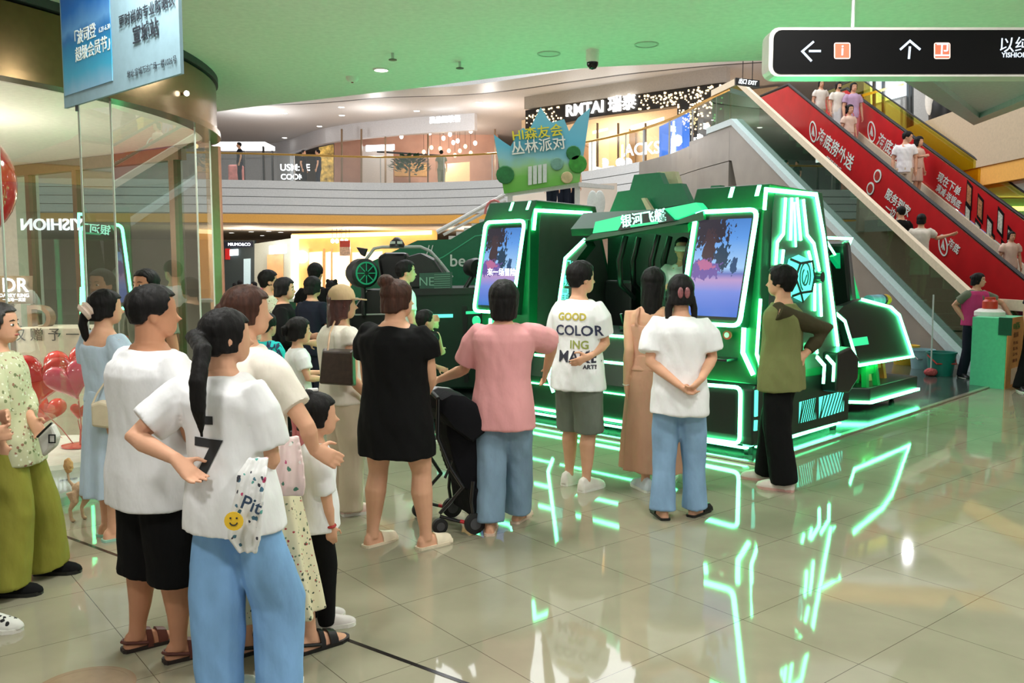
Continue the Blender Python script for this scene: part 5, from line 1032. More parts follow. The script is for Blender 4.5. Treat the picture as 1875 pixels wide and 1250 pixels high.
        for z in zs:
            ring_ = []
            zz_ = min(z, 1.0)
            # skull radii at this height
            def rad(zq):
                for (z0, y0, x0_, yy0), (z1_, y1, x1_, yy1) in zip(HR[:-1], HR[1:]):
                    if z0 <= zq <= z1_: t = (zq - z0) / (z1_ - z0); return lerp(y0, y1, t), lerp(x0_, x1_, t), lerp(yy0, yy1, t)
                return HR[-1][1:]
            yc, rx, ry = rad(max(zz_, .5) if z > -5 else .5)
            if z > .62: qq = math.sqrt(max(0.002, 1 - ((z - .62) / (.38 + th)) ** 2)); rx, ry, yc = (.338 + th) * qq - th, (.445 + th) * qq - th, -.02
            if z < .5: yc = -.02
            tp = hair.get('taper', 0.0) * max(0, .45 - z)
            for k in range(36):
                a = k * 10 - 180; ar_ = R(a); ins = z < zmin(a)
                tx = (rx + th) * wid_; ty = ry + th
                if z < .5 and abs(a) > 100 and kind == 'short': q = max(0, (.5 - z)); ty -= q * .45; tx -= q * .3
                sc_ = 0.72 if ins else 1.0 + .02 * math.sin(k * 2.2 + z * 9)
                if z < .25 and ins: sc_ = .25
                ring_.append(Hd(tx * sc_ * (1 - tp) * math.sin(ar_), yc + ty * sc_ * (1 - tp * .6) * math.cos(ar_) - (hair.get('back', 0.0) * max(0, .4 - z)), z))
            rings.append(ring_)
        mb.loft(rings)
        for b in hair.get('balls', []): mb.ell(Hd(*b[:3]), b[3] * hs, b[4] * hs, b[5] * hs, Matrix((hr, hf, hu)).transposed(), 14, 10)
        for t in hair.get('tails', []): mb.tube([spec(q) if q[0] == 'p' else Hd(*q) for q in t[0]], [x * hs for x in t[1]], 12, t[2] if len(t) > 2 else 1.0)
        B.hair = link_mesh('hair', remesh(mb, min(vox, .0065), 3, fold=0.0035, ffreq=40, fstretch=(1, 1, .12)), hm, root)
    # ---------- clothes
    if shirt:
        s_ = dict(hem=.47, loose=.016, sleeve=.62, sl=.02, m=None, flare=0.0, waist=1.0, fold=.014, low=0.0, name='t_shirt', bottom=None); s_.update(shirt); lo = s_['loose']
        mb = MB(); zs = [s_['hem'], lerp(s_['hem'], .62, .5), .62, .68, .73, shz - .045, shz - .018, shz + .003, nz - .008]
        if s_['low']: zs = [z for z in zs if z < shz - s_['low']] + [shz - s_['low']]
        def tw(z):
            for (z0, w0, d0), (z1_, w1, d1) in zip(T[:-1], T[1:]):
                if z0 <= z <= z1_: t = (z - z0) / (z1_ - z0); return lerp(w0, w1, t), lerp(d0, d1, t)
            return T[0][1:] if z < T[0][0] else T[-1][1:]
        rings = []
        for z in zs:
            w, d = tw(max(z, .5)); k = max(0, (.66 - z) / .2); wx = s_['waist'] if .56 < z < .7 else 1
            e2 = lo * max(.6, min(1, 1 - (z - shz + .03) / .05 * .55)) if z > shz - .03 else lo
            rings.append(ell_ring(spine(z), r, f, w * H * fat * (sh if z > .68 else 1) * wx + e2 + s_['flare'] * k, d * H * fat * wx + e2 + s_['flare'] * k, 22, 2.5))
        mb.loft(rings)
        if s_['low'] > .06:
            for sg in (-1, 1):
                q_ = [spine(z) + r * (sg * w_ * H) + f * (d_ * H) for z, w_, d_ in ((shz - s_['low'], .06, -.062), (shz - .03, .058, -.066), (shz + .003, .056, -.04), (shz + .012, .054, .0), (shz - .02, .056, .06), (shz - s_['low'], .06, .072))]; mb.tube(q_, .013, 8)
        if s_['sleeve'] > 0:
            for k in 'lr':
                sj, e, w = J[k + 's'], J[k + 'e'], J[k + 'w']; sl = s_['sleeve']; q = s_['sl']
                if sl <= 1: pts = [lerp(sj, spine(shz - .02), .5), lerp(sj, spine(shz - .02), .12), lerp(sj, e, sl * .35), lerp(sj, e, sl)]; rr = [.024 * H * g + q * .3, .036 * H * g + q * .5, .032 * H * g + q * .95, .028 * H * g + q * 1.2]
                else: pts = [lerp(sj, spine(shz - .02), .5), lerp(sj, spine(shz - .02), .12), lerp(sj, e, .5), e, lerp(e, w, (sl - 1) * .6), lerp(e, w, sl - 1)]; rr = [.024 * H * g + q * .3, .036 * H * g + q * .5, .03 * H * g + q, .0245 * H * g + q, .022 * H * g + q, .017 * H * g + q * .7]
                mb.tube(pts, rr, 14)
        me = remesh(mb, max(vox, .009), 5, fold=s_['fold'], ffreq=7, fstretch=(1, 1, .45), seed=len(label)); B.shirt_bvh = bvh_of(me); B.shirt = link_mesh(s_['name'], me, s_['m'], root)
    if pants and legs:
        p_ = dict(hem=1.0, r=(.064, .052, .045, .042), m=None, top=.58, name='trousers', fold=.009, hip=.008); p_.update(pants); mb = MB()
        mb.loft([ell_ring(spine(z), r, f, w * H * fat + p_['hip'], d * H * fat + p_['hip'], 20) for z, w, d in ((.45, .085, .062), (.5, .095, .07), (.54, .094, .07), (p_['top'], .087, .064))])
        for k in 'lr':
            h, kn, a = J[k + 'h'], J[k + 'k'], J[k + 'f'] + Z3 * .02 * H; hm = p_['hem']; full = [h + Z3 * .02 * H, lerp(h, kn, .5), kn, lerp(kn, a, .5), a]
            ts = [0, .25, .5, .75, 1.0]; rs_ = p_['r']; n_ = 6; pts = []; rr = []
            for i in range(n_ + 1):
                t = hm * i / n_; j = min(int(t * 4), 3); pts.append(lerp(full[j], full[j + 1], t * 4 - j)); u = i / n_ * 3; j2 = min(int(u), 2); rr.append(lerp(rs_[j2], rs_[j2 + 1], u - j2) * H * g)
            mb.tube(pts, rr, 16)
        B.pants = link_mesh(p_['name'], remesh(mb, max(vox, .009), 3, fold=p_['fold'], ffreq=7, fstretch=(1, 1, .4), seed=len(label) + 2), p_['m'], root)
    if skirt:
        k_ = dict(top=.6, hem=.25, w=.1, d=.085, wt=None, m=None, folds=9, amp=.012, name='skirt', back=0.0); k_.update(skirt); mb = MB(); rings = []; n_ = 8
        mid = (J['lf'] + J['rf']) / 2 if legs else base
        for i in range(n_ + 1):
            t = i / n_; z = lerp(k_['top'], k_['hem'], t); w0, d0 = (.088, .068) if k_['wt'] is None else k_['wt']; w = lerp(w0, k_['w'], t ** .7) * H * fat; d = lerp(d0, k_['d'], t ** .7) * H * fat; c_ = spine(z) + (mid - base) * (t * .8); c_.z = base.z + z * H; ring_ = []
            for j in range(48): a = 2 * math.pi * j / 48; q = 1 + k_['amp'] / .1 * t * math.sin(k_['folds'] * a + 1.3 * math.sin(2 * a)); ring_.append(c_ + r * (w * q * math.cos(a)) + f * (d * q * math.sin(a)))
            rings.append(ring_)
        mb.loft(rings); B.skirt = link_mesh(k_['name'], remesh(mb, max(vox, .008), 3, fold=.004, ffreq=8, fstretch=(1, 1, .2)), k_['m'], root)
    if shoes and legs:
        o_ = dict(k='shoe', m=M_black, sole=M_white, strap=None); o_.update(shoes)
        for k in 'lr':
            ft, fd_ = J[k + 'f'], J[k + 'd']; sd_ = Vector((fd_.y, -fd_.x, 0))
            ol = lambda q, ks, z0, z1: [[ft + fd_ * (y * H) + sd_ * (w_ * H * ks * sgn) + Z3 * z for y, w_, sgn in ((-.042, .012, 1), (-.036, .02, 1), (0, .0235, 1), (.05, .028, 1), (.085, .031, 1), (.112, .023, 1), (.124, .008, 1), (.124, .008, -1), (.112, .023, -1), (.085, .031, -1), (.05, .028, -1), (0, .0235, -1), (-.036, .02, -1), (-.042, .012, -1))] for z in (z0, z1)]
            if o_['k'] == 'shoe':
                mb = MB(); mb.loft([[ft + fd_ * (y * H) + sd_ * (w_ * H * ca) + Z3 * (.012 + h_ * H * sa) for ca, sa in ((-1, 0), (-.95, .4), (-.6, .9), (0, 1.05), (.6, .9), (.95, .4), (1, 0))] for y, w_, h_ in ((-.044, .012, .03), (-.036, .022, .052), (-.01, .025, .06), (.03, .027, .05), (.07, .031, .036), (.1, .029, .028), (.12, .018, .018), (.127, .006, .006))])
                so = link_mesh('shoe', remesh(mb, .007, 2), o_['m'], root); MB().loft(ol(0, 1.08, .0, .02)).build('sole', o_['sole'], so)
            else:
                so = MB().loft(ol(0, 1.05, .0, .016)).build('sandal', o_['sole'], root)
                if o_['k'] == 'slide' or o_['k'] == 'sandal':
                    mb = MB(); rows = ((.05, .075), (.02, .035)) if o_['k'] == 'sandal' else ((.035, .105),)
                    for y0, y1 in rows:
                        mb.loft([[ft + fd_ * (y * H) + sd_ * (w_ * H * 1.08 * ca) + Z3 * (.008 + (h_ * H + .007) * sa) for ca, sa in ((-1, 0), (-.92, .5), (-.5, 1.02), (0, 1.1), (.5, 1.02), (.92, .5), (1, 0))] for y, w_, h_ in [(lerp(y0, y1, t), lerp(.0245, .029, (lerp(y0, y1, t)) / .1), lerp(.048, .022, min(1, lerp(y0, y1, t) / .09))) for t in (0, .5, 1)]])
                    if o_['k'] == 'sandal':
                        mb.tube([ft + fd_ * (.02 * H) + sd_ * (.026 * H) + Z3 * .03, ft - fd_ * (.034 * H) + sd_ * (.014 * H) + Z3 * .045, ft - fd_ * (.041 * H) + Z3 * .048, ft - fd_ * (.034 * H) - sd_ * (.014 * H) + Z3 * .045, ft + fd_ * (.02 * H) - sd_ * (.026 * H) + Z3 * .03], .008, 6)
                    mb.build('strap', o_['strap'] or o_['m'], so, smooth=True)
    return B
def decal(me, c, xdir, ydir, bvh, m, parent, name, off=0.003, cut=0.02):
    x = Vector(xdir).normalized(); y = (Vector(ydir) - x * x.dot(Vector(ydir))).normalized(); z = x.cross(y)   # z points at the viewer's side
    bm = bmesh.new(); bm.from_mesh(me)
    xs = [v.co.x for v in bm.verts]; ys = [v.co.y for v in bm.verts]
    for lo, hi, ax in ((min(xs), max(xs), 0), (min(ys), max(ys), 1)):
        q = lo + cut
        while q < hi:
            n = (1, 0, 0) if ax == 0 else (0, 1, 0); co = (q, 0, 0) if ax == 0 else (0, q, 0)
            bmesh.ops.bisect_plane(bm, geom=bm.verts[:] + bm.edges[:] + bm.faces[:], plane_co=co, plane_no=n); q += cut
    for v in bm.verts:
        p = Vector(c) + x * v.co.x + y * v.co.y; hit = bvh.ray_cast(p + z * 0.6, -z)
        
        if hit[0] is None: hit = bvh.find_nearest(p)
        v.co = hit[0] + z * off
    out = bpy.data.meshes.new(name); bm.to_mesh(out); bm.free(); return link_mesh(name, out, m, parent)
def flat_mesh(polys):
    bm = bmesh.new()
    for pl_ in polys: bm.faces.new([bm.verts.new((a, b, 0)) for a, b in pl_])
    me = bpy.data.meshes.new('print'); bm.to_mesh(me); bm.free(); return me
def spots(name, base, cols, scale=28, size=0.32, rough=0.85, warp=0.5):   # printed cloth: blots of several colours scattered on a plain ground
    m, nt, b = nodes(name); N = nt.nodes; L = nt.links; tc = N.new('ShaderNodeTexCoord'); cur = None
    b.inputs['Roughness'].default_value = rough
    for i, c in enumerate(cols):
        vo = N.new('ShaderNodeTexVoronoi'); vo.inputs['Scale'].default_value = scale * (1 + 0.23 * i); mp = N.new('ShaderNodeMapping'); mp.inputs['Location'].default_value = (i * 3.7, i * 1.3, i * 2.1); L.new(tc.outputs['Object'], mp.inputs[0])
        nz = N.new('ShaderNodeTexNoise'); nz.inputs['Scale'].default_value = scale * 2.2; L.new(tc.outputs['Object'], nz.inputs[0]); ad = N.new('ShaderNodeMath'); ad.operation = 'MULTIPLY_ADD'; L.new(nz.outputs[0], ad.inputs[0]); ad.inputs[1].default_value = warp; L.new(mp.outputs[0], vo.inputs['Vector']); L.new(vo.outputs['Distance'], ad.inputs[2])
        ls = N.new('ShaderNodeMath'); ls.operation = 'LESS_THAN'; L.new(ad.outputs[0], ls.inputs[0]); ls.inputs[1].default_value = size + warp * 0.5
        mx = N.new('ShaderNodeMix'); mx.data_type = 'RGBA'; L.new(ls.outputs[0], mx.inputs[0]); mx.inputs[7].default_value = (*srgb(*c), 1)
        if cur is None: mx.inputs[6].default_value = (*srgb(*base), 1)
        else: L.new(cur, mx.inputs[6])
        cur = mx.outputs[2]
    L.new(cur, b.inputs['Base Color']); return m
C_white = cloth('white_cotton', (238, 238, 240)); C_cream = cloth('cream_cotton', (230, 222, 210)); C_black = cloth('black_cotton', (16, 16, 17)); C_pink = cloth('pink_cotton', (226, 160, 162))
C_denim = cloth('light_denim', (132, 176, 222), var=0.14, bump=0.5); C_denim2 = cloth('faded_denim', (126, 152, 174), var=0.14, bump=0.5); C_denim3 = cloth('washed_denim', (134, 166, 198), var=0.16, bump=0.5)
C_grey = cloth('grey_denim', (112, 118, 108), var=0.14); C_beige = cloth('beige_cotton', (206, 190, 168)); C_blue = cloth('pale_blue_cotton', (186, 204, 222)); C_olive = cloth('olive_satin', (140, 138, 58), rough=0.55)
C_brown = cloth('brown_dress', (206, 156, 132)); C_teal = cloth('turquoise_cotton', (44, 190, 190)); C_navy = cloth('navy_cotton', (28, 32, 44)); C_khaki = cloth('khaki_green', (122, 124, 80)); C_dkol = cloth('dark_olive', (68, 62, 44))
C_rose = cloth('rose_cotton', (206, 120, 124)); C_hot = cloth('hot_pink', (196, 66, 120)); C_skinny = cloth('soft_pink', (226, 196, 178)); C_lav = cloth('lavender', (190, 160, 190)); C_gry2 = cloth('grey_olive', (116, 122, 104))
C_float = spots('leaf_print', (196, 198, 160), ((120, 130, 90), (150, 110, 90), (225, 228, 205)), 26, .22); C_flor = spots('floral_print', (226, 218, 184), ((60, 74, 60), (170, 60, 66), (110, 130, 100)), 30, .17); C_flor2 = spots('floral_print_small', (222, 222, 196), ((120, 140, 90), (200, 110, 110)), 34, .2)
S = lambda m, **k: dict(m=m, **k)
HS = dict(k='short', side=.46, nape=.2, t=.06, front=.8, low=.2)               # short crop
HB_ = dict(k='long', side=.2, nape=.08, t=.06, front=.76, low=.1)             # tied back
front_arms = dict(la=((-.14, .03, .62), (-.05, .16, .63)), ra=((.14, .03, .62), (.05, .16, .6)))
# --- front row on the left
older = person('person in pale green patterned blouse and olive wide trousers clutching a small purse', (40, 1075), 557, 82, fat=.9, lean=(0, -.04), lf=(84, 1050, 0), rf=(8, 1090, 0), hair=dict(HS, nape=.1, side=.36, t=.075, front=.82), hairm=mat('dark_grey_hair', (44, 40, 38), 0.5, var=0.5, scale=60, bump=0.3, stretch=(1, 1, .12)), face=True,
    la=(('p', 34, 716, .12), ('p', 58, 768, -.02)), lh=('p', 74, 792, -.06), ra=(('p', -8, 735, -.2), ('p', 2, 812, -.16)), rh=('p', 10, 846, -.14), shirt=S(C_float, sleeve=1.8, sl=.026, loose=.022, flare=.022, hem=.45, name='blouse'), pants=S(C_olive, r=(.06, .072, .08, .088), hem=.96, name='trousers', hip=.004), shoes=dict(k='shoe', m=C_black, sole=M_black), vox=.0065)
edge_p = person('person at the frame edge of whom only a zebra patterned sneaker shows', (-92, 1150), 470, 95, H=1.6, lf=(-100, 1120, 0), rf=(-32, 1152, 0), hair=HS, shirt=S(C_navy), pants=S(C_navy), shoes=dict(k='shoe', m=spots('zebra_print', (214, 214, 206), ((24, 24, 24),), 30, .3), sole=M_white), **front_arms)
bluew = person('person in pale blue open-back dress with scrunchie ponytail and beige shoulder bag', (205, 985), 532, 35, head_yaw=55, lf=(196, 978), rf=(207, 988), hair=dict(HB_, tails=[([(-.0, -.42, .42), (-.05, -.58, .3), (-.1, -.62, .0), (-.12, -.56, -.35), (-.12, -.5, -.6)], [.1, .12, .13, .11, .04])]), la=((-.15, .02, .6), (-.08, .13, .5)), ra=((.14, .02, .62), (.04, .16, .6)),
    shirt=S(C_blue, hem=.56, sleeve=.45, sl=.03, loose=.01, low=.03, name='dress_top'), skirt=S(C_blue, top=.61, hem=.18, w=.105, d=.095, folds=11, name='dress_skirt'), shoes=dict(k='slide', m=mat('mint_rubber', (150, 200, 180), .5), sole=mat('mint_rubber', (150, 200, 180), .5)))
q = bluew.Hd(-.0, -.5, .4); MB().lathe(q, [(.05, -.03), (.062, -.012), (.05, 0), (.062, .014), (.05, .03)], 14, axis=bluew.hf * .7 + Z3 * .5).build('scrunchie', mat('scrunchie_cloth', (226, 204, 190), .8, bump=.3), bluew.root, smooth=True)
person('person with black crew cut whose forehead shows behind the broad white shirt', (278, 700), 494, 205, dist=6.6, hair=HS, face=True, shirt=S(C_gry2), pants=S(C_navy), shoes=dict(k='shoe'), skin=M_skin2)
man = person('person in plain white t-shirt, black knee shorts and brown sandals, seen from behind', (295, 1203), 525, 38, head_yaw=62, fat=1.2, lf=(252, 1186, 10), rf=(328, 1206, 14), hair=dict(HS, nape=.24, t=.07), skin=M_skin2, **front_arms,
    shirt=S(C_white, hem=.43, loose=.03, sl=.03, sleeve=.72, flare=.012, fold=.008), pants=S(C_black, hem=.61, r=(.064, .07, .07, .07), name='shorts', hip=.012), shoes=dict(k='sandal', m=M_black, sole=mat('dark_sole', (40, 30, 26), .6), strap=mat('brown_leather', (94, 48, 38), .5)), vox=.0065)
girl = person('person with long black ponytail in white t-shirt numbered 7 and wide light jeans', (440, 1278), 568, 28, head_yaw=58, lf=(402, 1290, 0), rf=(512, 1284, -22), knees=(('p', 398, 1085, 0), ('p', 512, 1098, .03)), lean=(-.03, .0), hair=dict(HB_, nape=.14, t=.05, tails=[([(0, -.36, .62), (-.02, -.58, .55), ('p', 372, 640, -.16), ('p', 362, 700, -.22), ('p', 364, 750, -.22), ('p', 370, 802, -.19)], [.13, .16, .17, .165, .14, .03], .7)]),
    la=(('p', 244, 800, -.04), ('p', 322, 840, -.16)), lh=('p', 354, 872, -.17), ra=(('p', 497, 842, -.02), ('p', 466, 874, .1)), rh=('p', 440, 884, .1), shirt=S(C_white, hem=.455, loose=.035, sl=.034, sleeve=.78, flare=.024, fold=.012), pants=S(C_denim, r=(.054, .068, .064, .056), hem=1.0, hip=.004, fold=.012, name='jeans'), shoes=dict(k='shoe', m=M_white), vox=.006)
M_ink2 = mat('grey_print', (44, 46, 50), .7)
xa, ya_ = Vector((1, 0.15, 0)), Z3
p7 = P(372, 852, girl.base.y - .17); decal(text_mesh('7', .215, offset=.007), p7, xa - Z3 * .06, Z3, girl.shirt_bvh, M_ink2, girl.root, 'printed_number', off=.004)
decal(flat_mesh([[(-.02, -.016), (.02, -.016), (.02, .016), (-.02, .016)]]), P(375, 774, girl.base.y - .17), xa, Z3, girl.shirt_bvh, M_ink2, girl.root, 'printed_logo', off=.004)
mum = person('person with brown hair in cream t-shirt and floral skirt resting a hand on the child', (482, 1196), 528, 45, head_yaw=72, lf=(448, 1196, 0), rf=(568, 1190, 0), lean=(-.12, .03), hair=dict(HB_, t=.07, balls=[(0, -.5, .5, .2, .17, .2)]), hairm=M_hairb, la=((-.13, .02, .62), (-.12, .09, .48)), ra=(('p', 562, 780, -.03), ('p', 574, 822, .0)), rh=('p', 598, 834, .02), curl=.3,
    shirt=S(C_cream, hem=.5, loose=.025, sl=.026, sleeve=.72), skirt=S(C_flor, top=.6, hem=.13, w=.15, d=.12, folds=8), shoes=dict(k='sandal', m=M_black, sole=M_black), vox=.0065)
child = person('person, child with black bun in white t-shirt and black trousers held at the shoulder', (584, 1150), 722, 68, hh=.168, head_yaw=75, lf=(580, 1134, 0), rf=(598, 1150, 0), hair=dict(HB_, t=.06, balls=[(0, -.22, 1.0, .17, .17, .14)]), sh=.92, la=((-.13, 0, .6), (-.13, .06, .45)), ra=(('p', 600, 925, -.1), ('p', 606, 962, -.09)), rh=('p', 608, 990, -.08), shirt=S(C_white, hem=.44, loose=.02, sl=.018, sleeve=.75, flare=.01), pants=S(C_black, r=(.062, .05, .045, .04), hip=.01), shoes=dict(k='shoe', m=mat('pale_shoe', (216, 210, 206), .5)), vox=.0065)
MB().box(child.Hd(-.12, -.1, 1.1), (.05, .02, .015), rz=.4).build('hair_clip', M_white, child.root, bevel=.004)
MB().lathe(child.J['rw'], [(.022, -.006), (.026, 0), (.022, .006)], 14, axis=child.J['rhd']).build('bracelet', mat('red_thread', (170, 40, 40), .6), child.root)
# --- middle row
capw = person('person in beige baseball cap and cream top carrying a brown tote bag', (628, 938), 528, 52, head_yaw=68, hair=dict(HB_, k='long', nape=-.42, low=-.42, side=.0, t=.05, front=.7), hairm=mat('auburn_hair', (70, 34, 28), .42, var=.4, scale=60, stretch=(1, 1, .12)), lf=(618, 932), rf=(642, 942), ra=((.15, -.02, .62), (.12, .1, .5)), la=((-.14, .03, .62), (-.05, .17, .6)), shirt=S(C_skinny if False else C_cream, hem=.5, sleeve=.25, sl=.02, loose=.03, flare=.01, name='top'), pants=S(C_beige, r=(.066, .056, .055, .055), hip=.015), shoes=dict(k='shoe', m=mat('pink_shoe', (220, 190, 180), .5)))
M_cap = cloth('cap_cotton', (186, 160, 124)); hd = capw.Hd; hs_ = capw.hs
capm = MB().lathe(hd(0, -.02, .72), [(.465 * hs_, -.08 * hs_), (.46 * hs_, .05 * hs_), (.40 * hs_, .22 * hs_), (.28 * hs_, .35 * hs_), (.1 * hs_, .42 * hs_), (.0, .425 * hs_)], 24, axis=capw.hu).build('cap', M_cap, capw.root, smooth=True)
mb = MB(); mb.loft([[hd(x, y, .68 - abs(x) * .12), hd(x, y, .715 - abs(x) * .12)] for x, y in ()] or [[hd(.4 * math.cos(t), .2, .66), hd(.4 * math.cos(t), .2, .7), hd(.34 * math.cos(t), .42 + .42 * math.sin(t), .68 - .05 * math.sin(t)), hd(.34 * math.cos(t), .42 + .42 * math.sin(t), .64 - .05 * math.sin(t))] for t in [i * math.pi / 10 for i in range(11)]]); mb.build('cap_peak', M_cap, capm, smooth=True)
blackw = person('person in loose black knee-length dress and cream slippers holding the pushchair', (728, 1001), 514, 22, head_yaw=48, fat=1.28, lf=(682, 998, 18), rf=(780, 1002, 25), hipx=.07, hair=dict(HB_, t=.06, balls=[(-.12, -.28, .98, .27, .24, .2)]), hairm=M_hairb, la=((-.15, .05, .62), (-.1, .17, .55)), ra=(('p', 787, 690, .0), ('p', 779, 722, .1)), rh=('p', 776, 745, .1), shirt=S(C_black, hem=.355, sleeve=.5, sl=.03, loose=.03, flare=.012, name='dress'), shoes=dict(k='slide', m=mat('cream_rubber', (226, 212, 186), .5), sole=mat('cream_rubber', (226, 212, 186), .5)), vox=.007)
pinkw = person('person with black bob in oversized pink t-shirt and faded blue jeans', (922, 968), 518, 10, lf=(897, 976, -10), rf=(948, 954, 12), hair=dict(k='long', nape=-.12, low=-.12, side=-.08, t=.13, front=.72, taper=.3), la=(('p', 850, 676, .12), ('p', 806, 694, .22)), lh=('p', 784, 700, .25), ra=(('p', 1012, 628, .2), ('p', 1000, 680, .4)), shirt=S(C_pink, hem=.42, loose=.045, sl=.036, sleeve=.82, flare=.012, fold=.009), pants=S(C_denim2, r=(.064, .066, .06, .057), hem=.95, hip=.006, fold=.01, name='jeans'), shoes=dict(k='slide', m=mat('blush_leather', (214, 188, 168), .5), sole=mat('blush_leather', (214, 188, 168), .5)), vox=.007)
youth = person('person in white t-shirt with painted lettering on the back and grey knee shorts', (1057, 897), 480, 42, head_yaw=62, lf=(1042, 886, 0), rf=(1073, 898, 0), hair=dict(HS, t=.075, nape=.16, side=.42), ra=(('p', 1108, 628, -.06), ('p', 1080, 652, -.17)), rh=('p', 1058, 664, -.18), shirt=S(C_white, hem=.45, loose=.036, sl=.03, sleeve=.75, flare=.016), pants=S(C_grey, hem=.52, r=(.066, .066, .066, .066), name='shorts', hip=.014), shoes=dict(k='shoe', m=mat('white_clog', (226, 220, 212), .5)), vox=.007)
yb = youth.shirt_bvh; yd_ = youth.base.y - .25; ux = (youth.r * .75 + Vector((.6, 0, 0))).normalized()
for s, px, py, sz, c in (('GOOD', 1036, 582, .075, (190, 176, 60)), ('COLOR', 1048, 608, .105, (50, 54, 84)), ('ING', 1052, 634, .085, (150, 160, 80)), ('MAKE', 1048, 657, .12, (40, 42, 58)), ('ART!', 1074, 674, .04, (60, 60, 70))):
    decal(text_mesh(s, sz, offset=.002), P(px, py, yd_), ux, Z3, yb, mat('ink_%d' % c[0], c, .7), youth.root, 'printed_lettering', off=.004)
brownw = person('person with long loose black hair in strappy brown maxi dress', (1190, 898), 492, 18, lf=(1182, 898, -35), rf=(1225, 880, 0), hair=dict(k='long', nape=-.75, low=-.75, side=-.3, t=.085, front=.76, taper=.05), la=(('p', 1152, 640, -.02), ('p', 1147, 703, .02)), lh=('p', 1150, 735, .05), ra=((.14, .0, .62), (.1, .12, .5)), shirt=S(C_brown, hem=.55, sleeve=0, loose=.008, low=.065, name='dress_top'), skirt=S(C_brown, top=.62, hem=.085, w=.165, d=.13, folds=10, amp=.008, name='dress_skirt'), shoes=dict(k='shoe', m=mat('pale_blue_clog', (206, 212, 222), .5)), vox=.007)
MB().lathe(brownw.J['lw'], [(.024, -.008), (.03, 0), (.024, .008)], 14, axis=brownw.J['lhd']).build('bracelet', mat('pale_bead', (214, 206, 196), .4), brownw.root)
jeansw = person('person in white t-shirt and blue flared jeans with hands clasped behind the back', (1240, 949), 505, 12, fat=.93, lf=(1214, 948, -18), rf=(1272, 943, 28), head_yaw=0, curl=.9, hair=dict(HB_, nape=.1, t=.075, tails=[([(.3, -.25, .4), (.38, -.22, 0), (.4, -.25, -.4), (.36, -.3, -.6)], [.09, .11, .08, .02]), ([(-.3, -.2, .4), (-.38, -.15, 0), (-.4, -.2, -.3), (-.38, -.2, -.5)], [.1, .13, .1, .02])]),
    la=(('p', 1190, 662, -.02), ('p', 1243, 704, -.19)), lh=('p', 1268, 722, -.2), ra=(('p', 1304, 655, -.02), ('p', 1284, 694, -.2)), rh=('p', 1262, 716, -.23), shirt=S(C_white, hem=.44, loose=.036, sl=.034, sleeve=.75, flare=.018), pants=S(C_denim3, r=(.055, .058, .05, .058), hem=.97, hip=.004, fold=.008, name='jeans'), shoes=dict(k='slide', m=M_black, sole=M_black), vox=.007)
cl = MB(); 
for s in (-1, 1): cl.ell(jeansw.Hd(s * .1, -.52, .5), (.085 * jeansw.hs), .05 * jeansw.hs, .17 * jeansw.hs, None, 10, 8)
cl.build('hair_claw', mat('tortoise_clip', (140, 84, 88), .3, var=.5, scale=40), jeansw.root, smooth=True)
boy = person('person in khaki and dark olive raglan top with loose black trousers, hand on hip', (1425, 892), 487, -58, lf=(1436, 898, 0), rf=(1405, 880, 0), head_yaw=-52, hair=dict(HS, t=.085, nape=.14, side=.38), la=(('p', 1512, 605, .0), ('p', 1474, 648, -.08)), lh=('p', 1452, 660, -.1), ra=((.12, .0, .64), (.1, .02, .48)), shirt=S(C_khaki, hem=.45, loose=.036, sleeve=.0, flare=.02, name='raglan_top'), pants=S(C_black, r=(.062, .064, .06, .06), hip=.004, fold=.01, hem=.97), shoes=dict(k='shoe', m=mat('pale_trainer', (216, 204, 194), .5), sole=mat('pink_sole', (206, 160, 150), .5)), vox=.007)
for k in 'lr':
    mb = MB(); sj, e, w = boy.J[k + 's'], boy.J[k + 'e'], boy.J[k + 'w']; Hh = boy.H; mb.tube([lerp(sj, boy.L(0, 0, .83), .8), lerp(sj, boy.L(0, 0, .83), .35), sj, lerp(sj, e, .5), e, lerp(e, w, .5), lerp(e, w, .85)], [x * Hh for x in (.012, .034, .042, .042, .04, .034, .024)], 14)
    link_mesh('sleeve', remesh(mb, .009, 4, fold=.006, ffreq=8), C_dkol, boy.root)
# --- inside and around the machines
wp = W(.95, 1.42, 0); rider = person('person in white top wearing a white virtual reality headset inside the game machine', (937.5 + FPX * wp.x / wp.y, 700), 416, 200, dist=wp.y, H=1.66, zoff=.32, hair=HS, face=False, la=((-.14, .1, .66), (-.06, .22, .7)), ra=((.14, .1, .66), (.06, .22, .7)), shirt=S(C_white), pants=S(C_navy), shoes=dict(k='shoe'))
MB().hexa([rider.Hd(*q) for q in ((-.3, .36, .36), (.3, .36, .36), (.3, .36, .62), (-.3, .36, .62))], [rider.Hd(*q) for q in ((-.3, .68, .36), (.3, .68, .36), (.3, .68, .62), (-.3, .68, .62))]).build('headset', M_white, rider.root, bevel=.02)
MB().hexa([W(a, b, .1) for a, b in ((.81, .9), (1.5, .9), (1.5, 2.8), (.81, 2.8))], [W(a, b, .32) for a, b in ((.81, .9), (1.5, .9), (1.5, 2.8), (.81, 2.8))]).build('inner_floor', M_deep, gm)
person('person in white t-shirt looking sideways beside the driving simulator', (742, 700), 478, 75, dist=9.6, hair=dict(HS, t=.08), face=True, shirt=S(C_white), pants=S(C_navy), shoes=dict(k='shoe'), **front_arms)
person('person, boy in black t-shirt reaching an arm towards the simulator', (778, 760), 568, 60, dist=8.3, hh=.155, hair=HS, ra=(('p', 800, 612, .1), ('p', 808, 636, .2)), la=((-.13, .05, .6), (-.08, .15, .55)), shirt=S(C_black), pants=S(C_navy), shoes=dict(k='shoe'), sh=.95)
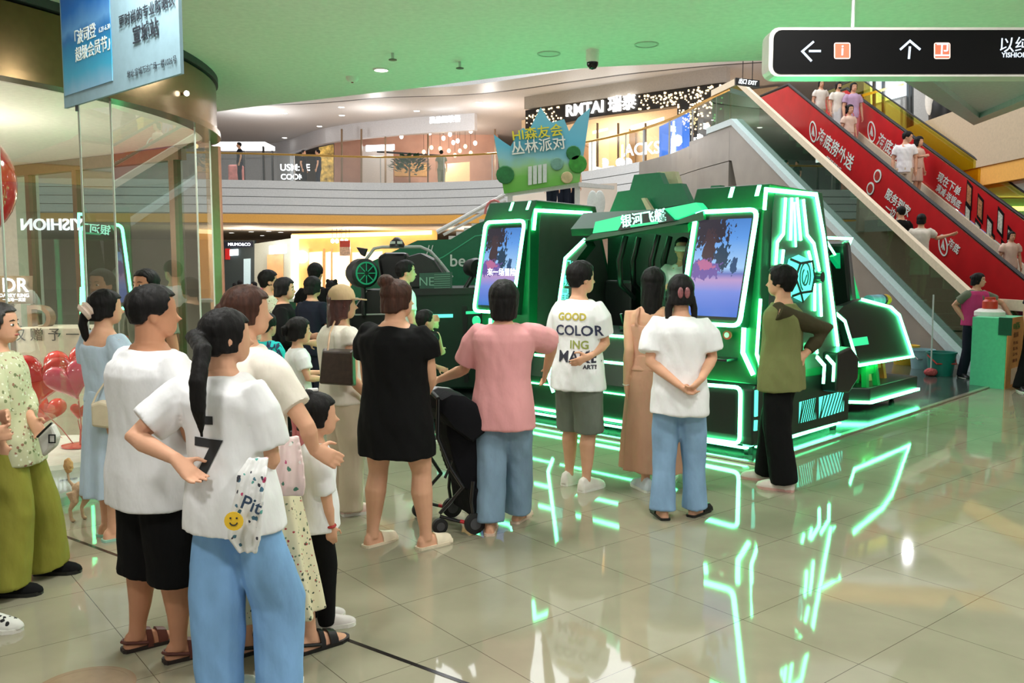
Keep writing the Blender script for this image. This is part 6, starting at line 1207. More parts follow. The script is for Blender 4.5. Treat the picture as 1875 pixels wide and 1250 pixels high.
kid = person('person, child in turquoise t-shirt with dark print seen from behind', (492, 800), 574, 25, dist=7.6, hh=.16, hair=HS, shirt=S(C_teal, loose=.025, sl=.022), pants=S(C_navy), shoes=dict(k='shoe'), sh=.95)
for i, s in enumerate(('JUMP', 'PLAY', 'GO')): decal(text_mesh(s, .09, offset=.002), P(496, 636 + i * 15, 7.3), (1, 0, 0), Z3, kid.shirt_bvh, mat('navy_print', (24, 40, 80), .7), kid.root, 'printed_lettering', off=.004)
person('person in cream floral shirt among the waiting crowd, left of the one in black', (495, 780), 496, 60, dist=9.7, hair=dict(HS, t=.09, nape=.1), face=True, shirt=S(C_flor2, sleeve=1.4), pants=S(C_beige), shoes=dict(k='shoe'), **front_arms)
person('person in black facing sideways with dark hair tied back in the crowd', (524, 790), 509, 84, dist=8.5, hair=HB_, face=True, shirt=S(C_black, sleeve=1.7), pants=S(C_black), shoes=dict(k='shoe'), **front_arms)
person('person, tall, in black t-shirt with elbow raised before the glowing wooden shop', (582, 770), 482, 5, dist=10.2, hair=HS, la=(('p', 548, 566, .05), ('p', 566, 572, .2)), shirt=S(C_black), pants=S(C_navy), shoes=dict(k='shoe'))
person('person with dark hair right behind the beige cap', (576, 780), 507, 30, dist=9.2, hair=HB_, shirt=S(C_navy), pants=S(C_navy), shoes=dict(k='shoe'), **front_arms)
person('person with two dark hair buns near the low green counter', (612, 770), 514, 10, dist=11.0, hair=dict(HB_, balls=[(-.25, -.1, .98, .14, .14, .14), (.25, -.1, .98, .14, .14, .14)]), shirt=S(C_navy), pants=S(C_navy), shoes=dict(k='shoe'))
person('person, little girl in mint white t-shirt and rose trousers between the taller people', (548, 800), 582, 62, dist=7.1, hh=.165, sh=.95, hair=dict(HB_, tails=[([(0, -.4, .7), (0, -.6, .6), (0, -.62, .3)], [.1, .12, .04])]), face=True, shirt=S(C_white, sl=.02), pants=S(C_rose), shoes=dict(k='shoe', m=M_white), **front_arms)
staff = person('person in pink waistcoat over grey t-shirt, one hand on hip beside the mint box', (1780, 690), 500, 158, head_yaw=128, hair=dict(HB_, t=.05, balls=[(0, -.45, .7, .14, .12, .14)]), face=True, fat=1.1, lf=(1800, 690, 0), rf=(1760, 692, 20), ra=(('p', 1747, 558, .1), ('p', 1771, 592, -.05)), la=(('p', 1836, 556, .0), ('p', 1852, 580, -.2)), shirt=S(C_gry2, sl=.02), pants=S(C_navy), shoes=dict(k='shoe'))
mb = MB()
for s in (-1, 1): mb.loft([ell_ring(staff.L(s * .045, 0, z), staff.r, staff.f, w_ * staff.H + .03, d_ * staff.H + .04, 16) for z, w_, d_ in ((.5, .06, .075), (.6, .055, .068), (.7, .06, .074), (.8, .05, .062), (.83, .035, .045))])
link_mesh('waistcoat', remesh(mb, .01, 3), C_hot, staff.root)
person('person at the frame edge of whom only a black trouser leg and shoe show', (1902, 712), 480, 180, H=1.65, lf=(1906, 706, 0), rf=(1868, 716, 10), hipx=.06, hair=HS, shirt=S(C_navy), pants=S(C_black, r=(.07, .06, .06, .06)), shoes=dict(k='shoe'))
# --- riding the escalators
def esc(label, px, top, n, yaw, **k):
    p = EP(px, top, n); s = (p - S0).dot(e_dir); s = math.floor(s / .36) * .36 + .18; z = EZ(math.floor(s / .36) * .36)
    return person(label, (px, 0), top, yaw, dist=p.y, zoff=z + .002, H=k.pop('H', None) or p.z - z, stance=.04, vox=.011, **k)
if 1:
    esc('person in black t-shirt standing low on the nearer escalator', 1666, 378, .42, -10, hair=HS, shirt=S(C_black), pants=S(C_navy), shoes=dict(k='shoe'))
    esc('person in pale cream dress with pinned hair reaching for the handrail on the nearer escalator', 1704, 392, .6, 30, hair=HB_, ra=((.16, .08, .72), (.3, .12, .76)), shirt=S(C_cream, hem=.5), skirt=S(C_cream, top=.6, hem=.3), shoes=dict(k='shoe'))
    esc('person in white t-shirt looking down at a child on the farther escalator', 1668, 241, 2.35, 200, head_yaw=120, pitch=-12, hair=dict(HS, t=.08), face=True, shirt=S(C_white), pants=S(C_beige), shoes=dict(k='shoe'))
    esc('person, girl in soft pink dress with dark bob on the farther escalator', 1692, 268, 2.8, 150, hh=.15, H=1.4, hair=dict(k='long', nape=-.1, low=-.1, side=-.05, t=.08, front=.7), shirt=S(C_skinny, hem=.5), skirt=S(C_skinny, top=.6, hem=.3), shoes=dict(k='shoe', m=M_white), ra=((.16, .1, .66), (.22, .28, .66)))
    mk = esc('person in cream t-shirt and pale skirt wearing a black face mask on the farther escalator', 1540, 151, 2.45, 170, hair=HB_, face=True, shirt=S(C_cream), skirt=S(cloth('pale_grey_skirt', (206, 206, 206)), top=.6, hem=.2, w=.14, d=.11), shoes=dict(k='shoe', m=M_white))
    MB().ell(mk.Hd(0, .33, .24), .22 * mk.hs, .18 * mk.hs, .17 * mk.hs, Matrix((mk.hr, mk.hf, mk.hu)).transposed()).build('face_mask', M_black, mk.root, smooth=True)
    esc('person in cream blouse and floral shorts highest on the farther escalator', 1508, 147, 2.2, 175, hair=HB_, face=True, shirt=S(C_cream), pants=S(C_flor2, hem=.45, name='shorts'), shoes=dict(k='shoe'))
    esc('person in lavender top half hidden behind the black face mask', 1568, 152, 2.75, 178, hair=HB_, face=True, shirt=S(C_lav), pants=S(C_rose), shoes=dict(k='shoe'))
    esc('person, child with two dark bunches in cream dress holding a hand on the farther escalator', 1562, 192, 2.1, 165, hh=.165, hair=dict(HB_, balls=[(-.38, -.1, .8, .14, .14, .14), (.38, -.1, .8, .14, .14, .14)]), face=True, shirt=S(C_skinny, hem=.5), skirt=S(C_skinny, top=.6, hem=.3), shoes=dict(k='shoe', m=M_white))
    esc('person in soft pink dress cut by the frame low on the farther escalator', 1874, 424, 2.3, 185, hair=HB_, face=True, shirt=S(C_skinny), skirt=S(C_skinny, top=.6, hem=.25), shoes=dict(k='shoe'))
# --- far away
far = [('person with dark hair beside the far navy shop sign', 424, 513, 24, C_hot), ('person in pale top walking by the far grey pillar', 452, 516, 22, C_white), ('person in magenta top in front of the far grey pillar', 468, 509, 20, C_hot), ('person in dark top close to the copper column far back', 414, 518, 26, C_navy)]
for lab, px, top, d_, c in far: person(lab, (px, 0), top, random.uniform(0, 360), dist=d_, hair=HB_, shirt=S(c), pants=S(C_navy), shoes=dict(k='shoe'), vox=.014)
for lab, px, top, d_, c, z_, H_ in (('person in dark top behind the railing at the gallery stall', 431, 293, 37.0, C_navy, 5.1, 1.7), ('person in black at the gallery railing under the white wall letters', 549, 297, 39.5, C_black, 5.1, 1.7), ('person in black standing closer to the patterned screen panel', 577, 291, 39.5, C_navy, 5.1, 1.72), ('person in grey behind the restaurant railing', 806, 297, 39.5, C_gry2, 5.1, 1.7)):
    person(lab, (px, 0), top, random.uniform(0, 360), dist=d_, H=H_, zoff=z_, hair=HS, shirt=S(c), pants=S(c), shoes=dict(k='shoe'), vox=.016)
zd = zt
for lab, px, d_, H_, c in (('person, child with black hair and white top on the white stage', 1012, CY + 1.0, 1.2, C_white), ('person, child in pale blue top on the white stage', 1033, CY + 1.4, 1.32, C_blue), ('person with dark hair beside the stage post', 1049, CY + 1.8, 1.5, C_navy)):
    person(lab, (px, 0), 0, 180, dist=d_, H=H_, zoff=zd, hh=.155, hair=HS, shirt=S(c), pants=S(C_navy), shoes=dict(k='shoe'), vox=.014)
# ================================================================== BALLOONS, DISPLAY AND LETTERING IN THE ROUND SHOP
def heart(c, s, d, x, y, n, name, m, parent):
    x, y, n = Vector(x), Vector(y), Vector(n); pts = []
    for k in range(40):
        t = 2 * math.pi * k / 40; pts.append((16 * math.sin(t) ** 3 / 17, (13 * math.cos(t) - 5 * math.cos(2 * t) - 2 * math.cos(3 * t) - math.cos(4 * t)) / 17))
    mb = MB(); rings = []
    for i in range(11):
        a = -math.pi / 2 + math.pi * i / 10; k = max(.03, math.cos(a) ** .7); rings.append([Vector(c) + x * (px * s * k) + y * (py * s * k) + n * (d * math.sin(a)) for px, py in pts])
    mb.loft(rings); return mb.build(name, m, parent, smooth=True)
vn = Vector((.45, -.89, 0)); vx_ = Vector((.89, .45, 0))
M_hr = mat('red_foil', (206, 12, 26), .12, coat=.6); M_hp = mat('pink_foil', (226, 66, 104), .12, coat=.6); M_hc = mat('coral_foil', (220, 52, 50), .14, coat=.6)
for lab, px, py, d_, w_, m_, roll in (('big red heart balloon leftmost in the round shop', 76, 690, 6.75, 56, M_hr, .12), ('pink heart balloon in front of the two red hearts', 127, 694, 6.5, 44, M_hp, -.3), ('coral red heart balloon behind the pink one', 130, 668, 7.3, 46, M_hc, -.2), ('small coral heart balloon low between the strings', 146, 752, 6.7, 18, M_hc, .2), ('small coral heart balloon lowest behind the big red heart', 86, 748, 7.6, 34, M_hc, .3)):
    c = P(px, py, d_); s = w_ * d_ / FPX; t = thing('heart_balloon', lab, 'balloon', c); up_ = (Z3 * math.cos(roll) + vx_ * math.sin(roll)); xx = (vx_ * math.cos(roll) - Z3 * math.sin(roll))
    heart(c, s, s * .42, xx, up_, vn, 'foil', m_, t); e_ = P(145, 826, 6.9); MB().tube([c - up_ * s, lerp(c - up_ * s, e_, .5) + vx_ * .02, e_], .004, 5).build('string', mat('red_string', (196, 60, 60), .5), t)
c = Vector((-3.72, 6.75, 0)); pl = thing('display_plinth', 'low round white plinth with lettering behind the shop glass', 'plinth', c + Z3 * .01)
MB().lathe(c + Z3 * .01, [(.66, 0), (.66, .2), (.63, .23), (0, .23)], 40).build('drum', mat('plinth_white', (236, 234, 224), .4), pl, smooth=True)
for i, s in enumerate('DR一生'):
    a = R(-74 + i * 13); n = Vector((math.cos(a), math.sin(a), 0)); text(s, .13, c + n * .668 + Z3 * .12, Vector((-n.y, n.x, 0)), Z3, mat('sign_ink', (70, 72, 66), .6), pl)
e_ = P(145, 826, 6.9); tag(center(MB().lathe(Vector((e_.x, e_.y, .245)), [(.13, 0), (.13, .012), (.02, .03), (0, .03)], 24).build('balloon_weight', M_hc, smooth=True)), 'flat red round weight holding the balloon strings on the white plinth', 'balloon weight')
c = P(-66, 335, 5.95); t = thing('round_balloon', 'huge glossy red balloon cut off by the frame high in the shop window', 'balloon', c); MB().ell(c, .32, .32, .38, nu=28, nv=18).build('foil', M_hr, t, smooth=True); MB().tube([c + Z3 * .36, Vector((c.x, c.y, 2.95))], .004, 5).build('string', M_steel, t)
sd = thing('logo_stand', 'brown signboard with white monogram on a stand behind the shop glass', 'sign stand', Vector((P(28, 600, 7.6).x, 7.6, .0)))
q = [P(-30, 505, 7.6), P(60, 505, 7.6), P(60, 556, 7.6), P(-30, 556, 7.6)]; bo = MB().hexa(q, [p + D1 * .04 for p in q]).build('board', mat('brown_board', (104, 88, 62), .5), sd)
text('DR', .17, P(27, 523, 7.58), (1, 0, 0), Z3, M_wled, bo, offset=.003); text('DARRY RING', .045, P(26, 541, 7.58), (1, 0, 0), Z3, M_wled, bo); text('一生唯一真爱', .034, P(26, 549, 7.58), (1, 0, 0), Z3, M_wled, bo)
p = P(15, 556, 7.62); MB().box((p.x, p.y + .02, p.z / 2), (.06, .04, p.z)).build('stem', M_bronzed, sd); MB().box((p.x, p.y + .02, .015), (.35, .3, .03)).build('foot', M_bronzed, sd)
q0, q1 = P(30, 600, 8.0), P(168, 600, 8.0); ct = thing('display_counter', 'cream shop counter with small dark lettering behind the balloons', 'counter', Vector(((q0.x + q1.x) / 2, 8.0, 0)))
MB().hexa([Vector((q0.x, 8, .01)), Vector((q1.x, 8, .01)), Vector((q1.x, 8.45, .01)), Vector((q0.x, 8.45, .01))], [Vector((q0.x, 8, q0.z)), Vector((q1.x, 8, q0.z)), Vector((q1.x, 8.45, q0.z)), Vector((q0.x, 8.45, q0.z))]).build('body', mat('counter_cream', (228, 220, 200), .5), ct, bevel=.01)
text('仅 赠 予 一 生', .13, P(100, 614, 7.985), (1, 0, 0), Z3, mat('sign_ink', (70, 72, 66), .6), ct)
tag(center(text('D', .34, P(76, 588, 8.2) + Z3 * .02, (1, 0, 0), Z3, mat('brown_letter', (140, 116, 92), .4), None, 'block_letter', extrude=.05, offset=.004)), 'brown block letter D standing on the cream shop counter', 'letter')
bu = thing('white_bust', 'white bust display at the left end of the cream counter', 'bust', P(14, 600, 8.2)); c = P(14, 600, 8.2); MB().lathe(c, [(.09, 0), (.1, .04), (.05, .1), (.06, .2), (.11, .24), (.12, .32), (.07, .4), (0, .42)], 20).build('figure', M_white, bu, smooth=True); MB().cyl(c, .12, .02, 20).build('base', M_steel, bu)
# lit shop name on the opposite side of the hall, seen mirrored in the shop glass
def mirror_sign(px, py, far, p, q, label):
    n = Vector((q.y - p.y, -(q.x - p.x), 0)).normalized(); v = P(px, py, far); o = Vector((p.x, p.y, 0)); k = (v - o).dot(n); w = v - n * (2 * k); vd = Vector((1, 0, 0)); xr = vd - n * (2 * vd.dot(n))
    return w, xr
for k_, (px, py, far, i_) in enumerate(((95, 412, 16, 2),)):
    w, xr = mirror_sign(px, py, far, seams[i_], seams[i_ + 1], '')
    xr.z = 0; nrm_ = (-xr).cross(Z3)
    sgn = thing('shop_sign', ('lit white shop name on the opposite hall side mirrored in the shop glass', 'second lit shop name on the opposite hall side mirrored beside the first')[k_], 'sign', w)
    text('YISHION', .3, w, -xr, Z3, M_wled, sgn, 'sign_letters', extrude=.02, offset=.004)
    MB().box(w - nrm_.normalized() * .06, (1.6, .04, .5), M=Matrix((xr.normalized(), nrm_.normalized(), Z3)).transposed()).build('sign_board', mat('sign_grey', (70, 72, 72), .5), sgn)
    MB().box(Vector((w.x, w.y, w.z / 2)) - nrm_.normalized() * .12, (.08, .08, w.z)).build('sign_post', M_steel, sgn)
# ================================================================== THE DOG
c = G(172, 952); dg_ = thing('dog', 'small shorn light brown dog with fluffy raised tail by the shop window', 'dog', c)
M_fur = mat('dog_fur', (206, 172, 138), .8, var=.12, scale=40, bump=.4, bscale=150)
k = .265; X = Vector((1, .12, 0)).normalized(); Yd = Vector((-X.y, X.x, 0)); Q = lambda a, b, z: c + X * (a * k) + Yd * (b * k) + Z3 * (z * k)
mb = MB(); mb.tube([Q(-.46, 0, .8), Q(-.35, 0, .84), Q(-.1, 0, .8), Q(.15, 0, .78), Q(.32, 0, .82), Q(.42, 0, .9)], [x * k for x in (.1, .17, .165, .19, .19, .12)], 16)
mb.tube([Q(.36, 0, .9), Q(.46, 0, 1.08), Q(.52, 0, 1.2)], [x * k for x in (.12, .09, .09)], 12)
mb.ell(Q(.56, 0, 1.26), .16 * k, .13 * k, .13 * k); mb.tube([Q(.62, 0, 1.24), Q(.76, 0, 1.2), Q(.8, 0, 1.19)], [x * k for x in (.09, .06, .045)], 10)
for s in (-1, 1):
    mb.tube([Q(.54, s * .11, 1.34), Q(.52, s * .16, 1.22), Q(.53, s * .16, 1.1)], [x * k for x in (.04, .05, .03)], 8)
    mb.tube([Q(.3, s * .1, .75), Q(.3, s * .11, .5), Q(.31, s * .11, .28), Q(.3, s * .11, .06)], [x * k for x in (.1, .06, .045, .04)], 10); mb.ell(Q(.33, s * .11, .04), .07 * k, .05 * k, .045 * k, nu=10, nv=6)
    o = .1 * s; mb.tube([Q(-.36 + o, s * .09, .78), Q(-.3 + o, s * .11, .52), Q(-.42 + o, s * .11, .32), Q(-.4 + o, s * .11, .06)], [x * k for x in (.15, .1, .05, .04)], 10); mb.ell(Q(-.36 + o, s * .11, .04), .07 * k, .05 * k, .045 * k, nu=10, nv=6)
mb.tube([Q(-.44, 0, .88), Q(-.56, 0, 1.05), Q(-.58, 0, 1.3)], [x * k for x in (.05, .035, .035)], 8)
bd2 = link_mesh('body', remesh(mb, .006, 3), M_fur, dg_)
mb = MB(); mb.ell(Q(-.55, 0, 1.42), .11 * k, .11 * k, .2 * k); link_mesh('tail_tuft', remesh(mb, .006, 1, fold=.006, ffreq=60, fstretch=(1, 1, 1)), mat('tuft_fur', (214, 166, 112), .9, bump=.5, bscale=200), dg_)
MB().ell(Q(.82, 0, 1.21), .03 * k, .03 * k, .025 * k, nu=8, nv=6).build('nose', M_black, dg_, smooth=True)
MB().lathe(Q(.42, 0, 1.02), [(.11 * k, -.02 * k), (.125 * k, 0), (.11 * k, .02 * k)], 16, axis=(X * .5 + Z3)).build('collar', M_rub, dg_)
# ================================================================== THE PUSHCHAIR
ps = thing('pushchair', 'black folding pushchair with grey canopy stripe between the black dress and pink t-shirt', 'pushchair', G(835, 962)); PD = 5.55; sv = Vector((.42, -.9, 0)).normalized() * .2
S2 = lambda px, py, s, d_=0: P(px, py, PD + d_) + sv * s * -1
M_alu = mat('black_frame', (24, 24, 26), .3)
for s in (-1, 1):
    q = [S2(783, 722, s), S2(782, 790, s), S2(805, 845, s), S2(828, 880, s)]; MB().tube(q, .012, 8).build('frame_tube', M_alu, ps, smooth=True)
    MB().tube([S2(828, 878, s), S2(800, 910, s), S2(786, 925, s)], .012, 8).build('leg', M_alu, ps, smooth=True)
    MB().tube([S2(845, 868, s), S2(842, 905, s), S2(848, 945, s)], .012, 8).build('leg', M_alu, ps, smooth=True)
    MB().tube([S2(786, 930, s), S2(815, 938, s), S2(848, 945, s)], .011, 8).build('base_bar', M_alu, ps, smooth=True)
    MB().tube([S2(822, 939, s), S2(836, 942, s)], .0125, 8).build('red_band', mat('red_band', (190, 30, 40), .4), ps)
    for (px, py), r_ in (((848, 944), .068), ((786, 930), .05)):
        p = S2(px, py, s); p.z = r_ + .004; wl = MB().lathe(p - sv.normalized() * .018, [(r_ * .6, 0), (r_, .004), (r_, .032), (r_ * .6, .036)], 24, axis=sv).build('wheel', M_rub, ps, smooth=True)
        MB().cyl(p - sv.normalized() * .02, r_ * .55, .04, 16, axis=sv).build('hub', mat('grey_hub', (70, 70, 74), .4), wl)
    MB().tube([S2(808, 832, s), S2(795, 862, s)], .009, 8).build('lever', M_alu, ps)
MB().tube([S2(783, 722, -1), S2(781, 715, -.6), S2(781, 715, .6), S2(783, 722, 1)], .014, 10).build('handle', M_rub, ps, smooth=True)
mb = MB(); mb.loft([[S2(x, y, s * w_) for x, y in ((805, 740), (830, 750), (872, 790), (884, 840), (872, 885), (840, 890), (822, 850), (806, 790))] for s, w_ in ((-1, .6), (-1, .95), (0, 1), (1, .95), (1, .6))]); link_mesh('seat', remesh(mb, .01, 3, fold=.004), cloth('black_canvas', (20, 20, 24)), ps)
arc_ = [(782, 742), (788, 722), (806, 712), (830, 714), (852, 728), (866, 755), (868, 782)]
mb = MB(); mb.loft([[S2(826 + (x - 826) * g_, 775 + (y - 775) * g_, s) for x, y in arc_ + [(846, 800), (806, 772)]] for s, g_ in ((-1.1, .78), (-.98, .95), (-.5, 1.0), (.5, 1.0), (.98, .95), (1.1, .78))]); cano = mb.build('canopy', cloth('black_canvas', (20, 20, 24)), ps, smooth=True)
mb = MB(); mb.loft([[S2(826 + (x - 826) * g_ * q_, 775 + (y - 775) * g_ * q_, s) for x, y in arc_[1:]] + [S2(826 + (x - 826) * g_ * q_ * .96, 775 + (y - 775) * g_ * q_ * .96, s) for x, y in arc_[:0:-1]] for s, g_, q_ in ((.2, 1.0, 1.025), (.5, 1.0, 1.025), (.75, .975, 1.025))]); mb.build('canopy_stripe', mat('grey_reflector', (150, 150, 156), .5), cano, smooth=True)
mb = MB(); mb.loft([[S2(x, y, s) for x, y in ((842, 885), (884, 880), (886, 915), (868, 938), (848, 935))] for s in (-.9, 0, .9)]); mb.build('basket', cloth('black_canvas', (20, 20, 24)), ps, bevel=.01)
# ================================================================== BAGS AND GARMENTS CARRIED
def bag(name, label, cat, poly, d_, th, m, strap=None, sm=None, group=None, dirv=None, r_=.006):
    q = [P(x, y, d_) for x, y in poly]; dv_ = (Vector(dirv).normalized() if dirv else D1) * th; c_ = sum(q, Vector()) / len(q); t = thing(name, label, cat, Vector((c_.x, c_.y, min(p.z for p in q))))
    mb = MB(); mid = [c_ + (p - c_) * 1.03 + dv_ * .5 for p in q]; mb.loft([[c_ + (p - c_) * .93 for p in q], mid, [c_ + (p - c_) * .93 + dv_ for p in q]]); o = mb.build('bag_body', m, t, bevel=.012)
    if strap: MB().tube([P(*z) if len(z) == 3 else z for z in strap], r_, 8).build('strap', sm or m, t, smooth=True)
    return t, o
t_, o_ = bag('tote_bag', 'dark brown tote bag with tan strap on the shoulder of the cream top', 'bag', ((588, 640), (646, 642), (648, 708), (582, 704)), 5.48, .12, mat('brown_leather_dark', (62, 46, 38), .45, var=.25, scale=30), [(600, 642, 5.5), (604, 610, 5.6), (613, 588, 5.78), (622, 590, 5.9)], mat('tan_strap', (190, 150, 116), .5))
t_, o_ = bag('shoulder_bag', 'beige shoulder bag on the hip of the pale blue dress', 'bag', ((164, 740), (182, 734), (206, 742), (212, 776), (196, 786), (166, 782)), 5.07, .09, mat('beige_bag', (206, 192, 166), .6), [(168, 742, 5.1), (178, 720, 5.13), (192, 700, 5.16)], mat('beige_bag', (206, 192, 166), .6))
t_, o_ = bag('clutch_purse', 'small white purse with dark trim in the hands of the olive trousers wearer', 'purse', ((66, 800), (94, 776), (105, 800), (100, 818), (76, 838)), 4.35, .05, mat('white_purse', (206, 206, 196), .5), [(68, 800, 4.335), (82, 786, 4.335), (95, 774, 4.335)], M_black)
MB().strip([P(x, y, 4.338) for x, y in ((90, 796), (101, 796), (101, 810), (90, 810), (90, 796))], .006, .003, -D1).build('purse_motif', M_black, o_)
def drape(name, label, cat, rows, d_, m, amp=.012, th=.02):
    mb = MB(); rings = []
    for j, (x0, x1, y, dd) in enumerate(rows):
        f_ = [P(lerp(x0, x1, i / 14), y, d_ + dd) + D1 * (amp * math.sin(i * 1.15 + j * .5)) for i in range(15)]; rings.append(f_ + [p + D1 * th for p in f_[::-1]])
    mb.loft(rings); me = remesh(mb, .007, 2, fold=.004, ffreq=14); c_ = P((rows[-1][0] + rows[-1][1]) / 2, rows[-1][2], d_); t = thing(name, label, cat, c_); return t, link_mesh('cloth', me, m, t)
gd = girl.base.y
C_dood = spots('doodle_print', (226, 226, 224), ((190, 70, 110), (70, 110, 130), (60, 60, 70), (90, 160, 150)), 16, .16, warp=.55)
jt, jo = drape('sun_jacket', 'white doodle printed jacket hanging from the arm of the person numbered 7', 'jacket', ((452, 490, 838, -.02), (432, 488, 868, -.06), (428, 482, 905, -.08), (418, 480, 945, -.09), (415, 476, 985, -.09), (436, 470, 1012, -.08)), gd - .19, C_dood)
q = P(429, 953, gd - .325); MB().lathe(q, [(.026, 0), (.034, .004), (.034, .006), (0, .007)], 16, axis=(0, -1, 0)).build('yellow_patch', mat('yellow_print', (240, 196, 50), .6), jt)
mb = MB(); mb.strip([q + Vector((.014 * math.cos(a), -.008, .014 * math.sin(a))) for a in [math.pi * (1.1 + .8 * i / 6) for i in range(7)]], .004, .002, (0, -1, 0)); mb.build('smile_mark', M_ink2, jt)
for dx in (-.01, .012): MB().cyl(q + Vector((dx, -.009, .012)), .0035, .002, 8, axis=(0, -1, 0)).build('dot_mark', M_ink2, jt)
text('Pit', .07, P(460, 925, gd - .315), (1, 0, -.4), Z3, mat('ink_blue', (50, 70, 96), .7), jt, offset=.002)
drape('pink_jumper', 'pink and white doodle printed jumper tied round the floral skirt', 'jumper', ((495, 545, 800, .0), (488, 556, 850, -.03), (478, 560, 890, -.04), (474, 556, 908, -.03)), 3.5, spots('doodle_pink', (232, 208, 206), ((190, 80, 120), (80, 130, 110), (240, 236, 232)), 15, .16, warp=.55))
# ================================================================== MINT BOX, BUCKETS, STOOLS
a, b, c2 = G(1775, 706), G(1838, 713), G(1868, 702); b2 = a + (c2 - b); zt2 = P(1838, 583, b.y).z
kb = thing('service_kiosk', 'mint green box stand with orange lettered side and price list', 'kiosk', (a + c2) / 2)
MB().hexa([a, b, c2, b2], [Vector((p.x, p.y, zt2)) for p in (a, b, c2, b2)]).build('cabinet', mat('mint_board', (96, 206, 158), .5), kb)
sn = (c2 - b).cross(Z3).normalized(); sn = sn if sn.y < 0 else -sn
sb_ = [b + sn * .004, c2 + sn * .004, Vector((c2.x, c2.y, zt2)) + sn * .004, Vector((b.x, b.y, zt2)) + sn * .004]
sp2 = MB().hexa(sb_, [p + sn * .008 for p in sb_]).build('side_poster', mat('peach_poster', (226, 168, 96), .5), kb); sx_ = (c2 - b).normalized(); ctr2 = sum(sb_, Vector()) / 4 + sn * .012
for i, (s, dz, sz) in enumerate((('VR星际', .36, .11), ('价目表', .24, .08), ('单人 30元', .13, .055), ('双人 50元', .05, .055), ('五人 99元', -.03, .055), ('团购 扫码', -.12, .055))): text(s, sz, ctr2 + Z3 * dz, sx_, Z3, mat('brown_ink', (110, 60, 30), .6) if i else mat('green_ink', (30, 140, 70), .6), sp2)
MB().hexa([ctr2 + sx_ * x + Z3 * z for x, z in ((-.17, -.44), (.17, -.44), (.17, -.22), (-.17, -.22))], [ctr2 + sn * .004 + sx_ * x + Z3 * z for x, z in ((-.17, -.44), (.17, -.44), (.17, -.22), (-.17, -.22))]).build('price_panel', mat('pale_poster', (236, 214, 180), .5), sp2)
q = P(1812, 575, a.y + .25); q.z = zt2; tag(center(MB().lathe(q, [(.2, 0), (.2, .06), (.14, .1), (.0, .1)], 20).build('white_tray', M_white, smooth=True)), 'white shallow lidded tray on the mint box', 'tray')
q2 = q + Z3 * .105; tag(center(MB().lathe(q2, [(.1, 0), (.1, .1), (.07, .13), (.07, .16), (0, .16)], 16).build('red_jar', mat('red_jar', (206, 60, 40), .4), smooth=True)), 'orange red jar standing on the white tray', 'jar')
v = (b - a).normalized(); kn = v.cross(Z3).normalized(); kn = kn if kn.y < 0 else -kn; h0 = a + v * .36 + kn * .008; tg = MB().hexa([h0 + Z3 * (zt2 + .012), h0 + v * .17 + Z3 * (zt2 + .012), h0 + v * .17 + Z3 * (zt2 - .23), h0 + Z3 * (zt2 - .23)], [p + kn * .012 for p in (h0 + Z3 * (zt2 + .012), h0 + v * .17 + Z3 * (zt2 + .012), h0 + v * .17 + Z3 * (zt2 - .23), h0 + Z3 * (zt2 - .23))]).build('dark_towel', mat('dark_green_cloth', (20, 80, 58), .8)); tag(center(tg), 'dark green cloth hanging over the edge of the mint box', 'cloth')
def bucket(px, py, r_, h_, m, label, hm):
    c_ = G(px, py); t = thing('bucket', label, 'bucket', c_); MB().lathe(c_ + Z3 * .012, [(r_ * .8, 0), (r_, h_), (r_ * 1.06, h_), (r_ * 1.06, h_ + .02), (r_ * .94, h_ + .02), (r_ * .76, .02), (0, .02)], 24).build('tub', m, t, smooth=True)
    MB().tube([c_ + Vector((-r_, 0, h_ * .95)), c_ + Vector((-r_ * .7, -r_ * .8, h_ * .6)), c_ + Vector((r_ * .7, -r_ * .8, h_ * .6)), c_ + Vector((r_, 0, h_ * .95))], .012, 6).build('handle', hm, t, smooth=True); return c_
M_hred = mat('red_plastic', (206, 60, 50), .4)
cb1 = bucket(1722, 688, .21, .34, mat('teal_plastic', (30, 120, 110), .4), 'dark teal bucket with red handle left of the staff in pink waistcoat', M_hred)
bucket(1687, 676, .19, .3, mat('pale_blue_plastic', (140, 176, 186), .4), 'pale blue grey bucket at the foot of the escalator', M_steel)
c_ = G(1655, 668); t = thing('washing_basin', 'yellow plastic basin behind the racing simulator', 'basin', c_); MB().lathe(c_ + Z3 * .012, [(.16, 0), (.22, .3), (.24, .3), (.24, .33), (.2, .33), (.14, .02), (0, .02)], 24).build('tub', mat('yellow_plastic', (214, 176, 50), .4), t, smooth=True); MB().lathe(c_ + Z3 * .2, [(.225, 0), (.235, .01), (.225, .02)], 24).build('rim_band', M_hred, t)
c_ = G(1704, 690); t = thing('mop', 'mop with thin pale handle standing before the escalator base', 'mop', c_); MB().tube([c_ + Z3 * .05, c_ + Vector((0, .02, 1.25))], .012, 8).build('handle', mat('pale_handle', (200, 206, 204), .4), t, smooth=True); mb = MB(); mb.ell(c_ + Z3 * .075, .1, .08, .06); link_mesh('mop_head', remesh(mb, .008, 1, fold=.012, ffreq=40), mat('rag_red', (186, 80, 84), .9), t)
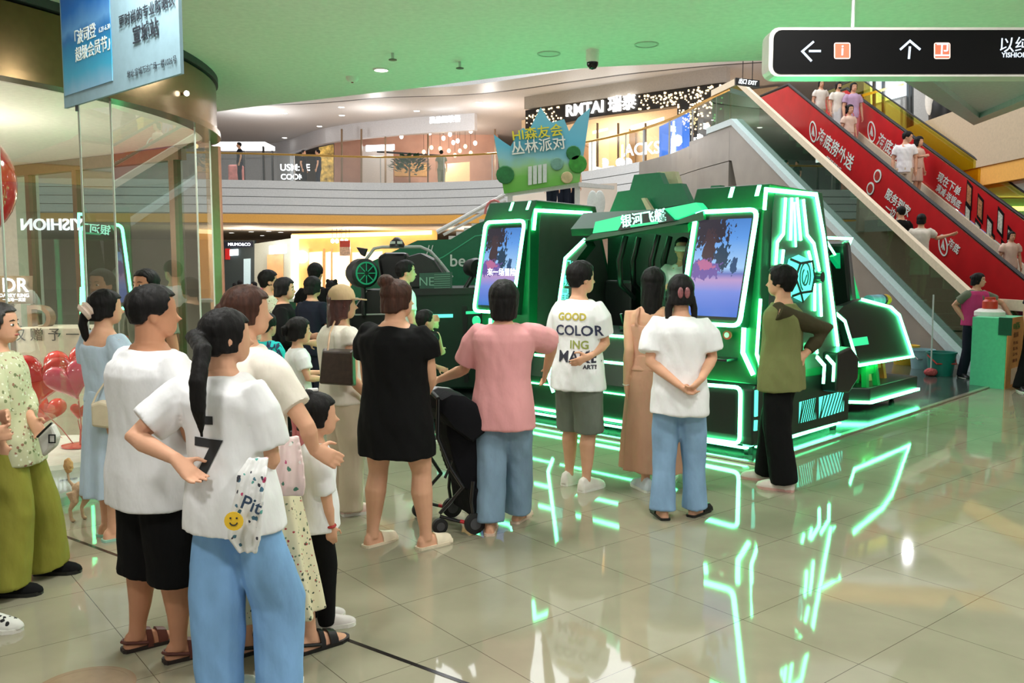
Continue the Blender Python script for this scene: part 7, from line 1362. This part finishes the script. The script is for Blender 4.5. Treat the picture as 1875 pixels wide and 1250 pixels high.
def stool(px, py, s_, h_, m, label, lid):
    c_ = G(px, py) + Z3 * .016; t = thing('plastic_stool', label, 'stool', c_); rz_ = R(40); Rm = Matrix.Rotation(rz_, 3, 'Z'); w0, w1 = s_ * .5, s_ * .38
    MB().box(c_ + Z3 * (h_ - .015), (s_ * .84, s_ * .84, .03), rz=rz_).build('seat', m, t, bevel=.01); MB().box(c_ + Z3 * (h_ - .0), (s_ * .2, s_ * .06, .004), rz=rz_).build('grip_hole', M_black, t)
    for sx, sy in ((-1, -1), (1, -1), (1, 1), (-1, 1)):
        lo_ = [c_ + Rm @ Vector((sx * w0 + dx, sy * w0 + dy, 0)) for dx, dy in ((-.03, -.03), (.03, -.03), (.03, .03), (-.03, .03))]; hi_ = [c_ + Rm @ Vector((sx * w1 + dx, sy * w1 + dy, h_ - .03)) for dx, dy in ((-.03, -.03), (.03, -.03), (.03, .03), (-.03, .03))]; MB().hexa(lo_, hi_).build('leg', m, t)
    mb = MB()
    for an in range(4): mb.box(c_ + Matrix.Rotation(rz_ + an * math.pi / 2, 3, 'Z') @ Vector((s_ * .43, 0, h_ * .62)), (.012, s_ * .75, h_ * .3), rz=rz_ + an * math.pi / 2)
    mb.build('apron', m, t)
sc_ = W(3.28, .48, .31) 
def stool_at(c_, *a):
    global G; g_ = G; G = lambda x, y: Vector(c_) - Z3 * .016; stool(0, 0, *a); G = g_
stool_at(sc_, .26, .3, mat('green_plastic', (30, 176, 92), .4), 'green plastic stool on the platform under the simulator cockpit', 0)
stool_at(W(3.98, .66, .31), .24, .28, mat('orange_plastic', (214, 110, 56), .4), 'orange plastic stool on the platform beside the green one', 0)
c_ = W(3.68, .62, .312); tag(center(MB().box(c_ + Z3 * .1, (.2, .16, .2), rz=.5).build('card_box', mat('card_board', (206, 178, 120), .7), bevel=.006)), 'small cream cardboard box between the green and orange stools', 'box')
c_ = G(152, 1262); tag(center(MB().lathe(c_ + Z3 * .001, [(.2, 0), (.2, .002), (.175, .002), (.175, .0015), (0, .0015)], 40).build('floor_sticker', mat('floor_sticker_print', (150, 128, 104), .15))), 'round brown rimmed floor sticker at the feet of the crowd', 'floor sticker')
